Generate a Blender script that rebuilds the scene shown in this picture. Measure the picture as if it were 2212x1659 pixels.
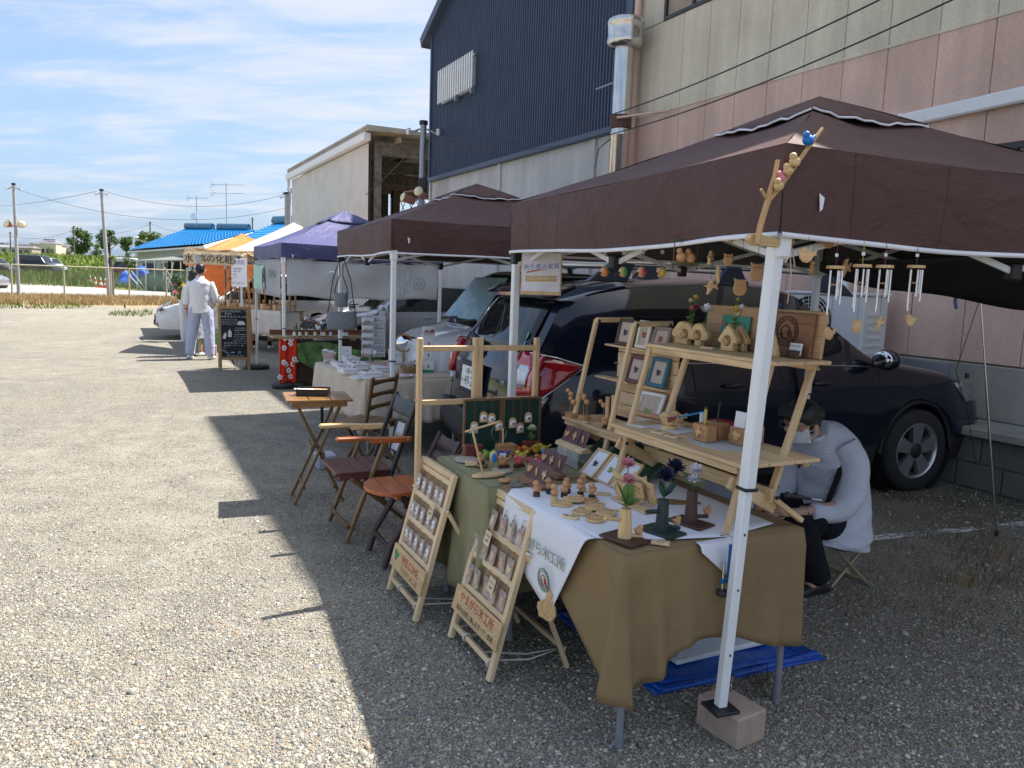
import bpy,math,random
import numpy as np
from math import sin,cos,pi,radians,atan2,sqrt
from mathutils import Vector,Matrix,Euler
for _o in list(bpy.data.objects):
 bpy.data.objects.remove(_o)
scene=bpy.context.scene
COL=scene.collection
RND=random.Random(7)
# ------ camera
PITCH,ROLL,CAMH=radians(7.6),radians(2.0),1.62
cam_d=bpy.data.cameras.new('camera')
cam_d.sensor_width=36.0
cam_d.lens=36.0*3028/4032
cam_d.clip_start=0.05
cam_d.clip_end=6000
cam=bpy.data.objects.new('camera',cam_d)
COL.objects.link(cam)
_F=Vector((0,cos(PITCH),-sin(PITCH)))
_X0=Vector((1,0,0))
_U0=_X0.cross(_F)
_X=_X0*cos(ROLL)+_U0*sin(ROLL)
_U=-_X0*sin(ROLL)+_U0*cos(ROLL)
_M=Matrix((_X,_U,-_F)).transposed().to_4x4()
_M.translation=(0,0,CAMH)
cam.matrix_world=_M
scene.camera=cam
# ------ light
SUN_TO=Vector((0.50,0.34,1.0)).normalized()
SUN_EL=math.asin(SUN_TO.z)
SUN_AZ=atan2(SUN_TO.x,SUN_TO.y)
world=bpy.data.worlds.new('World')
scene.world=world
world.use_nodes=True
SKY_STRENGTH=0.094
SUN_STRENGTH=4.1
EXPOSURE=1.38
scene.view_settings.view_transform='Standard'
scene.view_settings.look='None'
scene.view_settings.exposure=EXPOSURE
scene.view_settings.gamma=1.0
scene.view_settings.use_curve_mapping=False
scene.render.resolution_x=1024
scene.render.resolution_y=768
def build_world():
 nt=world.node_tree
 nt.nodes.clear()
 N=nt.nodes.new
 L=nt.links.new
 out=N('ShaderNodeOutputWorld')
 bg=N('ShaderNodeBackground')
 bg.inputs['Strength'].default_value=SKY_STRENGTH
 sky=N('ShaderNodeTexSky')
 sky.sky_type='NISHITA'
 sky.sun_disc=False
 sky.sun_elevation=SUN_EL
 sky.sun_rotation=SUN_AZ
 sky.altitude=50
 sky.air_density=1.0
 sky.dust_density=2.2
 sky.ozone_density=1.2
 tc=N('ShaderNodeTexCoord')
 sep=N('ShaderNodeSeparateXYZ')
 L(tc.outputs['Generated'],sep.inputs[0])
 zz=N('ShaderNodeMath');zz.operation='MAXIMUM';zz.inputs[1].default_value=0.0
 L(sep.outputs['Z'],zz.inputs[0])
 za=N('ShaderNodeMath');za.operation='ADD';za.inputs[1].default_value=0.16
 L(zz.outputs[0],za.inputs[0])
 dx=N('ShaderNodeMath');dx.operation='DIVIDE'
 dy=N('ShaderNodeMath');dy.operation='DIVIDE'
 L(sep.outputs['X'],dx.inputs[0]);L(za.outputs[0],dx.inputs[1])
 L(sep.outputs['Y'],dy.inputs[0]);L(za.outputs[0],dy.inputs[1])
 cmb=N('ShaderNodeCombineXYZ')
 L(dx.outputs[0],cmb.inputs[0]);L(dy.outputs[0],cmb.inputs[1])
 def noise(scale,detail,rough,loc,rot,sc,dist=0.0):
  mp=N('ShaderNodeMapping')
  mp.inputs['Location'].default_value=loc
  mp.inputs['Rotation'].default_value=(0,0,rot)
  mp.inputs['Scale'].default_value=sc
  L(cmb.outputs[0],mp.inputs[0])
  n=N('ShaderNodeTexNoise')
  n.inputs['Scale'].default_value=scale
  n.inputs['Detail'].default_value=detail
  n.inputs['Roughness'].default_value=rough
  n.inputs['Distortion'].default_value=dist
  L(mp.outputs[0],n.inputs['Vector'])
  return n.outputs['Fac']
 big=noise(0.9,3,0.5,(0.55,0.2,0),0.5,(0.8,1.7,1),0.3)
 fine=noise(2.6,9,0.62,(3.1,1.7,0),0.45,(0.75,1.9,1),0.5)
 add=N('ShaderNodeMath');add.operation='MULTIPLY_ADD'
 L(big,add.inputs[0]);add.inputs[1].default_value=1.15
 L(fine,add.inputs[2])
 ramp=N('ShaderNodeValToRGB')
 ramp.color_ramp.interpolation='EASE'
 ramp.color_ramp.elements[0].position=0.93
 ramp.color_ramp.elements[0].color=(0,0,0,1)
 ramp.color_ramp.elements[1].position=1.0
 ramp.color_ramp.elements[1].color=(1,1,1,1)
 sc=N('ShaderNodeMapRange')
 sc.inputs['From Min'].default_value=0.84
 sc.inputs['From Max'].default_value=1.36
 L(add.outputs[0],sc.inputs['Value'])
 ramp.color_ramp.elements[0].position=0.12
 ramp.color_ramp.elements[1].position=0.95
 L(sc.outputs[0],ramp.inputs[0])
 hz=N('ShaderNodeMapRange')
 hz.inputs['From Min'].default_value=0.0
 hz.inputs['From Max'].default_value=0.55
 hz.inputs['To Min'].default_value=0.62
 hz.inputs['To Max'].default_value=0.30
 L(zz.outputs[0],hz.inputs['Value'])
 veil=N('ShaderNodeMix');veil.data_type='RGBA'
 L(hz.outputs[0],veil.inputs[0])
 L(sky.outputs[0],veil.inputs[6])
 veil.inputs[7].default_value=(1.42,2.25,3.65,1)
 mix=N('ShaderNodeMix');mix.data_type='RGBA'
 mul=N('ShaderNodeMath');mul.operation='MULTIPLY';mul.inputs[1].default_value=0.88
 L(ramp.outputs[0],mul.inputs[0])
 L(mul.outputs[0],mix.inputs[0])
 L(veil.outputs[2],mix.inputs[6])
 mix.inputs[7].default_value=(3.4,3.6,3.95,1)
 L(mix.outputs[2],bg.inputs['Color'])
 L(bg.outputs[0],out.inputs['Surface'])
build_world()
sun_d=bpy.data.lights.new('sun','SUN')
sun_d.energy=SUN_STRENGTH
sun_d.angle=radians(0.53)
sun_d.color=(1.0,0.955,0.88)
sun=bpy.data.objects.new('sun',sun_d)
COL.objects.link(sun)
sun.rotation_euler=SUN_TO.to_track_quat('Z','Y').to_euler()
sun.location=(20,20,40)
# ------ pixel helpers (photo 2212 x 1659 -> place)
PF=3028*2212/4032
def ray(u,v):
 return _F+_X*((u-1106)/PF)-_U*((v-829.5)/PF)
def gz(u,v,z=0.0):
 d=ray(u,v)
 return Vector((0,0,CAMH))+d*((z-CAMH)/d.z)
def gy(u,v,y):
 d=ray(u,v)
 return Vector((0,0,CAMH))+d*(y/d.y)
 # ------ materials
MATS={}
def newmat(name):
 m=bpy.data.materials.new(name)
 m.use_nodes=True
 b=m.node_tree.nodes['Principled BSDF']
 return m,m.node_tree,b
def setc(b,c):
 b.inputs['Base Color'].default_value=(c[0],c[1],c[2],1)
def coords(nt,kind,scale=(1,1,1),rot=(0,0,0)):
 if kind=='gc':
  a=nt.nodes.new('ShaderNodeAttribute')
  a.attribute_name='gc'
  src=a.outputs['Vector']
 elif kind=='world':
  g=nt.nodes.new('ShaderNodeNewGeometry')
  src=g.outputs['Position']
 else:
  t=nt.nodes.new('ShaderNodeTexCoord')
  src=t.outputs[kind]
 mp=nt.nodes.new('ShaderNodeMapping')
 mp.inputs['Scale'].default_value=scale
 mp.inputs['Rotation'].default_value=rot
 nt.links.new(src,mp.inputs[0])
 return mp.outputs[0]
def tex_noise(nt,vec,scale,detail=4,rough=0.55,dist=0.0):
 n=nt.nodes.new('ShaderNodeTexNoise')
 n.inputs['Scale'].default_value=scale
 n.inputs['Detail'].default_value=detail
 n.inputs['Roughness'].default_value=rough
 n.inputs['Distortion'].default_value=dist
 nt.links.new(vec,n.inputs['Vector'])
 return n
def ramp(nt,fac,stops):
 r=nt.nodes.new('ShaderNodeValToRGB')
 els=r.color_ramp.elements
 while len(els)<len(stops):
  els.new(0.5)
 for el,(p,c)in zip(els,stops):
  el.position=p
  el.color=(c[0],c[1],c[2],1)
 nt.links.new(fac,r.inputs[0])
 return r.outputs[0]
def mixc(nt,fac,a,b,mode='MIX'):
 m=nt.nodes.new('ShaderNodeMix')
 m.data_type='RGBA'
 m.blend_type=mode
 for sock,val in((0,fac),(6,a),(7,b)):
  if isinstance(val,(int,float)):
   m.inputs[sock].default_value=val
  elif isinstance(val,(tuple,list)):
   m.inputs[sock].default_value=(val[0],val[1],val[2],1)
  else:
   nt.links.new(val,m.inputs[sock])
 return m.outputs[2]
def bump(nt,b,height,strength=0.3,dist=0.01):
 bp=nt.nodes.new('ShaderNodeBump')
 bp.inputs['Strength'].default_value=strength
 bp.inputs['Distance'].default_value=dist
 nt.links.new(height,bp.inputs['Height'])
 nt.links.new(bp.outputs[0],b.inputs['Normal'])
 return bp
def plain(name,c,rough=0.6,metal=0.0,var=0.12,vs=9.0,bs=0.0,bscale=60,bdist=0.004,kind='Object',spec=0.5,coat=0.0,transm=0.0,ior=1.45,alpha=1.0):
 if name in MATS:
  return MATS[name]
 m,nt,b=newmat(name)
 b.inputs['Roughness'].default_value=rough
 b.inputs['Metallic'].default_value=metal
 b.inputs['Specular IOR Level'].default_value=spec
 b.inputs['Coat Weight'].default_value=coat
 b.inputs['Transmission Weight'].default_value=transm
 b.inputs['IOR'].default_value=ior
 b.inputs['Alpha'].default_value=alpha
 setc(b,c)
 if var>0 or bs>0:
  v=coords(nt,kind)
 if var>0:
  n=tex_noise(nt,v,vs,5,0.6)
  lo=tuple(x*(1-var)for x in c)
  hi=tuple(min(1,x*(1+var))for x in c)
  nt.links.new(ramp(nt,n.outputs['Fac'],[(0.3,lo),(0.7,hi)]),b.inputs['Base Color'])
 if bs>0:
  n2=tex_noise(nt,v,bscale,4,0.6)
  bump(nt,b,n2.outputs['Fac'],bs,bdist)
 MATS[name]=m
 return m
def wood(name,c,dark=0.62,rough=0.55,scale=1.0,coat=0.0,contrast=1.0):
 if name in MATS:
  return MATS[name]
 m,nt,b=newmat(name)
 v=coords(nt,'gc',(2.2*scale,26*scale,26*scale))
 n=tex_noise(nt,v,1.6,5,0.6,1.4)
 v2=coords(nt,'gc',(6*scale,160*scale,160*scale))
 n2=tex_noise(nt,v2,1.0,3,0.6)
 d=tuple(x*(1-(1-dark)*contrast)for x in c)
 g1=ramp(nt,n.outputs['Fac'],[(0.28,d),(0.5,c),(0.72,tuple(min(1,x*1.12)for x in c))])
 g2=ramp(nt,n2.outputs['Fac'],[(0.35,(0.82,0.80,0.78)),(0.6,(1,1,1))])
 v3=coords(nt,'gc',(0.9,0.9,0.9))
 n3=tex_noise(nt,v3,2.0,2,0.5)
 g3=ramp(nt,n3.outputs['Fac'],[(0.35,(0.86,0.84,0.82)),(0.65,(1.06,1.06,1.06))])
 col=mixc(nt,1.0,mixc(nt,1.0,g1,g2,'MULTIPLY'),g3,'MULTIPLY')
 nt.links.new(col,b.inputs['Base Color'])
 b.inputs['Roughness'].default_value=rough
 b.inputs['Coat Weight'].default_value=coat
 bump(nt,b,n2.outputs['Fac'],0.25,0.0012)
 MATS[name]=m
 return m
def fabric(name,c,rough=0.85,wr=0.5,wscale=3.0,var=0.10,weave=True,sheen=0.0,wdist=0.03,spec=0.25):
 if name in MATS:
  return MATS[name]
 m,nt,b=newmat(name)
 v=coords(nt,'Object')
 n=tex_noise(nt,v,wscale,6,0.62,0.8)
 lo=tuple(x*(1-var)for x in c)
 hi=tuple(min(1,x*(1+var))for x in c)
 nt.links.new(ramp(nt,n.outputs['Fac'],[(0.3,lo),(0.7,hi)]),b.inputs['Base Color'])
 b.inputs['Roughness'].default_value=rough
 b.inputs['Sheen Weight'].default_value=sheen
 b.inputs['Specular IOR Level'].default_value=spec
 n2=tex_noise(nt,v,wscale*2.1,5,0.55,1.2)
 bp=bump(nt,b,n2.outputs['Fac'],wr,wdist)
 if weave:
  n3=tex_noise(nt,v,420,2,0.5)
  bp2=nt.nodes.new('ShaderNodeBump')
  bp2.inputs['Strength'].default_value=0.2
  bp2.inputs['Distance'].default_value=0.001
  nt.links.new(n3.outputs['Fac'],bp2.inputs['Height'])
  nt.links.new(bp.outputs[0],bp2.inputs['Normal'])
  nt.links.new(bp2.outputs[0],b.inputs['Normal'])
 MATS[name]=m
 return m
 # ------ objects
def tag(o,label=None,cat=None,group=None,kind=None):
 if label:o['label']=label
 if cat:o['category']=cat
 if group:o['group']=group
 if kind:o['kind']=kind
 return o
def thing(name,label,cat,loc=(0,0,0),rz=0.0,group=None,rot=None,parent=None):
 o=bpy.data.objects.new(name,None)
 o.empty_display_size=0.1
 COL.objects.link(o)
 o.location=loc
 o.rotation_euler=rot if rot else(0,0,rz)
 if parent:o.parent=parent
 return tag(o,label,cat,group)
def put(me,name,parent=None,loc=(0,0,0),rot=(0,0,0),scale=(1,1,1)):
 o=bpy.data.objects.new(name,me)
 COL.objects.link(o)
 o.location=loc
 o.rotation_euler=rot
 o.scale=scale
 if parent:o.parent=parent
 return o
def dup(o,loc=None,rot=None,label=None,scale=None,parent=None):
 c=o.copy()
 COL.objects.link(c)
 if loc is not None:c.location=loc
 if rot is not None:c.rotation_euler=rot
 if scale is not None:c.scale=scale
 if parent is not None:c.parent=parent
 if label:c['label']=label
 for ch in o.children:
  dup(ch,parent=c)
 return c
def basis(xd,up=(0,0,1)):
 x=Vector(xd).normalized()
 u=Vector(up)
 y=u.cross(x)
 if y.length<1e-5:
  y=Vector((0,1,0)).cross(x)
  if y.length<1e-5:
   y=Vector((1,0,0)).cross(x)
 y.normalize()
 z=x.cross(y)
 return Matrix((x,y,z)).transposed()
def TR(loc=(0,0,0),rz=0.0,rx=0.0,ry=0.0):
 return Matrix.Translation(loc)@Euler((rx,ry,rz)).to_matrix().to_4x4()
class MB:
 def __init__(s):
  s.v=[];s.f=[];s.g=[];s.sm=[];s.mi=[]
 def add(s,vs,fs,smooth=False,gc=None,M=None,mi=0):
  o=len(s.v)
  off=(RND.uniform(-9,9),RND.uniform(-9,9),RND.uniform(-9,9))
  if gc is None:gc=vs
  for p in vs:
   s.v.append(tuple(M@Vector(p))if M is not None else tuple(p))
  for p in gc:
   s.g.append((p[0]+off[0],p[1]+off[1],p[2]+off[2]))
  for q in fs:
   s.f.append(tuple(i+o for i in q))
   s.sm.append(smooth);s.mi.append(mi)
  return s
 def box(s,c,d,M=None,ch=0.0,mi=0,R=None):
  hx,hy,hz=d[0]/2,d[1]/2,d[2]/2
  if ch>0:
   ch=min(ch,hx*.45,hy*.45,hz*.45)
   vs=[];idx={}
   for sx in(-1,1):
    for sy in(-1,1):
     for sz in(-1,1):
      for k in range(3):
       p=[sx*hx,sy*hy,sz*hz]
       for j in range(3):
        if j!=k:p[j]-=(sx,sy,sz)[j]*ch
       idx[(sx,sy,sz,k)]=len(vs);vs.append(tuple(p))
   fs=[]
   for k in range(3):
    a,b=[(1,2),(2,0),(0,1)][k]
    for sg in(-1,1):
     q=[]
     for(p1,p2)in((-1,-1),(1,-1),(1,1),(-1,1)):
      t=[0,0,0];t[k]=sg;t[a]=p1;t[b]=p2
      q.append(idx[(t[0],t[1],t[2],k)])
     fs.append(tuple(q if sg>0 else q[::-1]))
   for k in range(3):
    a,b=[(1,2),(2,0),(0,1)][k]
    for p1 in(-1,1):
     for p2 in(-1,1):
      q=[]
      for sg,w in((-1,a),(1,a),(1,b),(-1,b)):
       t=[0,0,0];t[k]=sg;t[a]=p1;t[b]=p2
       q.append(idx[(t[0],t[1],t[2],w)])
      fs.append(tuple(q if p1*p2>0 else q[::-1]))
   for sx in(-1,1):
    for sy in(-1,1):
     for sz in(-1,1):
      q=[idx[(sx,sy,sz,k)]for k in range(3)]
      fs.append(tuple(q if sx*sy*sz>0 else q[::-1]))
  else:
   vs=[(x,y,z)for x in(-hx,hx)for y in(-hy,hy)for z in(-hz,hz)]
   fs=[(0,1,3,2),(4,6,7,5),(0,4,5,1),(2,3,7,6),(0,2,6,4),(1,5,7,3)]
  order=sorted(range(3),key=lambda k:-d[k])
  gc=[(p[order[0]],p[order[1]],p[order[2]])for p in vs]
  T=Matrix.Translation(c)
  if R is not None:T=T@R.to_4x4()
  if M is not None:T=M@T
  return s.add(vs,fs,False,gc,T,mi)
 def bar(s,p,q,w,t,up=(0,0,1),ch=0.002,mi=0,M=None,ext=0.0):
  p=Vector(p);q=Vector(q)
  d=q-p
  B=basis(d,up)
  return s.box((p+q)/2,(d.length+2*ext,w,t),M,ch,mi,B)
 def tube(s,pts,r,n=8,caps=True,M=None,mi=0,smooth=True,flat=1.0):
  pts=[Vector(p)for p in pts]
  k=len(pts)
  rr=r if isinstance(r,(list,tuple))else[r]*k
  vs=[];gc=[];run=0.0
  prev=None
  for i,p in enumerate(pts):
   d=(pts[min(i+1,k-1)]-pts[max(i-1,0)])
   B=basis(d,(0,0,1)if abs(d.normalized().z)<.95 else(0,1,0))
   if prev is not None:
    y=prev-B.col[0]*prev.dot(B.col[0])
    if y.length>1e-6:
     y.normalize()
     z=B.col[0].cross(y)
     B=Matrix((B.col[0],y,z)).transposed()
   prev=Vector(B.col[1])
   if i:run+=(p-pts[i-1]).length
   for j in range(n):
    a=2*pi*j/n+pi/n
    vs.append(p+B.col[1]*(cos(a)*rr[i])+B.col[2]*(sin(a)*rr[i]*flat))
    gc.append((run,cos(a)*rr[i],sin(a)*rr[i]))
  fs=[]
  for i in range(k-1):
   for j in range(n):
    a,b=i*n+j,i*n+(j+1)%n
    fs.append((a,b,b+n,a+n))
  s.add(vs,fs,smooth,gc,M,mi)
  if caps:
   s.add([vs[j]for j in range(n)],[tuple(range(n-1,-1,-1))],False,[gc[j]for j in range(n)],M,mi)
   s.add([vs[(k-1)*n+j]for j in range(n)],[tuple(range(n))],False,[gc[(k-1)*n+j]for j in range(n)],M,mi)
  return s
 def lathe(s,prof,n=16,M=None,mi=0,smooth=True,sy=1.0,caps=True):
  vs=[];fs=[]
  for(r,z)in prof:
   for j in range(n):
    a=2*pi*j/n
    vs.append((r*cos(a),r*sin(a)*sy,z))
  for i in range(len(prof)-1):
   for j in range(n):
    a,b=i*n+j,i*n+(j+1)%n
    fs.append((a,b,b+n,a+n))
  gc=[(p[2],p[0],p[1])for p in vs]
  s.add(vs,fs,smooth,gc,M,mi)
  for i,rev in((0,True),(len(prof)-1,False)):
   if caps and prof[i][0]>1e-6:
    q=[vs[i*n+j]for j in range(n)]
    f=tuple(range(n-1,-1,-1))if rev else tuple(range(n))
    s.add(q,[f],False,[(p[2],p[0],p[1])for p in q],M,mi)
  return s
 def ell(s,c,r,n=14,m=8,M=None,mi=0,R=None):
  if isinstance(r,(int,float)):r=(r,r,r)
  vs=[(0,0,-r[2])];fs=[]
  for i in range(1,m):
   t=-pi/2+pi*i/m
   for j in range(n):
    a=2*pi*j/n
    vs.append((r[0]*cos(t)*cos(a),r[1]*cos(t)*sin(a),r[2]*sin(t)))
  vs.append((0,0,r[2]))
  for j in range(n):
   fs.append((0,1+(j+1)%n,1+j))
   fs.append((len(vs)-1,1+(m-2)*n+j,1+(m-2)*n+(j+1)%n))
  for i in range(m-2):
   for j in range(n):
    a,b=1+i*n+j,1+i*n+(j+1)%n
    fs.append((a,b,b+n,a+n))
  T=Matrix.Translation(c)
  if R is not None:T=T@(R.to_4x4())
  if M is not None:T=M@T
  return s.add(vs,fs,True,None,T,mi)
 def prism(s,out,t,M=None,mi=0,ch=0.0,smooth_side=False):
  a=0.0
  k=len(out)
  for i in range(k):
   x1,z1=out[i];x2,z2=out[(i+1)%k]
   a+=x1*z2-x2*z1
  if a<0:out=out[::-1]
  rings=[]
  if ch>0:
   cx=sum(p[0]for p in out)/k;cz=sum(p[1]for p in out)/k
   ins=[]
   for i in range(k):
    p0,p1,p2=Vector(out[i-1]),Vector(out[i]),Vector(out[(i+1)%k])
    e1=(p1-p0);e2=(p2-p1)
    n1=Vector((-e1.y,e1.x));n2=Vector((-e2.y,e2.x))
    if n1.length:n1.normalize()
    if n2.length:n2.normalize()
    nn=n1+n2
    if nn.length>1e-6:nn.normalize()
    ins.append((p1.x+nn.x*ch,p1.y+nn.y*ch))
   rings=[(ins,-t/2),(out,-t/2+ch),(out,t/2-ch),(ins,t/2)]
  else:
   rings=[(out,-t/2),(out,t/2)]
  vs=[]
  for(o,y)in rings:
   vs+=[(p[0],y,p[1])for p in o]
  fs=[]
  for r in range(len(rings)-1):
   for i in range(k):
    a1,b1=r*k+i,r*k+(i+1)%k
    fs.append((a1,a1+k,b1+k,b1))
  s.add(vs,fs,smooth_side,[(p[0],p[2],p[1])for p in vs],M,mi)
  for r,rev in((0,False),(len(rings)-1,True)):
   q=[(p[0],rings[r][1],p[1])for p in rings[r][0]]
   f=tuple(range(k-1,-1,-1))if rev else tuple(range(k))
   s.add(q,[f],False,[(p[0],p[2],p[1])for p in q],M,mi)
  return s
 def grid(s,fn,nu,nv,smooth=True,M=None,mi=0,wrapu=False,mifn=None):
  vs=[];gc=[]
  for j in range(nv+1):
   for i in range(nu+1 if not wrapu else nu):
    p=fn(i/nu,j/nv)
    vs.append(tuple(p))
  w=nu if wrapu else nu+1
  o=len(s.v)
  fs=[];mis=[]
  for j in range(nv):
   for i in range(nu):
    a=j*w+i;b=j*w+(i+1)%w
    fs.append((a,b,b+w,a+w))
    mis.append(mifn(i,j)if mifn else mi)
  k=len(s.f)
  s.add(vs,fs,smooth,vs,M,mi)
  for i,x in enumerate(mis):s.mi[k+i]=x
  return s
 def mesh(s,name):
  me=bpy.data.meshes.new(name)
  me.from_pydata(s.v,[],s.f)
  at=me.attributes.new('gc','FLOAT_VECTOR','POINT')
  at.data.foreach_set('vector',np.array(s.g,dtype=np.float32).ravel())
  me.polygons.foreach_set('use_smooth',s.sm)
  me.polygons.foreach_set('material_index',s.mi)
  return me
 def build(s,name,mat,parent=None,loc=(0,0,0),rot=(0,0,0),label=None,cat=None,group=None,kind=None):
  me=s.mesh(name)
  for m in(mat if isinstance(mat,(list,tuple))else[mat]):
   me.materials.append(m)
  me.update()
  o=put(me,name,parent,loc,rot)
  return tag(o,label,cat,group,kind)
def solidify(o,t,off=0.0):
 m=o.modifiers.new('thickness','SOLIDIFY')
 m.thickness=t
 m.offset=off
 return o
def text_mesh(body,size,mat,extrude=0.0,align='CENTER',shear=0.0,spacing=1.0):
 cu=bpy.data.curves.new('lettering','FONT')
 cu.body=body
 cu.size=size
 cu.align_x=align
 cu.align_y='CENTER'
 cu.extrude=extrude
 cu.shear=shear
 cu.space_character=spacing
 cu.resolution_u=2
 o=bpy.data.objects.new('lettering',cu)
 COL.objects.link(o)
 dg=bpy.context.evaluated_depsgraph_get()
 me=bpy.data.meshes.new_from_object(o.evaluated_get(dg),depsgraph=dg)
 bpy.data.objects.remove(o)
 bpy.data.curves.remove(cu)
 me.materials.clear()
 me.materials.append(mat)
 return me
def lettering(body,size,mat,parent,M,extrude=0.0004,name='lettering',**k):
 me=text_mesh(body,size,mat,extrude,**k)
 o=put(me,name,parent)
 o.matrix_local=M if isinstance(M,Matrix)else TR(*M)
 return o
def loft(mb,rings,n=16,M=None,mi=0,smooth=True,capa=True,capb=True):
 vs=[]
 for(c,rx,ry,R)in rings:
  c=Vector(c)
  for j in range(n):
   a=2*pi*j/n
   p=Vector((rx*cos(a),ry*sin(a),0))
   if R is not None:p=R@p
   vs.append(c+p)
 fs=[]
 for i in range(len(rings)-1):
  for j in range(n):
   a,b=i*n+j,i*n+(j+1)%n
   fs.append((a,b,b+n,a+n))
 if capa:fs.append(tuple(range(n-1,-1,-1)))
 if capb:fs.append(tuple((len(rings)-1)*n+j for j in range(n)))
 mb.add(vs,fs,smooth,None,M,mi)
 return mb
def lerp(a,b,t):
 return a+(b-a)*t
def curve(xs,ys):
 def f(x):
  if x<=xs[0]:return ys[0]
  if x>=xs[-1]:return ys[-1]
  for i in range(len(xs)-1):
   if x<=xs[i+1]:
    t=(x-xs[i])/(xs[i+1]-xs[i])
    return lerp(ys[i],ys[i+1],t)
  return ys[-1]
 return f
 # ====== ground
def gravel_mat():
 m,nt,b=newmat('gravel')
 v=coords(nt,'world')
 L=nt.links.new
 def voro(scale):
  n=nt.nodes.new('ShaderNodeTexVoronoi')
  n.inputs['Scale'].default_value=scale
  L(v,n.inputs['Vector'])
  return n
 a=voro(110);c=voro(210)
 sepa=nt.nodes.new('ShaderNodeSeparateColor');L(a.outputs['Color'],sepa.inputs[0])
 sepc=nt.nodes.new('ShaderNodeSeparateColor');L(c.outputs['Color'],sepc.inputs[0])
 stops=[(0.0,(0.09,0.086,0.086)),(0.2,(0.19,0.182,0.178)),(0.42,(0.31,0.282,0.245)),(0.62,(0.40,0.355,0.295)),(0.8,(0.33,0.265,0.195)),(0.9,(0.48,0.445,0.395)),(1.0,(0.62,0.60,0.56))]
 ca=ramp(nt,sepa.outputs[0],stops)
 cc=ramp(nt,sepc.outputs[1],stops)
 n1=tex_noise(nt,v,30,3,0.6)
 f=nt.nodes.new('ShaderNodeMath');f.operation='GREATER_THAN';f.inputs[1].default_value=0.53
 L(n1.outputs['Fac'],f.inputs[0])
 col=mixc(nt,f.outputs[0],ca,cc)
 n2=tex_noise(nt,v,0.55,5,0.6,0.5)
 pat=ramp(nt,n2.outputs['Fac'],[(0.3,(0.85,0.87,0.85)),(0.55,(0.99,1.0,0.94)),(0.72,(1.13,1.11,1.0))])
 col=mixc(nt,1.0,col,pat,'MULTIPLY')
 n3=tex_noise(nt,v,3.0,6,0.7)
 df=ramp(nt,n3.outputs['Fac'],[(0.40,(0,0,0)),(0.68,(0.8,0.8,0.8))])
 n6=tex_noise(nt,coords(nt,'world',(1,.35,1),(0,0,.45)),.55,4,.6,.6)
 df2=ramp(nt,n6.outputs['Fac'],[(0.44,(0.25,0.25,0.25)),(0.66,(1,1,1))])
 col=mixc(nt,mixc(nt,1,df,df2,'MULTIPLY'),col,(0.50,0.455,0.375))
 g=nt.nodes.new('ShaderNodeVectorMath');g.operation='DOT_PRODUCT'
 L(v,g.inputs[0]);g.inputs[1].default_value=(0.888,0.46,0)
 mr=nt.nodes.new('ShaderNodeMapRange');mr.inputs['From Min'].default_value=3.4;mr.inputs['From Max'].default_value=5.8
 L(g.outputs['Value'],mr.inputs['Value'])
 n4=tex_noise(nt,v,1.6,6,0.65)
 mm=nt.nodes.new('ShaderNodeMath');mm.operation='MULTIPLY'
 L(mr.outputs[0],mm.inputs[0]);L(n4.outputs['Fac'],mm.inputs[1])
 mf=ramp(nt,mm.outputs[0],[(0.18,(0,0,0)),(0.6,(0.85,0.85,0.85))])
 n5=tex_noise(nt,v,60,3,0.7)
 moss=ramp(nt,n5.outputs['Fac'],[(0.3,(0.035,0.04,0.02)),(0.7,(0.12,0.10,0.06))])
 col=mixc(nt,mf,col,moss)
 L(col,b.inputs['Base Color'])
 b.inputs['Roughness'].default_value=0.92
 b.inputs['Specular IOR Level'].default_value=0.2
 ad=nt.nodes.new('ShaderNodeMath');ad.operation='ADD'
 L(a.outputs['Distance'],ad.inputs[0]);L(c.outputs['Distance'],ad.inputs[1])
 inv=nt.nodes.new('ShaderNodeMath');inv.operation='MULTIPLY';inv.inputs[1].default_value=-1
 L(ad.outputs[0],inv.inputs[0])
 bump(nt,b,inv.outputs[0],0.9,0.012)
 return m
GRAVEL=gravel_mat()
def build_ground():
 mb=MB()
 xs=[-1500,-300,-120,-60]+list(range(-40,41,4))+[60,120,300,1500]
 ys=[-200,-60]+list(range(-20,61,4))+[90,150,400,2500]
 def fn(u,w):
  x=xs[int(round(u*(len(xs)-1)))];y=ys[int(round(w*(len(ys)-1)))]
  return(x,y,0.0)
 mb.grid(fn,len(xs)-1,len(ys)-1,False)
 mb.build('ground',GRAVEL,kind='structure')
build_ground()
def blob_mesh(pts,name,mat,kind='stuff',label=None,cat=None):
 pass
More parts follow.
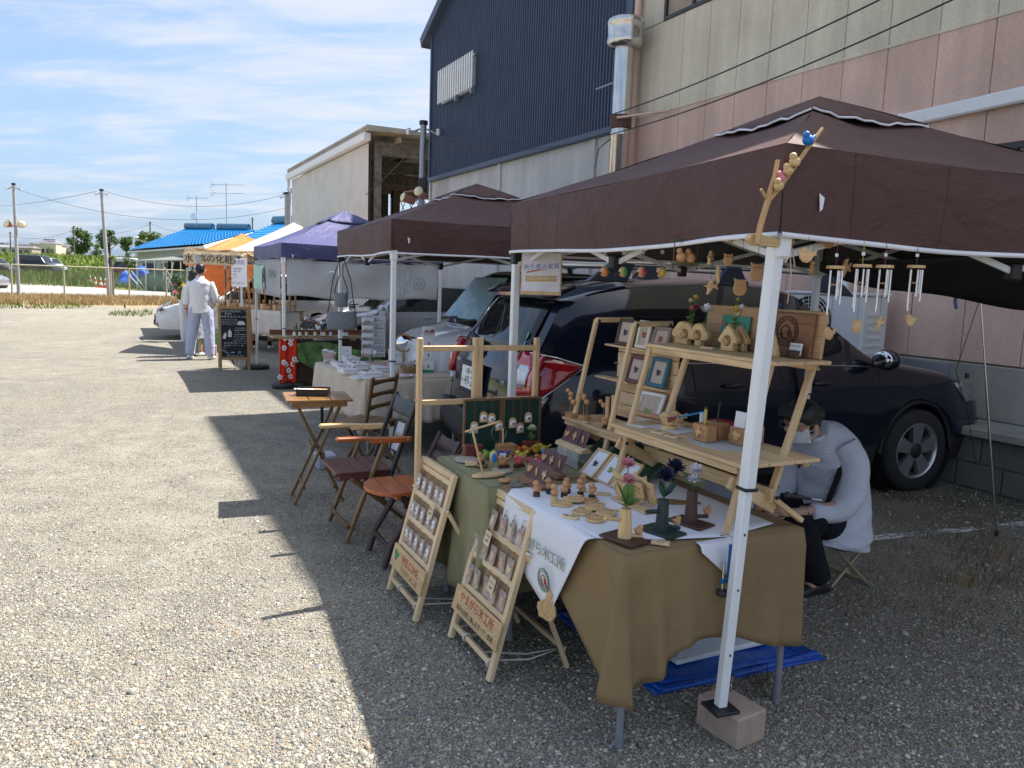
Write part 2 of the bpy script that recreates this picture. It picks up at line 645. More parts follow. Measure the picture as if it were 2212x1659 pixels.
def pebbles():
 rng=np.random.default_rng(3)
 n=80000
 t=rng.random(n)
 y=1.0/(1/1.7-t*(1/1.7-1/7.5))
 x=(rng.random(n)*2-1)*0.74*y
 r=rng.gamma(6.0,0.00066,n)+0.0016
 big=rng.random(n)<0.012
 r[big]*=rng.uniform(1.4,2.2,big.sum())
 ang=rng.random(n)*6.283
 asp=rng.uniform(0.62,1.0,n)
 hgt=r*rng.uniform(0.55,0.95,n)
 k=6
 verts=np.zeros((n,13,3),np.float32)
 for ring,(rad,zf)in enumerate(((1.0,0.1),(0.74,0.74))):
  for j in range(k):
   a=2*pi*(j+0.5*ring)/k
   jit=rng.uniform(0.8,1.2,n)
   px=cos(a)*r*rad*jit
   py=sin(a)*r*rad*asp*jit
   verts[:,ring*k+j,0]=x+px*np.cos(ang)-py*np.sin(ang)
   verts[:,ring*k+j,1]=y+px*np.sin(ang)+py*np.cos(ang)
   verts[:,ring*k+j,2]=hgt*zf*rng.uniform(0.85,1.1,n)
 verts[:,12,0]=x;verts[:,12,1]=y;verts[:,12,2]=hgt
 fs=[]
 for j in range(k):
  j2=(j+1)%k
  fs+=[(j,j2,k+j),(j2,k+j2,k+j),(k+j,k+j2,12)]
 fs=np.array(fs)
 F=(fs[None]+(np.arange(n)*13)[:,None,None]).reshape(-1,3)
 me=bpy.data.meshes.new('pebbles')
 me.vertices.add(n*13)
 me.vertices.foreach_set('co',verts.ravel())
 me.loops.add(F.size)
 me.loops.foreach_set('vertex_index',F.ravel().astype(np.int32))
 me.polygons.add(len(F))
 me.polygons.foreach_set('loop_start',(np.arange(len(F))*3).astype(np.int32))
 me.polygons.foreach_set('use_smooth',np.ones(len(F),bool))
 me.update()
 pal=np.array([(0.10,0.10,0.105),(0.18,0.175,0.18),(0.26,0.235,0.20),(0.34,0.30,0.25),(0.26,0.18,0.12),(0.45,0.42,0.38),(0.66,0.64,0.60),(0.30,0.26,0.22),(0.14,0.13,0.12),(0.22,0.24,0.27)])
 ci=rng.choice(len(pal),n,p=[.10,.15,.18,.18,.09,.08,.012,.12,.068,.02])
 c=pal[ci]*rng.uniform(0.8,1.2,(n,1))
 c=(c*.85+np.array([.27,.25,.22])*.15)*np.array([1.08,1.08,1.0])
 c4=np.ones((n,13,4),np.float32)
 c4[:,:,:3]=np.clip(c,0,0.9)[:,None,:]
 at=me.attributes.new('stone','FLOAT_COLOR','POINT')
 at.data.foreach_set('color',c4.ravel())
 m,nt,b=newmat('stones')
 a=nt.nodes.new('ShaderNodeAttribute');a.attribute_name='stone'
 nt.links.new(a.outputs['Color'],b.inputs['Base Color'])
 b.inputs['Roughness'].default_value=0.7
 me.materials.append(m)
 tag(put(me,'pebbles'),'loose grey and tan pebbles covering the gravel lot','pebbles',kind='stuff')
pebbles()
def blades(name,label,cat,pts,hmin,hmax,wid,mat,lean=0.35,seed=1,per=1):
 rng=np.random.default_rng(seed)
 P=np.repeat(np.array(pts,np.float32),per,axis=0)
 n=len(P)
 if per>1:
  P[:,:2]+=rng.normal(0,0.03,(n,2))
 h=rng.uniform(hmin,hmax,n)
 a=rng.random(n)*6.283
 w=wid*rng.uniform(0.6,1.3,n)
 ln=rng.uniform(0.05,lean,n)*h
 b=rng.random(n)*6.283
 V=np.zeros((n,5,3),np.float32)
 dx,dy=np.cos(a)*w,np.sin(a)*w
 lx,ly=np.cos(b)*ln,np.sin(b)*ln
 V[:,0]=P+np.stack([-dx,-dy,0*dx],1)
 V[:,1]=P+np.stack([dx,dy,0*dx],1)
 V[:,2]=P+np.stack([dx*.7+lx*.4,dy*.7+ly*.4,h*.6],1)
 V[:,3]=P+np.stack([-dx*.7+lx*.4,-dy*.7+ly*.4,h*.6],1)
 V[:,4]=P+np.stack([lx,ly,h],1)
 F=np.array([(0,1,2),(0,2,3),(3,2,4)])
 F=(F[None]+(np.arange(n)*5)[:,None,None]).reshape(-1,3)
 me=bpy.data.meshes.new(name)
 me.vertices.add(n*5);me.vertices.foreach_set('co',V.ravel())
 me.loops.add(F.size);me.loops.foreach_set('vertex_index',F.ravel().astype(np.int32))
 me.polygons.add(len(F));me.polygons.foreach_set('loop_start',(np.arange(len(F))*3).astype(np.int32))
 me.update()
 me.materials.append(mat)
 return tag(put(me,name),label,cat,kind='stuff')
def grassmat(name,lo,hi,vs=1.2):
 m,nt,b=newmat(name)
 v=coords(nt,'world')
 n=tex_noise(nt,v,vs,5,0.65)
 n2=tex_noise(nt,v,14,3,0.6)
 c1=ramp(nt,n.outputs['Fac'],[(0.3,lo),(0.7,hi)])
 c2=ramp(nt,n2.outputs['Fac'],[(0.3,(0.7,0.7,0.7)),(0.7,(1.2,1.2,1.2))])
 nt.links.new(mixc(nt,1.0,c1,c2,'MULTIPLY'),b.inputs['Base Color'])
 b.inputs['Roughness'].default_value=0.8
 b.inputs['Specular IOR Level'].default_value=0.15
 return m
DRY=grassmat('dry_grass',(0.26,0.18,0.08),(0.46,0.34,0.17),0.5)
GREEN=grassmat('green_grass',(0.07,0.115,0.025),(0.17,0.22,0.05),0.18)
BANK=grassmat('bank_green',(0.09,0.14,0.028),(0.21,0.26,0.06),0.12)
WEED=grassmat('weeds',(0.07,0.075,0.03),(0.15,0.12,0.06),3)
def terr_d(x,y):
 return(-0.46*x+0.888*y)
def terr_z(x,y):
 d=terr_d(x,y)
 f=curve([0,48,58,78,96,112,130,170,400,900],[-.05,-.05,.03,.5,.95,1.5,2.3,2.6,2.8,2.8])
 z=f(d)
 if d>90:
  z+=0.5*sin(x*0.09+1)*min(1,(d-90)/30)
 return z
def build_terrain():
 m,nt,b=newmat('field_grass')
 v=coords(nt,'world')
 n=tex_noise(nt,v,0.10,6,0.65,0.4)
 n2=tex_noise(nt,v,1.3,6,0.7)
 n3=tex_noise(nt,v,9,3,0.7)
 c=ramp(nt,n.outputs['Fac'],[(0.28,(0.12,0.18,0.035)),(0.5,(0.20,0.26,0.06)),(0.68,(0.30,0.32,0.09))])
 k=ramp(nt,n2.outputs['Fac'],[(0.3,(0.62,0.66,0.6)),(0.7,(1.25,1.2,1.2))])
 k2=ramp(nt,n3.outputs['Fac'],[(0.3,(0.6,0.6,0.6)),(0.7,(1.3,1.3,1.3))])
 nt.links.new(mixc(nt,1,mixc(nt,1,c,k,'MULTIPLY'),k2,'MULTIPLY'),b.inputs['Base Color'])
 b.inputs['Roughness'].default_value=0.95
 b.inputs['Specular IOR Level'].default_value=0.1
 bump(nt,b,n2.outputs['Fac'],0.8,0.5)
 mb=MB()
 ex,ey=Vector((-.46,.888,0)),Vector((-.888,-.46,0))
 ds=[46,50,54,58,63,68,73,78,84,90,96,102,108,114,120,126,132,140,150,170,200,260,400,900]
 ls=[-500,-200,-120]+list(range(-90,91,6))+[120,200,500]
 def fn(u,w):
  p=ex*ds[int(round(w*(len(ds)-1)))]+ey*ls[int(round(u*(len(ls)-1)))]
  return(p.x,p.y,terr_z(p.x,p.y))
 mb.grid(fn,len(ls)-1,len(ds)-1,True)
 mb.build('field',m,kind='structure')
build_terrain()
def on_terr(u,v):
 d=ray(u,v)
 t=10.0
 for _ in range(4000):
  p=Vector((0,0,CAMH))+d*t
  if p.z<=max(0,terr_z(p.x,p.y))or t>600:return p
  t+=0.25
 return p
def at_depth(u,v,t):
 return gy(u,v,t)
def quad_sheet(name,uv,z,mat,n=12,kind='structure',label=None,cat=None,jit=0.0):
 A,B,C,D=[gz(u,v,0)for(u,v)in uv]
 mb=MB()
 def fn(s,t):
  p=A.lerp(B,s).lerp(D.lerp(C,s),t)
  if jit and(t in(0,1)):
   p=p+Vector((0,sin(s*37)*jit+sin(s*91+1)*jit*.6,0))
  return(p.x,p.y,max(terr_z(p.x,p.y),0)+z)
 mb.grid(fn,n,4,True)
 return mb.build(name,mat,kind=kind,label=label,cat=cat)
ROADM=plain('road_gravel',(0.40,0.38,0.35),0.95,var=0.2,vs=1.5,bs=0.5,bscale=30,bdist=0.02,kind='Object')
quad_sheet('road',[(-260,627),(420,645.5),(420,636),(-260,605)],0.03,ROADM,30,jit=0.4)
VERGE=plain('verge_soil',(0.30,0.235,0.14),0.95,var=0.3,vs=0.8,bs=0.6,bscale=12,bdist=0.03)
quad_sheet('grass_verge',[(-300,660),(800,668),(800,651),(-300,630)],0.006,VERGE,60,jit=0.7)
def scatter_uv(n,uvs,seed,zoff=0.0):
 rng=random.Random(seed)
 A,B,C,D=[gz(u,v,0)for(u,v)in uvs]
 out=[]
 for _ in range(n):
  s,t=rng.random(),rng.random()
  p=A.lerp(B,s).lerp(D.lerp(C,s),t)
  out.append((p.x,p.y,max(0,terr_z(p.x,p.y))+zoff))
 return out
blades('dry_grass','band of dry straw coloured grass along the fence','grass',scatter_uv(34000,[(-300,657),(760,664),(760,650),(-300,632)],4),0.08,0.28,0.010,DRY,0.6,5)
blades('green_grass','scattered green grass tufts at the edge of the gravel lot','grass',[p for p in scatter_uv(5000,[(-300,684),(330,684),(330,656),(-300,650)],6)if sin(p[0]*.9)+sin(p[1]*.7+p[0]*.4)>.35],0.05,0.16,0.012,GREEN,0.7,8)
blades('tall_grass','tall green weeds growing beyond the chain-link fence','grass',[p for p in scatter_uv(14000,[(-280,612),(470,634),(470,618),(-280,598)],16)],0.25,0.8,0.03,GREEN,0.5,9)
def bank_points(n,seed,d0,d1):
 rng=random.Random(seed)
 ex,ey=Vector((-.46,.888,0)),Vector((-.888,-.46,0))
 out=[]
 for _ in range(n):
  p=ex*rng.uniform(d0,d1)+ey*rng.uniform(-20,75)
  out.append((p.x,p.y,terr_z(p.x,p.y)))
 return out
blades('bank_grass','rough green grass on the bank behind the parked cars','grass',bank_points(30000,4,92,150),0.25,0.8,0.07,BANK,1.2,12)
def weed_spots():
 rng=random.Random(5)
 pts=[]
 for(u,v,n,s)in((2090,1260,60,.14),(2180,1240,60,.16),(1960,1250,30,.2),(2000,1120,60,.35),(2150,1200,60,.3),(1640,1475,26,.05),(2080,1330,30,.2),(1820,1300,26,.2),(2050,1180,70,.35)):
  c=gz(u,v)
  for _ in range(n):
   pts.append((c.x+rng.gauss(0,s),c.y+rng.gauss(0,s),0))
 return pts
blades('weeds','sparse weeds in the shaded gravel beside the car','weeds',weed_spots(),0.02,0.08,0.0018,WEED,0.9,3,per=3)
blades('straw_tufts','dry straw tuft standing in the shaded gravel','grass',[(gz(2085,1265).x+RND.gauss(0,.04),gz(2085,1265).y+RND.gauss(0,.04),0)for _ in range(40)]+[(gz(2165,1215).x+RND.gauss(0,.05),gz(2165,1215).y+RND.gauss(0,.05),0)for _ in range(40)],0.06,0.20,0.0016,DRY,0.7,4)
def chalk_mat():
 m,nt,b=newmat('worn_white_paint')
 v=coords(nt,'world')
 n=tex_noise(nt,v,26,6,0.75)
 n2=tex_noise(nt,v,2.2,2,0.5)
 ad=nt.nodes.new('ShaderNodeMath');ad.operation='ADD'
 nt.links.new(n.outputs['Fac'],ad.inputs[0]);nt.links.new(n2.outputs['Fac'],ad.inputs[1])
 a=ramp(nt,ad.outputs[0],[(0.92/1.0,(0,0,0)),(1.0,(1,1,1))])
 mr=nt.nodes.new('ShaderNodeMapRange');mr.inputs['From Min'].default_value=0.92;mr.inputs['From Max'].default_value=1.12
 nt.links.new(ad.outputs[0],mr.inputs['Value'])
 nt.links.new(mr.outputs[0],b.inputs['Alpha'])
 setc(b,(0.62,0.61,0.58))
 b.inputs['Roughness'].default_value=0.9
 return m
CHALK=chalk_mat()
def ground_line(p,q,w,z=0.006):
 p=Vector(p);q=Vector(q)
 d=(q-p);nrm=Vector((-d.y,d.x,0)).normalized()*w/2
 mb=MB()
 k=14
 def fn(u,t):
  c=p.lerp(q,u)+nrm*((t-.5)*2)*(1+.25*sin(u*40))
  return(c.x,c.y,z)
 mb.grid(fn,k,1,False)
 return mb.build('line_marking',CHALK,kind='structure')
ground_line(gz(1800,1172),gz(2300,1124),0.085)
ground_line(gz(2150,1138),gz(2330,1165),0.06)
ground_line(gz(560,778),gz(640,777),0.08)
ground_line(gz(540,803),gz(640,801),0.08)
# ====== buildings along the right side of the lot
WO=Vector((4.593,6.255,0))
WRZ=atan2(0.888,-0.46)
WM=TR(WO,WRZ)
def stucco(name,c):
 m,nt,b=newmat(name)
 v=coords(nt,'world')
 n=tex_noise(nt,v,1.1,6,0.6,0.6)
 n2=tex_noise(nt,v,55,5,0.7)
 st=coords(nt,'world',(3.5,3.5,0.22))
 n3=tex_noise(nt,st,1.0,5,0.6)
 c1=ramp(nt,n.outputs['Fac'],[(0.3,tuple(x*.88 for x in c)),(0.7,tuple(x*1.08 for x in c))])
 c2=ramp(nt,n3.outputs['Fac'],[(0.38,(0.80,0.79,0.78)),(0.6,(1,1,1))])
 c3=ramp(nt,n2.outputs['Fac'],[(0.3,(0.85,0.85,0.85)),(0.7,(1.1,1.1,1.1))])
 nt.links.new(mixc(nt,1,mixc(nt,.7,c1,c2,'MULTIPLY'),c3,'MULTIPLY'),b.inputs['Base Color'])
 b.inputs['Roughness'].default_value=0.92
 b.inputs['Specular IOR Level'].default_value=0.2
 bump(nt,b,n2.outputs['Fac'],0.8,0.012)
 return m
PINK=stucco('pink_stucco',(0.74,0.52,0.43))
BEIGE=stucco('beige_stucco',(0.73,0.655,0.52))
CONC=stucco('grey_concrete',(0.34,0.33,0.29))
WCONC=stucco('white_concrete',(0.56,0.555,0.55))
BLOCK=stucco('block_concrete',(0.17,0.165,0.15))
JOINT=plain('joint_filler',(0.36,0.28,0.22),0.9)
NAVY=plain('navy_steel',(0.042,0.060,0.105),0.45,var=0.15,vs=2,spec=0.4)
NAVYT=plain('navy_trim',(0.055,0.075,0.125),0.45,var=0.1)
STEEL=plain('stainless',(0.62,0.61,0.58),0.22,1.0,var=0.12,vs=4)
RUST=plain('rusty_band',(0.10,0.055,0.04),0.8)
WMETAL=plain('white_metal',(0.74,0.75,0.76),0.4,var=0.05)
ALUM=plain('aluminium',(0.55,0.56,0.58),0.35,0.9,var=0.06)
DKFRAME=plain('dark_frame',(0.035,0.035,0.04),0.4)
GLASSD=plain('window_glass',(0.05,0.065,0.08),0.05,var=0.0,spec=0.8)
BLACKP=plain('black_plastic',(0.02,0.02,0.022),0.5,var=0.1)
GALV=plain('galvanised',(0.30,0.32,0.36),0.45,0.6,var=0.15,vs=5)
def wall_thing(name,label,cat,group=None):
 o=thing(name,label,cat,WO,WRZ,group)
 return o
def pink_building():
 b=wall_thing('factory_building','long factory building with beige upper and pink lower wall panels','building')
 H,JW=9.9,0.007
 X0,X1=-4.96,6.33
 mb=MB();mb.box(((X0+X1)/2,-5.03,H/2+.26),(X1-X0,10,H-.52))
 mb.build('wall',JOINT,b)
 base=MB();base.box(((X0+X1)/2,-.02,.775),(X1-X0,.06,.49),ch=.01)
 base.box(((X0+X1)/2,.24,.49),(X1-X0,.62,.075),ch=.01)
 base.build('base_wall',CONC,b)
 vents=MB();vents.box((1.28,.016,.93),(.46,.012,.13))
 vo=vents.build('vent',GALV,b)
 meshes={}
 def panel(x0,x1,z0,z1,mat):
  k=(round(x1-x0,3),round(z1-z0,3),mat.name)
  if k not in meshes:
   p=MB();p.box((0,-.012,0),(x1-x0-JW,.03,z1-z0-.010),ch=.004)
   me=p.mesh('wall_panel');me.materials.append(mat);meshes[k]=me
  put(meshes[k],'wall_panel',b,((x0+x1)/2,0,(z0+z1)/2))
 j0=0.44-0.54*10
 cols=[j0+.54*i for i in range(21)]
 W2=(0.44-.54*3,0.98,2.15,2.96)
 W1=(0.44+.54*6.45,5.74,5.30,6.25)
 for i in range(20):
  x0,x1=cols[i],cols[i+1]
  if i==19:x1=X1
  if x0>=W2[0]-.01 and x1<=W2[1]+.01:
   panel(x0,x1,1.03,W2[2],PINK);panel(x0,x1,W2[3],4.07,PINK)
  else:
   panel(x0,x1,1.03,4.07,PINK)
  if x1>W1[0]and x0<W1[1]:
   panel(x0,x1,4.07,W1[2],BEIGE);panel(x0,x1,W1[3],H,BEIGE)
   if x0<W1[0]-.01:panel(x0,W1[0],W1[2],W1[3],BEIGE)
   if x1>W1[1]+.01:panel(W1[1],x1,W1[2],W1[3],BEIGE)
  else:
   panel(x0,x1,4.07,H,BEIGE)
 strip=MB();strip.box(((X0+X1)/2,.004,4.07),(X1-X0,.018,.025))
 strip.build('band_moulding',BEIGE,b)
 cop=MB();cop.box(((X0+X1)/2,-5.0,H+.05),(X1-X0+.1,10.2,.08))
 cop.build('coping',ALUM,b)
 for(x0,x1,z0,z1),n in((W2,8),(W1,3)):
  fr=MB()
  fr.box(((x0+x1)/2,-.02,z0+.025),(x1-x0,.07,.05));fr.box(((x0+x1)/2,-.02,z1-.025),(x1-x0,.07,.05))
  for k in range(n+1):
   x=x0+.02+(x1-x0-.04)*k/n
   fr.box((x,-.018,(z0+z1)/2),(.045,.064,z1-z0-.1))
  w=fr.build('window',DKFRAME,b)
  for k in range(n):
   a,c=x0+.02+(x1-x0-.04)*k/n,x0+.02+(x1-x0-.04)*(k+1)/n
   g=MB();g.box(((a+c)/2,-.035,(z0+z1)/2),(c-a-.045,.006,z1-z0-.1))
   g.build('pane',GLASSD,w)
 pp=MB();pp.tube([(6.27,.08,.3),(6.27,.08,3.9),(6.27,.08,6.2)],.05,10);pp.build('drain_pipe',PINK,b)
 return b
pink_building()
def block_wall():
 b=wall_thing('block_wall','low grey concrete block wall at the foot of the pink building','wall')
 me={}
 core=MB();core.box((.0,.2,.22),(9.8,.5,.44));core.build('core',JOINT,b)
 for r in range(2):
  for i in range(-9,12):
   x=i*.4+(.2 if r else 0)
   if not me:
    p=MB();p.box((0,0,0),(.39,.05,.208),ch=.006)
    me[0]=p.mesh('block');me[0].materials.append(BLOCK)
   put(me[0],'block',b,(x,.462+RND.uniform(-.003,.003),.11+r*.22))
block_wall()
def flue():
 b=thing('chimney_flue','shiny stainless steel flue with a wide cap on the pink building','flue',WM@Vector((6.12,.38,0)),WRZ)
 p=MB();p.lathe([(.14,0),(.14,3.75),(.147,3.76),(.147,3.8),(.14,3.81),(.14,5.02)],24);p.build('pipe',STEEL,b)
 c=MB();c.lathe([(.17,4.96),(.245,4.99),(.262,5.03),(.262,5.08),(.255,5.09),(.255,5.27),(.262,5.28),(.262,5.33),(.24,5.36),(.0,5.37)],24);c.build('cap',STEEL,b)
 r=MB();r.lathe([(.152,3.86),(.152,4.04)],24);r.build('clamp_band',RUST,b)
 k=MB()
 k.tube([(-.10,.14,3.98),(-.75,-.28,4.02)],.018,6);k.build('bracket',PINK,b)
 k=MB();k.tube([(.1,.1,4.5),(.45,.16,4.47)],.018,6);k.build('bracket',GALV,b)
 k=MB();k.tube([(.12,.1,3.72),(.38,.12,3.62),(.47,.12,3.35)],.018,6);k.build('bracket',GALV,b)
flue()
def duct():
 b=thing('wall_duct','sloping white pipe cover fixed to the pink wall','pipe',WO,WRZ)
 p=MB();p.bar((2.9,.045,3.27),(-4.4,.045,3.50),.07,.13,ch=.015);p.build('cover',WMETAL,b)
 for x in(1.8,.6,-.6):
  q=MB();q.box((x,.045,3.305+(1.8-x)*.0315),(.05,.085,.145),ch=.01);q.build('joint_ring',WMETAL,b)
duct()
def aircon():
 b=thing('air_conditioner','white outdoor air conditioner unit against the pink wall behind the car','air conditioner',WM@Vector((2.12,.36,0)),WRZ)
 W,D,Hh,z0=.98,.36,1.36,.24
 WH=plain('aircon_white',(0.66,0.67,0.66),0.45,var=0.05)
 p=MB();p.box((0,0,z0+Hh/2),(W,D,Hh),ch=.02);p.build('casing',WH,b)
 t=MB();t.box((0,0,z0+Hh+.012),(W+.03,D+.03,.03),ch=.008);t.build('lid',WH,b)
 for x in(-.35,.35):
  f=MB();f.box((x,0,.12),(.08,D,.24),ch=.01);f.build('foot',WH,b)
 for zc in(z0+1.08,z0+.45):
  c=Vector((.15,D/2+.004,zc))
  f=MB();f.lathe([(.0,0),(.27,0),(.27,.006)],28,M=Matrix.Translation(c)@Matrix.Rotation(-pi/2,4,'X'));fo=f.build('fan',BLACKP,b)
  g=MB()
  for r in(.06,.10,.14,.18,.22,.26):
   g.tube([c+Vector((r*cos(a),.02,r*sin(a)))for a in[2*pi*k/28 for k in range(29)]],.0045,4,caps=False)
  for k in range(20):
   a=2*pi*k/20
   g.tube([c+Vector((.04*cos(a),.02,.04*sin(a))),c+Vector((.27*cos(a+.25),.02,.27*sin(a+.25)))],.0035,4,caps=False)
  g.build('fan_grille',WH,b)
 for k in range(14):
  l=MB();l.box((-W/2-.004,.02,z0+.2+k*.075),(.012,.2,.03),ch=.004);l.build('louvre',WH,b)
 h=MB();h.box((-.36,D/2+.012,z0+.62),(.16,.03,.30),ch=.012);h.build('handle_recess',WH,b)
 c=MB();c.box((.05,-.15,2.1),(.09,.07,1.0),ch=.012);c.build('pipe_cover',WMETAL,b)
 c=MB();c.tube([(-.5,-.05,z0+.32),(-.6,-.05,z0+.30),(-.62,-.12,z0+.36),(-.52,-.2,z0+.38)],.022,6);c.build('hose',WH,b)
aircon()
def blue_building():
 b=wall_thing('blue_building','tall navy corrugated steel building above a pale concrete base','building')
 X0,X1=6.40,14.62
 top=curve([X0,13.35,X1],[8.02,8.02,7.42])  # unseen roof top shaped flat and low so the tents stay sunlit
 core=MB()
 core.box(((X0+X1)/2,-4.55,3.7),(X1-X0-.02,9.0,7.36));core.build('core',NAVY,b)
 for a,c in((X0,7.35),(7.35,10.79),(10.79,X1)):
  p=MB();p.box(((a+c)/2,-.02,2.0),(c-a-.02,.05,4.0),ch=.006);p.build('wall_slab',WCONC,b)
  q=MB();q.box((c-.0,.02,2.0),(.11,.07,3.98),ch=.008);q.build('pilaster',WCONC,b)
 pitch=.088
 n=int((X1-X0)/pitch)
 pr=[(0,0),(.24,0),(.34,.022),(.66,.022),(.76,0)]
 vs,fs=[],[]
 xs=[]
 for i in range(n):
  for(t,y)in pr:
   xs.append((X0+(i+t)*(X1-X0)/n,y))
 xs.append((X1,0))
 for(x,y)in xs:
  vs.append((x,y+.03,4.02));vs.append((x,y+.03,top(x)))
 for i in range(len(xs)-1):
  fs.append((2*i,2*i+1,2*i+3,2*i+2))
 c=MB();c.add(vs,fs);c.build('cladding',NAVY,b)
 t=MB();t.box(((X0+X1)/2,.04,3.99),(X1-X0+.1,.14,.10),ch=.01);t.build('base_flashing',NAVYT,b)
 t=MB();t.box((X0+.07,.05,6.0),(.16,.08,3.9),ch=.01);t.build('corner_trim',NAVYT,b)
 t=MB();t.box((X1-.02,.05,5.7),(.07,.09,3.36),ch=.01);t.build('corner_trim',NAVYT,b)
 t=MB()
 for(p,q)in(((14.95,7.24),(13.35,8.06)),((13.35,8.06),(X0,8.06))):
  t.bar((p[0],.09,p[1]),(q[0],.09,q[1]),.3,.2,ch=.01)
 t.build('roof_fascia',NAVYT,b)
 r=MB()
 r.grid(lambda u,w:((14.95,7.33),(13.35,8.15),(X0,8.15))[int(round(u*2))][:1]+(lerp(.24,-9,w),)+((14.95,7.33),(13.35,8.15),(X0,8.15))[int(round(u*2))][1:],2,1,False)
 r.build('roof',NAVY,b)
 g=MB();g.tube([(14.95,.2,7.18),(14.95,-9,7.18)],.06,6);g.build('gutter',NAVYT,b)
 x0,x1,z0,z1=11.98,13.86,5.66,6.32
 f=MB()
 f.box(((x0+x1)/2,.06,z0-.02),(x1-x0-.1,.08,.05));f.box(((x0+x1)/2,.06,z1+.0),(x1-x0-.1,.06,.04))
 f.build('window',ALUM,b)
 gl=MB();gl.box(((x0+x1)/2,.055,(z0+z1)/2),(x1-x0-.12,.02,z1-z0-.06));gl.build('pane',plain('dusty_glass',(.28,.27,.26),.3),b)
 for k in range(16):
  x=lerp(x0,x1,k/15)
  q=MB();q.box((x,.17,(z0+z1)/2),(.055,.03,z1-z0+.08),ch=.006);q.build('grille_bar',WMETAL,b)
 for z in(z0+.14,z1-.14):
  q=MB();q.box(((x0+x1)/2,.145,z),(x1-x0,.018,.035));q.build('grille_rail',WMETAL,b)
 for x in(12.05,12.9):
  q=MB();q.box((x,.11,z0-.07),(.06,.1,.14));q.build('bracket',GALV,b)
blue_building()
def warehouse():
 b=wall_thing('open_warehouse','open ended steel warehouse with pale metal siding and rusty frame','warehouse')
 X0,X1,Hh,DP=19.95,31.3,5.62,12.0
 SID=plain('pale_siding',(0.60,0.60,0.57),0.55,var=0.1,vs=1.0,spec=0.3)
 RF=plain('warehouse_roof',(0.36,0.33,0.26),0.6,var=0.2,vs=2)
 RS=plain('rusty_steel',(0.17,0.14,0.115),0.75,var=0.5,vs=5)
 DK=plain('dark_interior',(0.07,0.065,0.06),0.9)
 n=76
 vs,fs=[],[]
 prof=[(0,0),(.7,0),(.78,.012),(.92,.012)]
 xs=[(X0+(i+t)*(X1-X0)/n,y)for i in range(n)for(t,y)in prof]+[(X1,0)]
 for(x,y)in xs:
  vs+=[(x,y,1.55),(x,y,Hh)]
 for i in range(len(xs)-1):fs.append((2*i,2*i+1,2*i+3,2*i+2))
 s=MB();s.add(vs,fs);s.build('siding',SID,b)
 s=MB();s.box(((X0+X1)/2,-.005,.77),(X1-X0,.04,1.5));s.build('lower_siding',SID,b)
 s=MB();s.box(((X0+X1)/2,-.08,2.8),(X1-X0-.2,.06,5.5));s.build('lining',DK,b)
 g=MB();g.box(((X0+X1)/2-.1,.14,Hh+.12),(X1-X0+.5,.22,.24),ch=.02);g.build('gutter',WMETAL,b)
 g=MB();g.tube([(X1+.1,.14,Hh),(X1+.2,.1,Hh-.35),(X1+.06,.02,Hh-.5)],.06,6);g.build('downpipe',WMETAL,b)
 r=MB()
 RZ=lambda y:Hh+.27-y*.02
 r.add([(X0-.5,.16,RZ(0)),(X1+.2,.16,RZ(0)),(X1+.2,-DP,RZ(-DP)),(X0-.5,-DP,RZ(-DP)),(X0-.5,.16,RZ(0)+.10),(X1+.2,.16,RZ(0)+.10),(X1+.2,-DP,RZ(-DP)+.1),(X0-.5,-DP,RZ(-DP)+.1)],[(3,2,1,0),(4,5,6,7),(0,1,5,4),(1,2,6,5),(2,3,7,6),(3,0,4,7)])
 for k in range(60):
  x=X0-.45+k*(X1-X0+.6)/60
  r.box((x,-.6,RZ(0)+.12),(.07,1.6,.09))
 r.build('roof',RF,b)
 for i,x in enumerate((X0+.15,X0+4,X0+7.7,X1-.2)):
  c=MB();c.box((x,-.32,2.85),(.22,.22,5.7));c.build('column',RS,b)
  c=MB();c.bar((x,-.3,Hh-.12),(x,-DP+.2,Hh+.10),.18,.42,ch=0);c.build('roof_beam',RS,b)
  c=MB();c.box((x,-DP+.2,2.9),(.25,.25,5.8));c.build('column',RS,b)
 for k in range(8):
  y=-.9-k*1.4
  c=MB();c.bar((X0-.3,y,RZ(y)-.14),(X1,y,RZ(y)-.14),.07,.16,ch=0);c.build('purlin',RS if k%2 else RF,b)
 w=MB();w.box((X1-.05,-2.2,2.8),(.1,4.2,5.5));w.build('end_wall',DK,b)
 t=MB()
 t.bar((X1-.1,-4.4,4.3),(X1-.1,-DP,4.3),.12,.16,ch=0);t.bar((X1-.1,-4.4,5.35),(X1-.1,-DP,5.35),.12,.16,ch=0)
 for k in range(19):
  y=-4.4-k*.4
  t.bar((X1-.1,y,4.35),(X1-.1,y-.4,5.3),.03,.03,ch=0);t.bar((X1-.1,y-.4,4.35),(X1-.1,y,5.3),.03,.03,ch=0)
 t.build('lattice_truss',RS,b)
 c=MB();c.box((X1-3.2,-3.6,2.6),(.3,.3,5.2));c.build('column',plain('mossy_post',(.13,.12,.08),.9),b)
 for k in range(4):
  t=MB();t.box((X0+2+2.2*k,-3.4-.5*k,5.0),(1.3,.06,.05));t.build('strip_lamp',WMETAL,b)
warehouse()
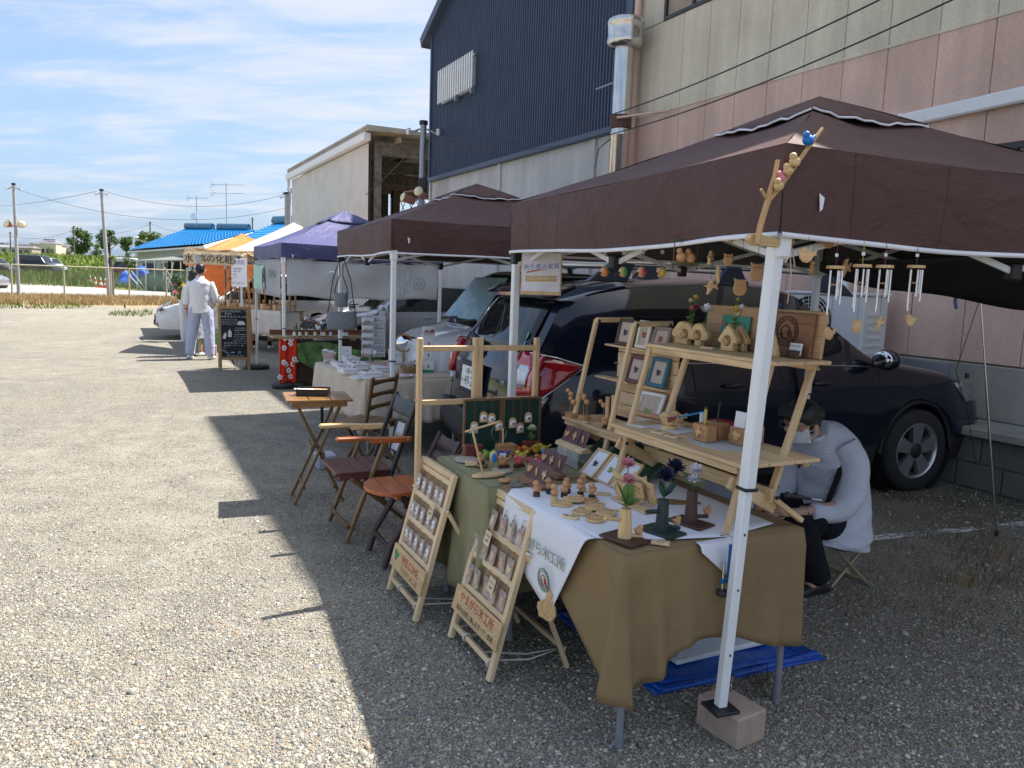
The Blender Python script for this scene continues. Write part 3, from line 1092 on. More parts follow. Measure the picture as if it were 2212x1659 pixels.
# ====== pop-up tents
WPAINT=plain('tent_leg_white',(0.78,0.79,0.80),0.35,var=0.03)
TRIMW=fabric('white_hem',(0.80,0.80,0.84),0.7,weave=False,wr=.1)
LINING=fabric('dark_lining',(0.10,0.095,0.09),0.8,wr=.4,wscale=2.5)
def tarp_mat(name,c,rough=0.5):
 m,nt,b=newmat(name)
 v=coords(nt,'Object',(1,1,1.6))
 n=tex_noise(nt,v,2.2,5,0.6,1.5)
 n2=tex_noise(nt,v,11,5,0.6,1.0)
 lo=tuple(x*.86 for x in c);hi=tuple(x*1.12 for x in c)
 nt.links.new(ramp(nt,n.outputs['Fac'],[(0.3,lo),(0.7,hi)]),b.inputs['Base Color'])
 b.inputs['Roughness'].default_value=rough
 b.inputs['Specular IOR Level'].default_value=0.25
 ad=nt.nodes.new('ShaderNodeMath');ad.operation='MULTIPLY_ADD'
 nt.links.new(n2.outputs['Fac'],ad.inputs[0]);ad.inputs[1].default_value=0.22
 nt.links.new(n.outputs['Fac'],ad.inputs[2])
 bump(nt,b,ad.outputs[0],0.55,0.05)
 return m
BROWN=tarp_mat('brown_canopy',(0.098,0.049,0.044),0.6)
NAVYC=tarp_mat('navy_canopy',(0.085,0.085,0.20),0.5)
CREAM=tarp_mat('cream_canopy',(0.66,0.56,0.42),0.7)
ORANGE=tarp_mat('orange_canopy',(0.80,0.20,0.05),0.6)
def tent(name,label,near,ang,size,zb,ze,zp,mat,hem=True,base='plate',legs=True,cap=True,seed=1,feet=None,lmat=None,trusses=True,lean=(0,0,0,0)):
 rng=random.Random(seed)
 t=thing(name,label,'tent',(near[0],near[1],0),ang)
 S=size
 ov=.035
 c4=[(-ov,-ov),(S+ov,-ov),(S+ov,S+ov),(-ov,S+ov)]
 pk=(S/2,S/2)
 ph=[rng.uniform(0,6)for _ in range(12)]
 roof=MB()
 def rz(t_):
  return lerp(ze,zp,t_*.88+.12*t_*t_)
 for k in range(4):
  a,b_=c4[k],c4[(k+1)%4]
  def fn(u,w,a=a,b_=b_,k=k):
   x=lerp(lerp(a[0],b_[0],u),pk[0],w);y=lerp(lerp(a[1],b_[1],u),pk[1],w)
   sag=sin(pi*u)*(1-w)*w*4
   z=rz(w)-.035*sag+.006*sin(u*9+ph[k])*sag+.004*sin(w*14+u*7+ph[k+4])
   z-=.012*sin(pi*u)*(1-w)
   return(x,y,z)
  roof.grid(fn,14,10,True)
 roof.build('roof',mat,t)
 lin=MB()
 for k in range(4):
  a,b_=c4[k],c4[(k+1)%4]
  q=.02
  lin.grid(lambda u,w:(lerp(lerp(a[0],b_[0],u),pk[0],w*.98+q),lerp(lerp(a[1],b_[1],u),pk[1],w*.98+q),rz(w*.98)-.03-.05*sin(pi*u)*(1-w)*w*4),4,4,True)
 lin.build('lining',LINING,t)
 hb=zb
 for k in range(4):
  a,b_=c4[k],c4[(k+1)%4]
  nx,ny=(b_[1]-a[1])/S,-(b_[0]-a[0])/S
  v=MB()
  def fn(u,w,a=a,b_=b_,nx=nx,ny=ny,k=k):
   bl=(1-w)*(.012*sin(u*11+ph[k])+.010*sin(u*23+ph[k+3]))+.012*sin(pi*u)*sin(pi*w)
   z=lerp(hb,ze,w)-(.012*sin(pi*u))+(1-w)*.006*sin(u*8+ph[k+2])
   return(lerp(a[0],b_[0],u)+nx*bl,lerp(a[1],b_[1],u)+ny*bl,z)
  v.grid(fn,26,6,True)
  def fi(u,w,f=fn):
   p=f(u,w);return(p[0]-nx*.006,p[1]-ny*.006,p[2])
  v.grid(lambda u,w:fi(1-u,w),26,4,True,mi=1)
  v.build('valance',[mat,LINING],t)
  if hem:
   h=MB()
   h.tube([Vector(fn(i/26,0))+Vector((nx*.002,ny*.002,-.004))for i in range(27)],.0058,5,caps=False,flat=1.6)
   h.build('hem',TRIMW,t)
  if S>2.2:
   for uu in(.12,.30):
    s_=MB()
    s_.tube([Vector(fn(uu,w/5))+Vector((nx*.002,ny*.002,0))for w in range(6)],.0007,4,caps=False)
    s_.build('seam',mat,t)
 if cap:
  cp=MB();hm=MB()
  f0=.30
  for k in range(4):
   a,b_=c4[k],c4[(k+1)%4]
   def fc(u,w,a=a,b_=b_,k=k):
    ww=lerp(1-f0,1,w)
    x=lerp(lerp(a[0],b_[0],u),pk[0],ww);y=lerp(lerp(a[1],b_[1],u),pk[1],ww)
    z=rz(ww)+.014+.02*w*(1-w)+(1-w)*(.005*sin(u*16+ph[k])+.005*sin(u*33+ph[k+1])-.022*sin(pi*u))
    return(x,y,z)
   cp.grid(fc,14,5,True)
   hm.tube([Vector(fc(i/14,0))for i in range(15)],.0055,5,caps=False)
  solidify(cp.build('vent_cap',mat,t),.004)
  if hem:hm.build('cap_trim',TRIMW,t)
 tagp=MB();tagp.prism([(-.0,0),(.022,-.012),(.018,-.048),(.008,-.058)],.002,M=TR((S*.045,-ov-.012,ze-.15)))
 tagp.build('care_tag',TRIMW,t)
 lm=lmat or WPAINT
 cor=[(0,0),(S,0),(S,S),(0,S)]
 if legs:
  for i,(x,y)in enumerate(cor):
   z0=(feet[i][2]if feet else 0.0)
   bx,by=(feet[i][0],feet[i][1])if feet else(x,y)
   top=Vector((x,y,ze-.04));bot=Vector((bx,by,z0+.012))
   midp=bot.lerp(top,.42)
   g=MB();g.bar(midp,top,.046,.046,(0,1,0),ch=.006);lg=g.build('leg',lm,t)
   g=MB();g.bar(bot,midp+Vector((0,0,.05)),.037,.037,(0,1,0),ch=.005);g.build('lower_tube',lm,lg)
   g=MB();g.bar(midp-(top-bot).normalized()*.006,midp+(top-bot).normalized()*.006,.056,.056,(0,1,0),ch=.003)
   g.build('collar',BLACKP,lg)
   for zz in(.25,.55,.8)if i==0 else():
    pp=bot.lerp(midp,zz);g=MB();g.box(pp+Vector((0,-.0195,0)),(.006,.002,.008));g.build('pin_hole',BLACKP,lg)
   g=MB();g.box((bx,by,z0+.006),(.10,.10,.012),ch=.003);g.build('foot_plate',BLACKP,lg)
   g=MB();g.box((x,y,zb-.03),(.06,.06,.09),ch=.008);g.build('slider',BLACKP if i%2 else lm,lg)
 if trusses:
  for k in range(4):
   a,b_=Vector(cor[k]+(0,)),Vector(cor[(k+1)%4]+(0,))
   inn=(Vector((S/2,S/2,0))-(a+b_)/2).normalized()*.035
   hi,lo=ze-.07,zb-.075
   for h_ in range(2):
    p0,p1=a.lerp(b_,h_*.5)+inn,a.lerp(b_,h_*.5+.5)+inn
    for z1,z2,off in((hi,lo,0),(lo,hi,.018)):
     g=MB();g.bar(p0+Vector((0,0,z1))+inn*off*20,p1+Vector((0,0,z2))+inn*off*20,.012,.026,ch=.003)
     g.build('truss_bar',lm,t)
   m_=a.lerp(b_,.5)+inn
   for z_ in(lo,hi):
    g=MB();g.box(m_+Vector((0,0,z_)),(.05,.05,.07),ch=.008)
    g.build('truss_joint',BLACKP,t)
  for(x,y)in cor:
   g=MB();g.bar((x,y,ze-.08),(S/2,S/2,zp-.05),.012,.024,ch=.003);g.build('roof_bar',lm,t)
 return t
A1=Vector((.87,2.59,0));ANG1=atan2(.37,.929)
T1=tent('brown_tent','brown pop-up tent over the wooden bird craft stall',A1,ANG1,2.35,1.80,2.09,2.60,BROWN,seed=3,feet=[(-.075,.03,.122),(2.4,-.03,0),(2.4,2.4,0),(.02,2.4,0)])
A2=Vector((-1.07,6.8,0));ANG2=atan2(.4,.917)
T2=tent('brown_tent','brown pop-up tent over the beige accessory table',A2,ANG2,2.4,1.84,2.12,2.62,BROWN,seed=5)
A3=Vector((-3.25,10.86,0));ANG3=atan2(.46,.888)
T3=tent('navy_tent','navy blue pop-up tent hung with white printed banners',A3,ANG3,2.35,1.84,2.04,2.62,NAVYC,hem=False,seed=8)
A4=Vector((-5.55,15.7,0));ANG4=atan2(.46,.888)
T4=tent('cream_tent','cream market tent with an awning behind the navy tent',A4,ANG4,2.6,1.82,2.05,2.75,CREAM,hem=False,seed=9,cap=False)
A5=Vector((-8.0,19.4,0))
T5=tent('orange_tent','orange market tent beyond the cream tent',A5,ANG4,2.6,1.75,2.0,2.65,ORANGE,hem=False,seed=10,cap=False)
m=MB();m.grid(lambda u,w:(lerp(0,2.6,u),-.02+.03*sin(u*12)*w,lerp(1.8,.85,w)),20,6,True)
solidify(m.build('side_wall',ORANGE,T5),.004)
def concrete_weight():
 CW=plain('weight_concrete',(0.42,0.315,0.25),0.95,var=0.14,vs=14,bs=0.8,bscale=90,bdist=0.006)
 b=thing('concrete_block','reddish concrete block holding down the tent leg','block',(gz(1560,1590).x+.035,gz(1560,1590).y+.03,0),radians(33))
 m=MB();m.box((0,0,.060),(.15,.20,.118),ch=.006);m.build('block',CW,b)
 m=MB();m.tube([(.05,.05,.115),(.05,.05,.17)],.004,6);m.box((.05,.05,.143),(.02,.02,.007));m.lathe([(.010,.165),(.010,.185)],10,M=TR((.05,.05,0)));m.build('eye_bolt',STEEL,b)
concrete_weight()
def weight_disc(x,y,label,r=.17):
 m=MB();m.lathe([(r*.9,0),(r,.015),(r,.055),(r*.85,.075),(r*.3,.078)],24)
 o=m.build('tent_weight',BLACKP,None,(x,y,.001),label=label,cat='tent weight')
 return o
d3=Vector((cos(ANG3),sin(ANG3),0));l3=Vector((-sin(ANG3),cos(ANG3),0))
for i,(lx,ly,lab)in enumerate(((0,0,'round black rubber weight under the near leg of the navy tent'),(.12,.08,'second black weight lying beside the near leg of the navy tent'),(0,2.35,'thick black disc weight under the navy tent leg by the chalkboard'))):
 p=A3+d3*lx+l3*ly
 weight_disc(p.x+(.06 if i==1 else 0),p.y,lab,.17 if i<2 else .2)
def shade_tarp():
 t=thing('shade_tarp','black shade tarp tied to the brown tent on the wall side','tarp',(0,0,0))
 p1,p2=gy(1770,585,4.9),gy(2300,668,4.3)
 q1,q2=gy(1772,566,4.5),gy(2420,545,3.6)
 def fn(u,w):
  a=q1.lerp(q2,u);b_=p1.lerp(p2,u)
  p=a.lerp(b_,w)
  z=p.z-.05*sin(pi*u)*w-.02*sin(u*9)*w
  return(p.x,p.y,z)
 m=MB();m.grid(fn,16,6,True)
 solidify(m.build('sheet',fabric('black_tarp',(.028,.027,.026),.7,wr=.5),t),.004)
 s=thing('tarp_pole','thin metal pole propping up the black shade tarp','pole',(0,0,0))
 f=gz(2152,1158)
 top=gy(2118,642,f.y+.05)
 m=MB();m.tube([f+Vector((0,0,.02)),f.lerp(top,.35)],.009,8);m.build('lower_tube',STEEL,s)
 m=MB();m.tube([f.lerp(top,.34),f.lerp(top,.66)],.0075,8);m.build('middle_tube',STEEL,s)
 m=MB();m.tube([f.lerp(top,.65),top],.006,8);m.build('upper_tube',STEEL,s)
 m=MB();m.lathe([(.012,0),(.012,.04)],8,M=TR(f));m.build('tip',BLACKP,s)
 c=MB();c.tube([top,top+Vector((-.08,.05,-.5)),top.lerp(f,.5)+Vector((-.08,.1,0)),gz(2112,1040)+Vector((0,0,.02))],.0025,4)
 c.box(top.lerp(f,.33)+Vector((-.08,.08,0)),(.02,.02,.035))
 c.build('guy_rope',BLACKP,s)
 b_=fabric('blue_strap',(.12,.15,.35),.8)
 m=MB();m.tube([gy(2065,638,4.8),gy(2063,652,4.8),gy(2066,668,4.8)],.012,5,flat=.2);m.build('tie_strap',b_,t)
shade_tarp()
# ====== vehicles
def carpaint(name,c,rough=0.18,metal=0.0,coat=0.7):
 m,nt,b=newmat(name)
 setc(b,c)
 b.inputs['Roughness'].default_value=rough
 b.inputs['Metallic'].default_value=metal
 b.inputs['Coat Weight'].default_value=coat
 b.inputs['Specular IOR Level'].default_value=0.25
 b.inputs['Coat Roughness'].default_value=0.04
 v=coords(nt,'Object')
 n=tex_noise(nt,v,3,4,0.6)
 nt.links.new(ramp(nt,n.outputs['Fac'],[(0.3,tuple(x*.92 for x in c)),(0.7,tuple(min(1,x*1.08)for x in c))]),b.inputs['Base Color'])
 return m
TINT=plain('tinted_glass',(0.012,0.014,0.016),0.03,var=0,spec=0.75)
RUBBER=plain('tyre_rubber',(0.022,0.022,0.023),0.85,var=0.2,vs=20)
TRIM=plain('black_trim',(0.018,0.018,0.02),0.6,var=0.1)
CHROME=plain('chrome',(0.75,0.75,0.77),0.08,1.0,var=0)
REDL=plain('red_lens',(0.42,0.012,0.016),0.08,var=0.1,vs=20,coat=1.0)
CLEARL=plain('clear_lens',(0.55,0.55,0.57),0.08,0.3,var=0.25,vs=25,coat=1.0)
HEADL=plain('headlamp',(0.30,0.32,0.34),0.06,0.6,var=0.4,vs=12,coat=1.0)
PLATEW=plain('plate_white',(0.78,0.79,0.78),0.4,var=0.03)
PLATEG=plain('plate_ink',(0.03,0.055,0.04),0.5,var=0)
class Car:
 def __init__(s,name,label,loc,rz,paint,L=4.6,W=1.79,H=1.68,R=.345,xw=(.92,3.58),top=None,belt=None,rear=None,front=None,glass=(.17,.70),wind=(.565,.715),back=(1.04,1.56),pillars=((.40,.425),(.60,.612)),clad=True,plan=None,wheels=True,ns=72,tumble=.26,group=None):
  s.L,s.W,s.H,s.R,s.xw=L,W,H,R,xw
  s.t=thing(name,label,'car',loc,rz,group)
  s.top=curve(*top);s.belt=curve(*belt)
  s.xr=curve(*rear);s.xf=curve(*front)
  s.plan=curve(*(plan or([0,.03,.10,.25,.75,.90,.97,1],[.86,.93,.98,1,1,.97,.90,.80])))
  s.tumble=tumble
  nl=9
  def level(u,k):
   zt,zb=s.top(u),s.belt(u)
   hw=W/2*s.plan(u)
   x_est=u*L
   z0=.24
   gh=max(0.0,zt-zb-.06)
   wroof=hw*(.965-s.tumble*min(1.15,gh/.6))
   zz=[z0,.42,.60,lerp(.60,zb,.55),zb,lerp(zb,zt-.05,1.0),zt-.02,zt-.003,zt]
   ww=[hw*.955,hw*.99,hw*1.0,hw*.995,hw*.965,wroof,wroof*.86,wroof*.45,0.0]
   z,w=zz[k],ww[k]
   if k==5:z=max(zb+.004,zt-.055)
   arch=0
   for xc in xw:
    dx=abs(x_est-xc)
    ra=R+.075
    if dx<ra:arch=max(arch,R+sqrt(ra*ra-dx*dx)*1.0)
   if arch>0:
    lo=arch+.012*k
    if k<4:z=max(z,min(lo,zb-.05+.01*k))
   return w,z
  s.level=level
  def pt(u,k):
   w,z=level(u,k)
   x=s.xr(z)+u*(s.xf(z)-s.xr(z))
   return x,w,z
  s.pt=pt
  us=[i/ns for i in range(ns+1)]
  body=MB()
  def mat_of(i,k):
   um=(us[i]+us[min(i+1,ns)])/2
   gh=s.top(um)-s.belt(um)
   if k==4 and glass[0]<um<glass[1]and gh>.16:
    for(a,c)in pillars:
     if a<um<c:return 2
    return 1
   if k in(6,7)and wind[0]<um<wind[1]:return 3
   if k==5 and wind[0]<um<wind[1]:return 0
   if k==0 and clad:return 2
   return 0
  for side in(1,-1):
   def fn(a,b_,side=side):
    i=int(round(a*ns));k=int(round(b_*(nl-1)))
    x,w,z=pt(us[i],k)
    return(x,w*side,z)
   if side==1:
    body.grid(fn,ns,nl-1,True,mifn=mat_of)
   else:
    body.grid(lambda a,b_:fn(1-a,b_),ns,nl-1,True,mifn=lambda i,k:mat_of(ns-1-i,k))
  nc=14
  for u,sg in((0.0,-1),(1.0,1)):
   def fe(a,b_,u=u,sg=sg):
    k=b_*7
    k0=min(6,int(k));f=k-k0
    x0,w0,z0=pt(u,k0);x1,w1,z1=pt(u,k0+1)
    w,z=lerp(w0,w1,f),lerp(z0,z1,f)
    y=(2*a-1)*w
    x=(s.xr(z)if sg<0 else s.xf(z))+sg*.09*(1-(y/max(w,.01))**2 if w>.01 else 0)
    return(x,y*(-sg),z)
   body.grid(fe,nc,28,True,mifn=(lambda i,j:2 if j<5 and clad else 0)if sg<0 else(lambda i,j:0))
  s.body=body.build('body',[paint,TINT,TRIM,TINT],s.t)
  fl=MB();fl.box((L/2,0,.30),(L*.86,W*.8,.14));fl.build('underbody',TRIM,s.t)
  for xc in xw:
   for sy in(1,-1):
    if wheels:
     s.wheel(xc,sy*(W/2-.115),sy)
    a_=MB();a_.lathe([(0,-.26),(R+.07,-.26),(R+.07,-.02)],24,caps=False,M=Matrix.Translation((xc,sy*(W/2-.02),R))@Matrix.Rotation(-pi/2*sy,4,'X'))
    a_.build('wheel_well',TRIM,s.t)
 def wheel(s,x,y,sy):
  R=s.R
  M=Matrix.Translation((x,y,R))@Matrix.Rotation(-pi/2*sy,4,'X')
  t=MB();t.lathe([(R*.66,-.1),(R*.9,-.108),(R*.985,-.085),(R,-.05),(R,.05),(R*.985,.085),(R*.9,.108),(R*.68,.1)],36,M=M,caps=False)
  o=t.build('wheel',RUBBER,s.t)
  r=MB();r.lathe([(R*.70,.07),(R*.69,.098),(R*.64,.10),(R*.62,.06),(R*.60,.0)],36,M=M,caps=False)
  r.lathe([(0,.02),(R*.62,.02)],24,M=M,mi=1)
  for k in range(5):
   a=2*pi*k/5+.3
   Ms=M@Matrix.Rotation(a,4,'Z')
   w0,w1=R*.10,R*.20
   r.add([(R*.08,-w0,.085),(R*.64,-w1,.09),(R*.64,w1,.09),(R*.08,w0,.085),(R*.08,-w0,.04),(R*.64,-w1,.04),(R*.64,w1,.04),(R*.08,w0,.04)],[(0,1,2,3),(1,0,4,5),(3,2,6,7)],M=Ms)
  r.lathe([(R*.2,.06),(R*.18,.09),(0,.092)],16,M=M,mi=1)
  r.build('rim',[s.rim if hasattr(s,'rim')else ALUM,TRIM],o)
 def sidey(s,u,z):
  pw,pz=s.level(u,0)
  for k in range(1,9):
   w,zz=s.level(u,k)
   if zz>=z and zz>pz:
    return lerp(pw,w,max(0,(z-pz)/(zz-pz)))
   pw,pz=w,zz
  return pw
 def sidep(s,x,z,off=.006,side=-1):
  xr,xf=s.xr(z),s.xf(z)
  u=min(1,max(0,(x-xr)/(xf-xr)))
  return Vector((x,side*(s.sidey(u,z)+off),z))
 def rearp(s,y,z,off=.008):
  w=max(.05,s.sidey(0,z))
  return Vector((s.xr(z)-.09*(1-min(1,abs(y)/w)**2)-off,y,z))
 def frontp(s,y,z,off=.008):
  w=max(.05,s.sidey(1,z))
  return Vector((s.xf(z)+.09*(1-min(1,abs(y)/w)**2)+off,y,z))
 def patch(s,name,fn,quad,mat,n=8,parent=None,thick=.02):
  A,B,C,D=[Vector(q)for q in quad]
  m=MB()
  def g(u,w):
   q=A.lerp(B,u).lerp(D.lerp(C,u),w)
   return fn(q.x,q.y)
  m.grid(g,n,max(2,n//2),True)
  o=m.build(name,mat,parent or s.t)
  solidify(o,thick,0)
  return o
 def seam(s,name,pts,side,r=.004,mat=None):
  m=MB();m.tube([s.sidep(x,z,.001,side)for(x,z)in pts],r,4,caps=False)
  return m.build(name,mat or TRIM,s.t)
 def mirror(s,x,z,paint,side=-1):
  p=s.sidep(x,z,0,side)
  m=MB();m.ell(p+Vector((0,side*.13,.06)),(.07,.12,.085),12,8);o=m.build('door_mirror',paint,s.t)
  m=MB();m.ell(p+Vector((-.05,side*.135,.062)),(.028,.10,.068),12,8);m.build('mirror_glass',CHROME,o)
  m=MB();m.bar(p+Vector((0,0,.0)),p+Vector((0,side*.08,.04)),.05,.03);m.build('mirror_arm',TRIM,o)
  # ---- the black SUV parked behind the craft stall, nose to the wall
SUVC=carpaint('black_navy_paint',(0.007,0.010,0.022),0.14,0.0,0.6)
FDIR=Vector((.923,.386,0)).normalized()
SR=radians(math.degrees(atan2(FDIR.y,FDIR.x)))
near_rear=Vector((.10,4.86,0))
left=Vector((-FDIR.y,FDIR.x,0))
org=near_rear+left*(1.79/2)
suv=Car('parked_suv','black SUV parked nose to the wall behind the craft stall',(org.x,org.y,0),SR,SUVC,L=4.45,W=1.79,H=1.66,R=.345,xw=(.95,3.55),top=([0,.05,.12,.30,.44,.515,.69,.75,.92,.98,1],[1.52,1.60,1.65,1.69,1.675,1.61,1.16,1.10,1.0,.92,.82]),belt=([0,.3,.7,.76,.92,1],[1.10,1.08,1.04,1.02,.92,.76]),rear=([.24,.36,.5,.66,.85,1.0,1.2,1.5,1.7],[.16,.03,0,.03,.05,.07,.17,.37,.52]),front=([.24,.4,.55,.7,.85,1.7],[4.36,4.45,4.45,4.42,4.30,4.2]),glass=(.13,.675),wind=(.525,.69),pillars=((.30,.315),(.455,.475),(.625,.635)))
def dress_suv(c):
 t=c.t
 c.patch('rear_window',lambda y,z:c.rearp(y,z,.012),[(-.64,1.15),(.64,1.15),(.53,1.49),(-.53,1.49)],TINT,12,thick=.004)
 s=MB();s.grid(lambda u,w:(lerp(.27,.44,w)-.07*(1-(2*u-1)**2),lerp(-.64,.64,u),lerp(1.525,1.60,w)),10,2,True)
 so=solidify(s.build('spoiler',SUVC,t),.03)
 s=MB();s.box((.20,0,1.53),(.03,.24,.03),ch=.006);s.build('brake_light',plain('dark_red_lens',(.35,.10,.09),.15,coat=1),so)
 w=MB();w.tube([c.rearp(.02,1.14,.03),c.rearp(.30,1.19,.03),c.rearp(.50,1.20,.02)],[.022,.012,.006],6);w.build('rear_wiper',TRIM,t)
 for side in(-1,1):
  a=c.patch('tail_light',lambda y,z:c.rearp(y,z,.012),[(side*(.60 if side<0 else .80),.86),(side*.86,.86),(side*.86,1.15),(side*(.56 if side<0 else .80),1.15)],REDL,8,thick=.02)
  (c.patch if side<0 else(lambda*q,**w:None))('reverse_lamp',lambda y,z:c.rearp(y,z,.028),[(side*.625,.93),(side*.77,.93),(side*.77,1.07),(side*.625,1.07)],CLEARL,6,parent=a,thick=.008)
  def fl(x,z,side=side):return c.sidep(x,z,.008,side)
  c.patch('tail_light_wing',fl,[(.03,.86),(.14,.88),(.42,1.08),(.08,1.145)],REDL,8,parent=a,thick=.016)
  c.patch('indicator',fl,[(.03,.77),(.13,.785),(.18,.875),(.03,.85)],CLEARL,4,parent=a,thick=.014)
  m=MB();m.tube([fl(.08,1.158),fl(.25,1.128),fl(.44,1.08),fl(.3,.98),fl(.14,.865)],.006,5);m.build('chrome_edge',CHROME,a)
 pm=Matrix.Translation(c.rearp(.02,.90,.035))@Matrix.Rotation(-pi/2,4,'Z')@Matrix.Rotation(pi/2-.1,4,'X')
 g=MB();g.box((0,0,-.012),(.42,.24,.03),M=pm,ch=.01);g.build('plate_recess',TRIM,t)
 g=MB();g.box((0,0,.005),(.33,.165,.008),M=pm,ch=.004);p=g.build('number_plate',PLATEW,t)
 lettering('大阪 302',.047,PLATEG,p,pm@Matrix.Translation((.01,.045,.0098)))
 lettering('49-26',.098,PLATEG,p,pm@Matrix.Translation((.025,-.028,.0098)))
 lettering('み',.042,PLATEG,p,pm@Matrix.Translation((-.135,-.03,.0098)))
 em=Matrix.Translation(c.rearp(.02,1.085,.016))@Matrix.Rotation(-pi/2,4,'Z')@Matrix.Rotation(pi/2-.15,4,'X')
 g=MB();g.lathe([(.058,0),(.062,.006),(.056,.01),(.05,.006),(0,.006)],24,M=em@Matrix.Diagonal((1,.72,1,1)));e=g.build('emblem',CHROME,t)
 for(sx,sy,r)in((-.028,.012,.012),(.006,.016,.006),(.022,.008,.006),(.012,-.012,.006),(-.006,-.014,.006),(.030,-.010,.006)):
  st=MB()
  st.prism([(r*(1 if k%2==0 else .3)*cos(pi*k/4),r*(1 if k%2==0 else .3)*sin(pi*k/4))for k in range(8)],.002,M=em@Matrix.Translation((sx,sy,.009))@Matrix.Rotation(-pi/2,4,'X'))
  st.build('star',PLATEW,e)
 lm=Matrix.Translation(c.rearp(-.44,.93,.014))@Matrix.Rotation(-pi/2-.10,4,'Z')@Matrix.Rotation(pi/2-.1,4,'X')
 lettering('FORESTER',.043,CHROME,t,lm,.002,name='model_badge',spacing=1.1)
 for(y,z,col,w_)in((-.515,1.255,(.10,.35,.16),.05),(-.545,1.195,(.10,.25,.55),.045)):
  p_=c.rearp(y,z,.016)
  q=MB();q.lathe([(0,0),(w_,.001)],20,M=Matrix.Translation(p_)@Matrix.Rotation(-pi/2-.25,4,'Z')@Matrix.Rotation(pi/2-.45,4,'X')@Matrix.Diagonal((1,.62,1,1)))
  q.build('window_sticker',plain('sticker%d'%int(z*1000),col,.4,var=.3,vs=40),t)
 for k in range(5):
  m=MB();m.tube([c.rearp(lerp(-.8,.8,i/10),.66,-.02-k*.02)+Vector((0,0,.008+.002*k))for i in range(11)],.008,4);m.build('bumper_rib',TRIM,t)
 c.patch('bumper_guard',lambda y,z:c.rearp(y,z,.03),[(-.80,.46),(.80,.46),(.78,.66),(-.78,.66)],TRIM,12,thick=.05)
 for side in(-1,1):
  def rp(u):x=lerp(.75,2.75,u);return Vector((x,side*.575,1.665+.10+.012*sin(pi*u)))
  m=MB();m.tube([rp(.06+.88*i/12)for i in range(13)],.017,8,flat=1.3);r=m.build('roof_rail',CHROME,t)
  for x0,x1,dr in((.55,.87,1),(1.66,1.90,0),(2.62,2.95,-1)):
   m=MB()
   zz=1.775
   if dr==1:out=[(x0,1.64),(x1,1.64),(x1+.06,zz),(x1-.12,zz+.01)]
   elif dr==-1:out=[(x0,1.62),(x1+.05,1.59),(x0+.12,zz+.01),(x0-.05,zz)]
   else:out=[(x0-.04,1.63),(x1+.04,1.63),(x1-.06,zz+.015),(x0+.06,zz+.015)]
   m.prism(out,.06,M=TR((0,side*.575,0)),ch=.012);m.build('rail_foot',plain('rail_foot',(.03,.045,.075),.4),r)
 for side in(-1,1):
  c.seam('door_seam',[(1.42,.40),(1.40,.7),(1.30,.9),(1.27,1.08)],side)
  c.seam('door_seam',[(2.28,.36),(2.30,1.07)],side)
  c.seam('door_seam',[(3.12,.40),(3.15,.75),(3.02,1.03)],side)
  c.seam('belt_moulding',[(.65,1.10),(1.2,1.095),(2.2,1.075),(3.05,1.05)],side,.007,CHROME)
  for x in(1.62,2.45):
   m=MB();m.ell(c.sidep(x,.93,.02,side),(.10,.02,.02),10,6);m.build('door_handle',SUVC,t)
  c.mirror(2.98,1.06,SUVC,side)
  c.patch('headlamp',lambda x,z,side=side:c.sidep(x,z,.008,side),[(4.10,.74),(4.36,.74),(4.34,.88),(3.96,.90)],HEADL,6,thick=.02)
  c.patch('fuel_flap' if side<0 else 'panel_gap',lambda x,z,side=side:c.sidep(x,z,.004,side),[(.74,.82),(.92,.82),(.92,.97),(.74,.97)],SUVC,4,thick=.006)
  for xc in c.xw:
   m=MB();m.tube([c.sidep(xc+(c.R+.065)*cos(a),c.R+(c.R+.065)*sin(a),.006,side)for a in[pi*k/14 for k in range(15)]],.022,5,caps=False);m.build('arch_trim',TRIM,t)
 m=MB();m.box((4.40,0,.66),(.12,.8,.2),ch=.02);m.build('front_grille',TRIM,t)
suv.rim=plain('dark_alloy',(.42,.41,.39),.3,.8)
dress_suv(suv)
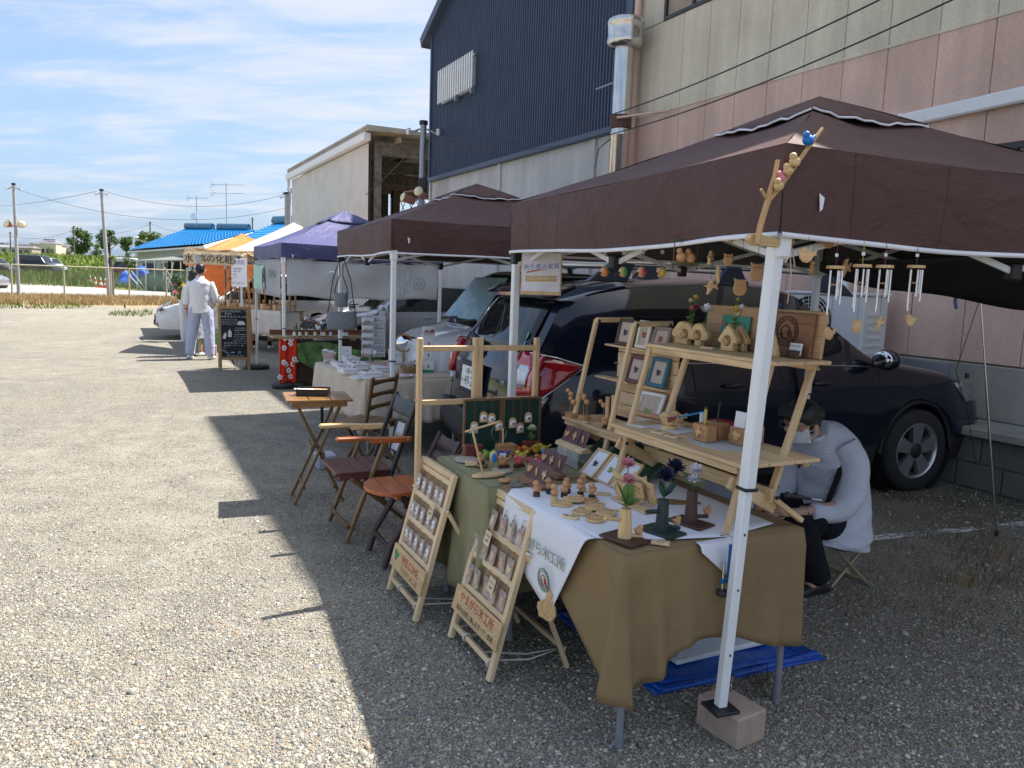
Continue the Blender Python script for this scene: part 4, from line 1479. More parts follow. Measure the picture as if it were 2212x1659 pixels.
# ---- white boxy car, nose towards the lot
WPNT=carpaint('white_paint',(0.66,0.67,0.69),0.25)
SILV=carpaint('silver_paint',(0.42,0.43,0.45),0.25,0.6)
def front_car(name,label,nose,ang,paint,L,W,H,top,belt,front,lamp,shade=None,R=.31,xw=(.7,3.0),rear=None,glass=(.05,.74),wind=(.60,.76),grille=None,pillars=((.25,.27),(.48,.50),(.70,.715))):
 d=Vector((cos(ang),sin(ang),0))
 o=Vector(nose)-d*L
 c=Car(name,label,(o.x,o.y,0),ang,paint,L=L,W=W,H=H,R=R,xw=xw,top=top,belt=belt,rear=rear or([.2,.4,.9,1.7],[.1,0,.02,.15]),front=front,glass=glass,wind=wind,clad=False,tumble=.20,pillars=pillars)
 t=c.t
 for side in(-1,1):
  z0,z1,y0,y1=lamp
  hl=c.patch('headlamp',lambda y,z:c.frontp(y,z,.01),[(side*y0,z0),(side*y1,z0),(side*y1,z1),(side*y0,z1)],HEADL,6,thick=.02)
  hp=c.frontp(side*(y0+y1)/2,(z0+z1)/2,.02)
  m=MB();m.ell(hp,(.02,.06,.06),10,6);m.build('reflector',CHROME,hl)
  c.mirror(L*.70,c.belt(.70),paint,side)
  c.seam('door_seam',[(L*.60,.4),(L*.60,c.belt(.6))],side)
  c.seam('door_seam',[(L*.36,.4),(L*.36,c.belt(.36))],side)
  for x in(.42,.18):
   m=MB();m.ell(c.sidep(L*x+.1,c.belt(x)-.12,.015,side),(.09,.02,.02),8,5);m.build('door_handle',paint,t)
 gm=grille or TRIM
 c.patch('grille',lambda y,z:c.frontp(y,z,.012),[(-.40,.60),(.40,.60),(.42,.72),(-.42,.72)],gm,8,thick=.02)
 c.patch('lower_intake',lambda y,z:c.frontp(y,z,.012),[(-.5,.32),(.5,.32),(.5,.45),(-.5,.45)],TRIM,8,thick=.02)
 pm=Matrix.Translation(c.frontp(0,.50,.03))@Matrix.Rotation(pi/2,4,'Z')@Matrix.Rotation(pi/2,4,'X')
 g=MB();g.box((0,0,0),(.33,.165,.01),M=pm,ch=.004);g.build('number_plate',PLATEW,t)
 for y in(-.35,.25):
  u0=wind[1]
  m=MB();m.tube([(L*u0+.04,y,c.top(u0)+.03),(L*u0-.02,y+.35,c.top(u0)+.06)],.012,5);m.build('wiper',TRIM,t)
 return c
HEAD=SR+pi
nose_w=Vector((-1.12,8.1,0))
wc=front_car('parked_white_car','white boxy car with a blue sunshade behind the windscreen',nose_w,HEAD,WPNT,3.6,1.6,1.68,top=([0,.03,.1,.4,.70,.735,.84,.865,.95,1],[1.62,1.68,1.72,1.74,1.725,1.67,1.19,1.14,1.08,1.0]),belt=([0,.7,.82,1],[1.08,1.08,1.06,.94]),front=([.2,.4,.6,.9,1.7],[3.52,3.6,3.6,3.54,3.5]),lamp=(.66,.84,.50,.72),R=.32,xw=(.6,2.95),wind=(.72,.855),glass=(.05,.85))
SHADE=plain('sunshade_foil',(.36,.55,.66),.35,.3,var=.35,vs=14,bs=.4,bscale=25,bdist=.01)
m=MB()
m.grid(lambda u,w:(3.6*lerp(.838,.742,w)+.008,lerp(-.56,.56,u)*lerp(1,.9,w),lerp(1.195,1.64,w)+.012),10,6,True)
m.build('sunshade',SHADE,wc.t)
m=MB();m.box((1.2,.55,1.70),(1.6,.04,.03),ch=.01);m.box((1.2,-.55,1.70),(1.6,.04,.03),ch=.01);m.build('roof_rail',TRIM,wc.t)
nose_s=Vector((-4.0,14.9,0))
sc_=front_car('parked_silver_car','silver hatchback with a dark mesh grille between the tents',nose_s,HEAD+.12,SILV,3.9,1.66,1.5,top=([0,.04,.12,.4,.55,.60,.72,.76,.93,1],[1.38,1.44,1.48,1.5,1.48,1.42,1.04,.98,.86,.74]),belt=([0,.7,.78,.95,1],[.98,.95,.90,.80,.68]),front=([.2,.4,.6,.8,1.7],[3.80,3.9,3.88,3.70,3.55]),lamp=(.62,.80,.46,.76),R=.3,xw=(.65,3.15),wind=(.60,.745))
nose_v=gz(362,722)
vc=front_car('parked_white_minivan','pearl white minivan parked behind the cream tent stall',(nose_v.x+.2,nose_v.y-.9,0),HEAD-.05,WPNT,4.4,1.7,1.6,top=([0,.04,.12,.4,.5,.56,.74,.79,.93,1],[1.45,1.52,1.57,1.60,1.58,1.52,1.02,.97,.86,.72]),belt=([0,.7,.8,.95,1],[1.0,.96,.90,.80,.66]),front=([.2,.36,.5,.7,.9,1.7],[4.28,4.40,4.36,4.30,4.1,3.9]),lamp=(.66,.86,.48,.80),R=.31,xw=(.75,3.5),wind=(.56,.775),glass=(.05,.77),grille=plain('grille_chrome',(.35,.36,.38),.2,.8))
# ====== beyond the lot
def zu(x,y):
 return x*0.28105,356.6+y*0.28105
 # ---- chain-link fence
FENCEM=plain('fence_post',(0.42,0.38,0.28),0.6,0.2,var=0.15)
WIREM=plain('fence_wire',(0.40,0.42,0.36),0.5,0.5,var=0)
def fence():
 f=thing('chain_link_fence','green-grey chain-link fence between the lot and the road','fence')
 us=[-150,-60,27,140,241,280,360,440]
 line=lambda u:gz(lerp(27,360,(u-27)/333),lerp(642.5,647,(u-27)/333))
 pts=[line(u)for u in us]
 H=1.62
 for p in pts:
  m=MB();m.tube([p,p+Vector((0,0,H))],.045,8);m.build('post',FENCEM,f)
 for a,b in zip(pts[:-1],pts[1:]):
  m=MB();m.tube([a+Vector((0,0,H-.03)),b+Vector((0,0,H-.03))],.03,6);m.build('top_rail',FENCEM,f)
 A,B=pts[0],pts[-1]
 d=(B-A);Ln=d.length;d.normalize()
 m=MB()
 st=.13
 n=int(Ln/st)
 w=.007
 hh=H-.1
 for i in range(-12,n):
  for sg in(1,-1):
   x0=i*st;x1=x0+hh
   if sg<0:x0,x1=x1,x0
   p=A+d*x0+Vector((0,0,.05));q=A+d*x1+Vector((0,0,.05+hh))
   m.add([p-d*w,p+d*w,q+d*w,q-d*w],[(0,1,2,3)])
 o=m.build('wire_mesh',WIREM,f,kind='stuff')
fence()
# ---- poles
POLEM=plain('concrete_pole',(0.34,0.345,0.36),0.7,var=0.12)
WOODP=plain('weathered_pole',(0.10,0.09,0.08),0.9,var=0.2)
LAMPG=plain('lamp_glass',(0.75,0.70,0.45),0.2,var=0.1)
def pole(label,base,top,r0=.12,r1=.09,name='utility_pole',cat='pole',arm=True,mat=None):
 t=thing(name,label,cat,base)
 d=Vector(top)-Vector(base)
 m=MB();m.tube([(0,0,-.1),d*.5,d],[r0*.8,(r0+r1)*.4,r1*.8],10);m.build('shaft',mat or POLEM,t)
 m=MB();m.tube([d*.985,d*1.002],r1*1.12,10);m.build('cap',BLACKP,t)
 if arm:
  a=d*.955
  m=MB();m.tube([a+Vector((-.35,0,-.05)),a+Vector((-.1,0,.05)),a+Vector((.1,0,.05)),a+Vector((.35,0,-.05))],.025,5);m.build('bracket',GALV,t)
  for sx in(-.35,.35):
   m=MB();m.lathe([(.04,0),(.055,.05),(.04,.1),(.055,.14)],8,M=TR(a+Vector((sx,0,-.07))));m.build('insulator',WMETAL,t)
 return t
def floodlight(t,p,yaw,r=.17,tilt=-.3):
 M=Matrix.Translation(p)@Matrix.Rotation(yaw,4,'Z')@Matrix.Rotation(pi/2+tilt,4,'X')
 m=MB();m.lathe([(.06,-.28),(.09,-.25),(r*.9,-.05),(r,.02),(r*1.05,.03)],18,M=M);o=m.build('floodlight',plain('lamp_housing',(.35,.15,.12),.6),t)
 m=MB();m.lathe([(r,.02),(r*.6,.07),(0,.09)],18,M=M);m.build('lens',LAMPG,o)
 return o
b1=gz(41,642);t1=gy(29,396,b1.y)
p1=pole('thin leaning pole with two floodlights beside the fence',b1,t1,.11,.085,'floodlight_pole','pole')
m_=gy(34,484,b1.y)-b1
for sx in(-.36,.36):
 floodlight(p1,m_+Vector((sx,-.1,0)),-.4 if sx<0 else .5,.19)
mm=MB();mm.tube([m_+Vector((-.45,0,-.1)),m_+Vector((.45,0,-.1))],.03,6);mm.build('cross_arm',GALV,p1)
b2=gz(236,641);t2=gy(219,409,b2.y)
p2=pole('leaning utility pole standing at the chain-link fence',b2,t2,.14,.10)
b2b=gz(243,641)
pole('short dark wooden stub pole next to the leaning utility pole',b2b,gy(239,556,b2b.y),.14,.13,'stub_pole','pole',False,WOODP)
def far_pole(x0,y0,x1,y1,dep,label,mat=None):
 a=at_depth(*zu(x1,y1),dep);b=at_depth(*zu(x0,y0),dep)
 base=Vector((a.x,a.y,terr_z(a.x,a.y)-.2))
 return pole(label,base,b,.16,.12,mat=mat)
WP=plain('dark_pole',(.13,.12,.11),.8,var=.1)
fp1=far_pole(565,470,572,665,125,'dark railway pole in front of the first round tree',WP)
fp2=far_pole(77,513,83,655,130,'dark railway pole near the low houses at the field edge',WP)
fp3=far_pole(1153,435,1156,590,120,'dark railway pole rising beside the blue tiled roof',WP)
fp4=far_pole(1940,405,1943,500,120,'dark railway pole between the two blue tiled roofs',WP)
Z4=lambda x,y:((1100+x/3.318)*.54861,(450+y/3.318)*.54861)
wp=[]
for(x,y0,lab,r)in((97,1022,'grey concrete utility pole at the warehouse corner',.17),(131,970,'tall steel utility pole at the warehouse corner',.13)):
 tp=at_depth(*Z4(x,y0),42)
 wp.append(tp)
 pole(lab,Vector((tp.x,tp.y,0)),tp,r,r*.8)
lp_top=at_depth(*Z4(1885,92),18.6)
lp=pole('galvanised pole with two floodlights in front of the blue building',Vector((lp_top.x-.05,lp_top.y,0)),lp_top,.10,.09,'floodlight_pole','pole',mat=GALV)
q=at_depth(*Z4(1850,1010),18.6)-Vector((lp_top.x-.05,lp_top.y,0))
floodlight(lp,q+Vector((-.02,-.25,-.03)),-.3,.115)
floodlight(lp,q+Vector((-.38,-.12,-.16)),-1.1,.115)
mm=MB();mm.box(q+Vector((.05,-.06,.15)),(.2,.16,.3),ch=.02);mm.build('control_box',BLACKP,lp)
mm=MB();mm.tube([q+Vector((-.4,-.1,-.05)),q+Vector((.2,-.05,.06))],.03,6);mm.build('cross_arm',plain('arm_red',(.36,.16,.12),.6),lp)
# ---- overhead wires
WIRE=plain('cable',(0.035,0.035,0.038),0.6,var=0)
def wire(label,a,b,sag,r=.012,n=24):
 r*=.7
 a=Vector(a);b=Vector(b)
 m=MB();m.tube([a.lerp(b,i/n)-Vector((0,0,sag*4*(i/n)*(1-i/n)))for i in range(n+1)],r,4,caps=False)
 return m.build('overhead_wire',WIRE,label=label,cat='wire')
ux=lambda x,y,d:at_depth(*zu(x,y),d)
wire('sagging overhead wire from the floodlight pole to the warehouse corner',ux(135,187,b1.y),wp[0]-Vector((0,0,.8)),1.0,.016)
wire('overhead wire coming in over the road to the leaning utility pole',ux(-420,330,b2.y),ux(745,200,b2.y),.25,.016)
wire('overhead wire from the leaning utility pole to the tall steel pole',ux(805,200,b2.y),wp[1]-Vector((0,0,.25)),.75,.016)
wire('low railway wire between the two dark poles left of the trees',ux(80,545,130),ux(565,500,125),.8,.03)
wire('low railway wire running past the round trees to the blue roof',ux(565,500,125),ux(1153,455,120),1.0,.03)
wire('low railway wire passing behind the television aerials',ux(1165,455,120),ux(1940,440,120),1.6,.03)
wire('upper black cable crossing in front of the navy building',at_depth(*Z4(1905,235),18.6),gy(1960,-30,6.2),.55,.011,30)
wire('lower black cable crossing in front of the navy building',at_depth(*Z4(1905,322),18.6),gy(2120,-30,6.0),.65,.011,30)
wire('drooping cable from the galvanised floodlight pole along the warehouse siding',at_depth(*Z4(1850,330),18.6),wp[1]-Vector((0,0,.7)),1.2,.014,30)
# ---- blue tiled houses
BLUET=plain('blue_glazed_tile',(0.015,0.27,0.60),0.3,var=0.3,vs=6,spec=0.6)
RIDGET=plain('ridge_tile',(0.03,0.12,0.20),0.35,var=0.3,vs=8)
HWALL=plain('plaster_wall',(0.50,0.47,0.41),0.9,var=0.12,vs=2)
BARGE=plain('barge_board',(0.72,0.71,0.68),0.6,var=0.05)
def tiled_house(label,P1,P2,R2,R1,cols,rows,seed):
 h=thing('tiled_house',label,'house')
 nrm=(P2-P1).cross(R1-P1).normalized()
 if nrm.z<0:nrm=-nrm
 nu,nv=cols*4,rows*2
 def tile(A,B,C,D):
  m=MB()
  def fn(u,w):
   i=int(round(w*nv));r=i//2;fr=i%2
   ww=(r+(0.97 if fr else 0.0))/rows if i<nv else 1.0
   ww=min(1,ww)
   p=A.lerp(B,u).lerp(D.lerp(C,u),ww)
   ph=u*cols*2*pi
   return p+nrm*(.045*abs(sin(ph/2))+(.07 if not fr else 0.0))
  m.grid(fn,nu,nv,False)
  return m
 tile(P1,P2,R2,R1).build('roof',BLUET,h)
 Bk1=R1+(R1-P1);Bk1.z=P1.z
 Bk2=R2+(R2-P2);Bk2.z=P2.z
 m=MB();m.add([R1,R2,Bk2,Bk1],[(0,1,2,3)]);solidify(m.build('rear_roof',BLUET,h),.1)
 for k in range(2):
  a,b=R1.lerp(R2,.0+.5*k),R1.lerp(R2,.42+.5*k)
  m=MB();m.tube([a+Vector((0,0,.25)),b+Vector((0,0,.25))],.22,8,flat=1.3);m.build('ridge_cap',RIDGET,h)
  m=MB()
  for i in range(14):
   m.ell(a.lerp(b,i/13)+Vector((0,0,.48)),(.13,.13,.10),6,4)
  m.build('ridge_tile',RIDGET,h,kind='stuff')
 dn=Vector((0,0,-.16))
 for(p,r)in((P1,R1),(P2,R2)):
  m=MB();m.bar(p+dn,r+dn,.1,.22,ch=0);m.build('barge_board',BARGE,h)
 m=MB();m.tube([P1+dn,P2+dn],.09,6);m.build('gutter',BARGE,h)
 ins=lambda p,c,f:p.lerp(c,f)
 c=(P1+P2+Bk1+Bk2)/4
 q=[ins(x,c,.10)for x in(P1,P2,Bk2,Bk1)]
 g=[Vector((x.x,x.y,-.1))for x in q]
 m=MB();m.add(g+[x+Vector((0,0,-.05))for x in q],[(0,1,5,4),(1,2,6,5),(2,3,7,6),(3,0,4,7)])
 m.add([q[1],q[2],R2.lerp((R1+R2)/2,.12)-Vector((0,0,.25)),q[3],q[0],R1.lerp((R1+R2)/2,.12)-Vector((0,0,.25))],[(0,1,2),(3,4,5)])
 m.build('wall',HWALL,h)
 for k in range(3):
  a=g[0].lerp(g[1],.1+.3*k);b=g[0].lerp(g[1],.3+.3*k)
  off=Vector((nrm.x,nrm.y,0)).normalized()*.04
  w=MB();w.add([a+off+Vector((0,0,.8)),b+off+Vector((0,0,.8)),b+off+Vector((0,0,2.2)),a+off+Vector((0,0,2.2))],[(0,1,2,3)])
  fo=solidify(w.build('window',DKFRAME,h),.05)
  w=MB();w.add([a.lerp(b,.06)+off*1.9+Vector((0,0,.86)),a.lerp(b,.94)+off*1.9+Vector((0,0,.86)),a.lerp(b,.94)+off*1.9+Vector((0,0,2.14)),a.lerp(b,.06)+off*1.9+Vector((0,0,2.14))],[(0,1,2,3)])
  w.build('pane',GLASSD,fo)
 return h
H1=tiled_house('low house with a bright blue tiled roof and television aerials',at_depth(277,541,66),at_depth(440,528.5,54),at_depth(551,499,62),at_depth(402,495,70),26,17,1)
H2=tiled_house('second blue tiled house partly hidden behind the navy tent',at_depth(459,540,48),at_depth(680,560,40),at_depth(730,483,48),at_depth(592,485,55),30,16,2)
def antenna(u,v0,v1,dep,label,dish=False,w=1.1):
 b=at_depth(u,v1,dep);t=at_depth(u,v0,dep)
 o=thing('tv_antenna',label,'antenna',b)
 h=t.z-b.z
 m=MB();m.tube([(0,0,0),(0,0,h)],.03,6);m.build('mast',GALV,o)
 for k,f in enumerate((.95,.74)if not dish else(.92,)):
  m=MB();m.tube([(-w*.6,0,h*f),(w*.7,0,h*f+.05)],.02,4);bm=m.build('boom',GALV,o)
  for i in range(7):
   x=lerp(-w*.6,w*.7,i/6)
   m=MB();m.tube([(x,-.3,h*f+.02),(x,.3,h*f+.02)],.012,4);m.build('element',GALV,bm)
  m=MB();m.tube([(-w*.6,0,h*f-.25),(-w*.45,0,h*f),(-w*.6,0,h*f+.3)],.02,4);m.build('reflector',GALV,bm)
 if dish:
  m=MB();m.lathe([(0,0),(.15,.03),(.32,.12)],16,M=TR((-.15,-.1,.75),0,pi/2-.2));solidify(m.build('dish',WMETAL,o),.02)
 return o
antenna(425.5,423.5,488,68,'television aerial with a white dish on the blue roof',True,1.4)
antenna(489.5,395.5,482,66,'tall television aerial on the ridge of the blue roof',False,2.2)
antenna(843,425,470,60,'television aerial seen through the open warehouse',False,1.6)
# ---- cluttered shed below the blue roof
def shed():
 s=thing('junk_shed','cluttered open shed with pipe frames and green netting beside the fence','shed')
 d=54
 a,b=at_depth(*zu(1060,960),d),at_depth(*zu(1460,940),d)
 a.z=b.z=.1
 dk=plain('shed_dark',(.05,.045,.04),.9,var=.3,vs=3)
 rf=plain('shed_roof',(.16,.17,.15),.8,var=.3,vs=3)
 back=Vector((2.0,4.0,0))
 m=MB();m.box((a+b)/2+back*.6+Vector((0,0,1.2)),((b-a).length*1.05,.2,2.4),R=basis(b-a));m.build('rear_wall',dk,s)
 m=MB();m.add([a+Vector((-.4,0,2.0)),b+Vector((.4,0,2.2)),b+back+Vector((0,0,2.8)),a+back+Vector((0,0,2.6))],[(0,1,2,3)]);solidify(m.build('roof',rf,s),.08)
 pm=plain('pale_pipe',(.45,.50,.47),.5,.3)
 for i in range(7):
  p=a.lerp(b,i/6)
  m=MB();m.tube([p,p+Vector((0,0,2.1))],.05,6);m.build('post',pm,s)
 rng=random.Random(4)
 for i in range(10):
  p=a.lerp(b,rng.random())+Vector((0,-.5,0));q=p+Vector((rng.uniform(-1.2,1.2),-.2,rng.uniform(.8,2.2)))
  m=MB();m.tube([p,q],.03,5);m.build('leaning_pipe',pm,s)
 net=fabric('green_net',(.12,.20,.15),.9,wr=.8)
 for i in range(5):
  c=a.lerp(b,.15+.17*i)+Vector((0,.4,.6))
  m=MB();m.ell(c,(rng.uniform(.5,.9),.5,rng.uniform(.5,.9)),9,6);m.build('netting_heap',net,s)
 t=MB()
 c=on_terr(*zu(1075,940))
 t.grid(lambda u,w:(c.x+lerp(-1.7,1.7,u),c.y-.6+1.0*w,c.z-.05+1.6*sin(pi*w)**.5*max(.1,sin(pi*(u*.9+.08)))*(.8+.25*sin(u*13)+.2*sin(w*17+u*5))),14,10,True)
 t.build('blue_tarp',fabric('blue_tarp',(.02,.12,.55),.6,wr=.8),label='crumpled bright blue tarp heap beside the shed',cat='tarp')
shed()
# ---- traffic cones on the grass
CONER=plain('cone_red',(.62,.06,.03),.5,var=.05)
cone_me=None
cones=[]
for i,(x,y)in enumerate(((695,922),(735,938),(775,944),(812,948))):
 p=on_terr(*zu(x,y))
 c=thing('traffic_cone','red and white striped traffic cone on the grass beyond the fence','traffic cone',p,0,'cones beyond the fence')
 s_=.95
 m=MB();m.box((0,0,.02),(.4*s_,.4*s_,.04),ch=.01);m.build('base',CONER,c)
 for k in range(4):
  z0,z1=.04+.19*k*s_,.04+.19*(k+1)*s_
  r0,r1=.15-.032*k,.15-.032*(k+1)
  m=MB();m.lathe([(r0,z0),(r1,z1)],12);m.build('stripe',CONER if k%2==0 else WMETAL,c)
  # ---- parked cars in the field
def far_car(label,x0,x1,yb,paint,H,kind,flip=False,W=1.7,yaw=0.0,dep=None):
 u0,vb=zu(x0,yb);u1,_=zu(x1,yb)
 g=on_terr((u0+u1)/2,vb)
 a,b=gy(u0,vb,g.y),gy(u1,vb,g.y)
 L=b.x-a.x
 tops={'van':([0,.02,.1,.5,.66,.80,.84,.97,1],[.9,.97,1.0,1.0,.985,.62,.58,.50,.42]),'hatch':([0,.04,.2,.45,.55,.74,.8,.97,1],[.75,.88,.99,1.0,.98,.66,.62,.52,.45]),'pickup':([0,.02,.3,.34,.40,.60,.66,.78,.97,1],[.58,.6,.6,.96,1.0,1.0,.97,.60,.52,.45])}
 tx,tz=tops[kind]
 c=Car('parked_car',label,(a.x if not flip else b.x,g.y,g.z),yaw if not flip else pi+yaw,paint,L=L,W=W,H=H,R=.32,xw=(L*.2,L*.8),top=(tx,[z*H for z in tz]),belt=([0,.7,.8,1],[.56*H,.56*H,.52*H,.40*H]),rear=([.2,.4,1.0,2],[.08,0,.03,.1]),front=([.2,.4,.8,2],[L-.06,L,L-.05,L-.1]),glass=(.05,.80),wind=(.66 if kind=='van' else .56,.82 if kind=='van' else .76),clad=False,ns=40,tumble=.2,pillars=((.3,.32),(.52,.54)))
 return c
DKP=carpaint('dark_grey_paint',(.02,.022,.026),.2)
LBP=carpaint('pale_blue_paint',(.38,.52,.62),.3)
REDP=carpaint('dark_red_paint',(.16,.015,.02),.25)
far_car('black hatchback parked on the grass beyond the fence',-140,122,852,DKP,1.5,'hatch')
far_car('dark grey passenger van parked on the grass beyond the fence',143,452,846,DKP,1.85,'van')
far_car('pale blue small car half hidden behind the dark grey van',345,490,838,LBP,1.55,'hatch')
far_car('silver car parked on the road at the edge of the view',-330,25,947,SILV,1.45,'hatch')
far_car('dark red pickup truck parked near the shed',872,1085,868,REDP,1.55,'hatch',True)
far_car('dark station wagon behind the red pickup',878,1010,845,DKP,1.9,'van',True)
wcap=on_terr(*zu(1015,850))
m=MB();m.box((wcap.x+.3,wcap.y-1.5,wcap.z+1.62),(1.7,1.5,.42),ch=.08);m.build('truck_canopy',WPNT,label='white canopy box above the red pickup bed',cat='canopy')
# ---- far houses
def far_house(label,x0,x1,ye,yr,yb,dep,roofc,wallc,hip=.2):
 u0,ve=zu(x0,ye);u1,_=zu(x1,ye)
 a,b=at_depth(u0,ve,dep),at_depth(u1,ve,dep)
 zb=terr_z(a.x,a.y)-.5
 zr=at_depth(u0,zu(0,yr)[1],dep).z
 h=thing('far_house',label,'house',(a.x,a.y,0))
 L=b.x-a.x;D=L*.7;ze=a.z
 rm=plain('roof%d'%x0,roofc,.6,var=.15,vs=1);wm=plain('wall%d'%x0,wallc,.9,var=.08,vs=1)
 m=MB();m.box((L/2,D/2,(zb+ze)/2),(L*.92,D*.9,ze-zb));m.build('wall',wm,h)
 m=MB()
 e=[(0,0,ze),(L,0,ze),(L,D,ze),(0,D,ze)];r=[(L*hip,D/2,zr),(L*(1-hip),D/2,zr)]
 m.add(e+r,[(0,1,5,4),(1,2,5),(2,3,4,5),(3,0,4),(3,2,1,0)]);ro=m.build('roof',rm,h)
 m=MB();m.tube([r[0],r[1]],.15,5);m.build('ridge',rm,ro)
 for k in range(3):
  x=L*(.2+.27*k)
  m=MB();m.box((x,D*.05-.03,(zb+ze)/2+.5),(L*.14,.08,1.2));w=m.build('window',DKFRAME,h)
  m=MB();m.box((x,D*.05-.08,(zb+ze)/2+.5),(L*.12,.04,1.05));m.build('pane',GLASSD,w)
 return h
hx=far_house('cream two storey house with a grey roof on the far bank',300,430,600,585,655,170,(.17,.16,.19),(.55,.50,.40),.3)
far_house('upper grey roof of the cream house',240,440,606,566,655,176,(.17,.16,.19),(.50,.46,.38),.28)
far_house('long low house with a dark roof at the field edge',60,245,632,612,660,165,(.15,.14,.14),(.34,.30,.26),.12)
far_house('low shed with a pale roof left of the low house',-120,75,625,606,650,185,(.24,.24,.27),(.42,.40,.36),.12)
far_house('grey roofed house next to the round trees',430,560,632,602,655,180,(.20,.19,.22),(.46,.44,.42),.25)
far_house('pale apartment block far behind the trees',1020,1260,555,540,600,260,(.40,.40,.42),(.52,.52,.50),.05)
# ---- trees
BARK=plain('bark',(.10,.075,.05),.95,var=.3,vs=6)
def leafmat(name,lo,hi):
 m,nt,b=newmat(name)
 v=coords(nt,'world')
 n=tex_noise(nt,v,.9,4,.6)
 a=nt.nodes.new('ShaderNodeAttribute');a.attribute_name='tone'
 c=ramp(nt,n.outputs['Fac'],[(.3,lo),(.7,hi)])
 nt.links.new(mixc(nt,1,c,a.outputs['Color'],'MULTIPLY'),b.inputs['Base Color'])
 b.inputs['Roughness'].default_value=.6
 b.inputs['Specular IOR Level'].default_value=.25
 return m
LEAF=leafmat('leaves',(.035,.075,.018),(.10,.16,.04))
LEAF2=leafmat('pale_leaves',(.07,.12,.03),(.16,.22,.06))
def leaf_cloud(clumps,n,size,seed):
 rng=np.random.default_rng(seed)
 C=np.array([c[0]for c in clumps]);R=np.array([c[1]for c in clumps])
 k=rng.integers(0,len(C),n)
 d=rng.normal(0,1,(n,3));d/=np.linalg.norm(d,axis=1)[:,None]
 rad=rng.random(n)**.45
 P=C[k]+d*(R[k]*rad[:,None])
 a=rng.normal(0,1,(n,3));a/=np.linalg.norm(a,axis=1)[:,None]
 b=np.cross(a,rng.normal(0,1,(n,3)));b/=np.linalg.norm(b,axis=1)[:,None]
 s=size*rng.uniform(.6,1.4,n)
 V=np.stack([P-a*s[:,None],P+b*s[:,None]*.5,P+a*s[:,None],P-b*s[:,None]*.5],1).astype(np.float32)
 F=(np.arange(n)[:,None]*4+np.arange(4)[None]).astype(np.int32)
 tone=np.ones((n,4,4),np.float32)
 tone[:,:,:3]=rng.uniform(.75,1.25,n)[:,None,None]
 return V,F,tone
def tree(label,base,H,R,seed,mat,n=1800,leaf=.16,trunk_h=.3,cat='tree',name='tree',squash=.85,group=None):
 rng=random.Random(seed)
 t=thing(name,label,cat,base,0,group)
 m=MB()
 top=H*.75
 m.tube([(0,0,-.3),(rng.uniform(-.1,.1),0,H*.25),(rng.uniform(-.2,.2),0,top)],[R*.09+.04,R*.065+.03,.03],7)
 for i in range(6):
  a=rng.uniform(0,6.28);z=H*rng.uniform(.25,.6)
  m.tube([(0,0,z),(R*.35*cos(a),R*.35*sin(a),z+H*.12),(R*.7*cos(a),R*.7*sin(a),z+H*.22)],[R*.04+.02,R*.025+.01,.01],5)
 m.build('trunk',BARK,t)
 cl=[]
 for i in range(16):
  a=rng.uniform(0,6.28);rr=R*sqrt(rng.random())*.78
  zc=H*trunk_h+(H*(1-trunk_h))*rng.uniform(.18,.86)
  f=1-abs((zc/H-.6))*1.1
  cl.append(((rr*f*cos(a),rr*f*sin(a),zc),np.array([1,1,squash])*R*rng.uniform(.26,.46)))
 V,F,tone=leaf_cloud(cl,n,leaf,seed)
 me=bpy.data.meshes.new('crown')
 me.from_pydata(V.reshape(-1,3).tolist(),[],F.tolist())
 at=me.attributes.new('tone','FLOAT_COLOR','POINT');at.data.foreach_set('color',tone.ravel())
 me.materials.append(mat)
 put(me,'crown',t)
 return t
def far_tree(label,x0,x1,y0,y1,dep,seed,mat,n=2200):
 u0,v0=zu(x0,y0);u1,v1=zu(x1,y1)
 c=at_depth((u0+u1)/2,v1,dep)
 top=at_depth((u0+u1)/2,v0,dep)
 R=(at_depth(u1,v1,dep).x-at_depth(u0,v1,dep).x)/2
 zb=terr_z(c.x,c.y)
 tree(label,(c.x,c.y,zb),top.z-zb,R,seed,mat,n,leaf=R*.085,trunk_h=.08)
far_tree('round leafy tree behind the leaning pole on the far bank',515,735,478,655,135,1,LEAF)
far_tree('dark round tree left of the blue tiled roof',748,930,478,640,130,2,LEAF)
far_tree('smaller tree filling the gap beside the dark round tree',915,1050,535,640,128,3,LEAF)
far_tree('spreading tree just behind the blue roof eave',1030,1250,505,640,118,4,LEAF2)
far_tree('low bush between the two round trees',690,790,590,660,126,5,LEAF2,1400)
far_tree('bush on the far bank near the cream house',350,420,625,665,140,6,LEAF2,900)
far_tree('dense bush in front of the shed',940,1060,660,712,70,7,LEAF,1500)
far_tree('small pine poking up behind the banner awning',1490,1580,595,700,34,8,LEAF2,1500)
far_tree('low green shrub behind the banner of the cream tent',1420,1560,740,900,31,9,LEAF2,1800)
far_tree('leafy shrub between the fence and the stall',1300,1480,800,1000,36,10,LEAF,1800)
for i in range(9):
 far_tree('tree in the distant row behind the low houses',-160+i*62,-160+i*62+110,585+(i*7)%14,640,230,20+i,LEAF,700)
 bpy.data.objects[-1]if False else None
for o in[o for o in COL.objects if o.get('label')=='tree in the distant row behind the low houses']:
 o['group']='distant row of trees'
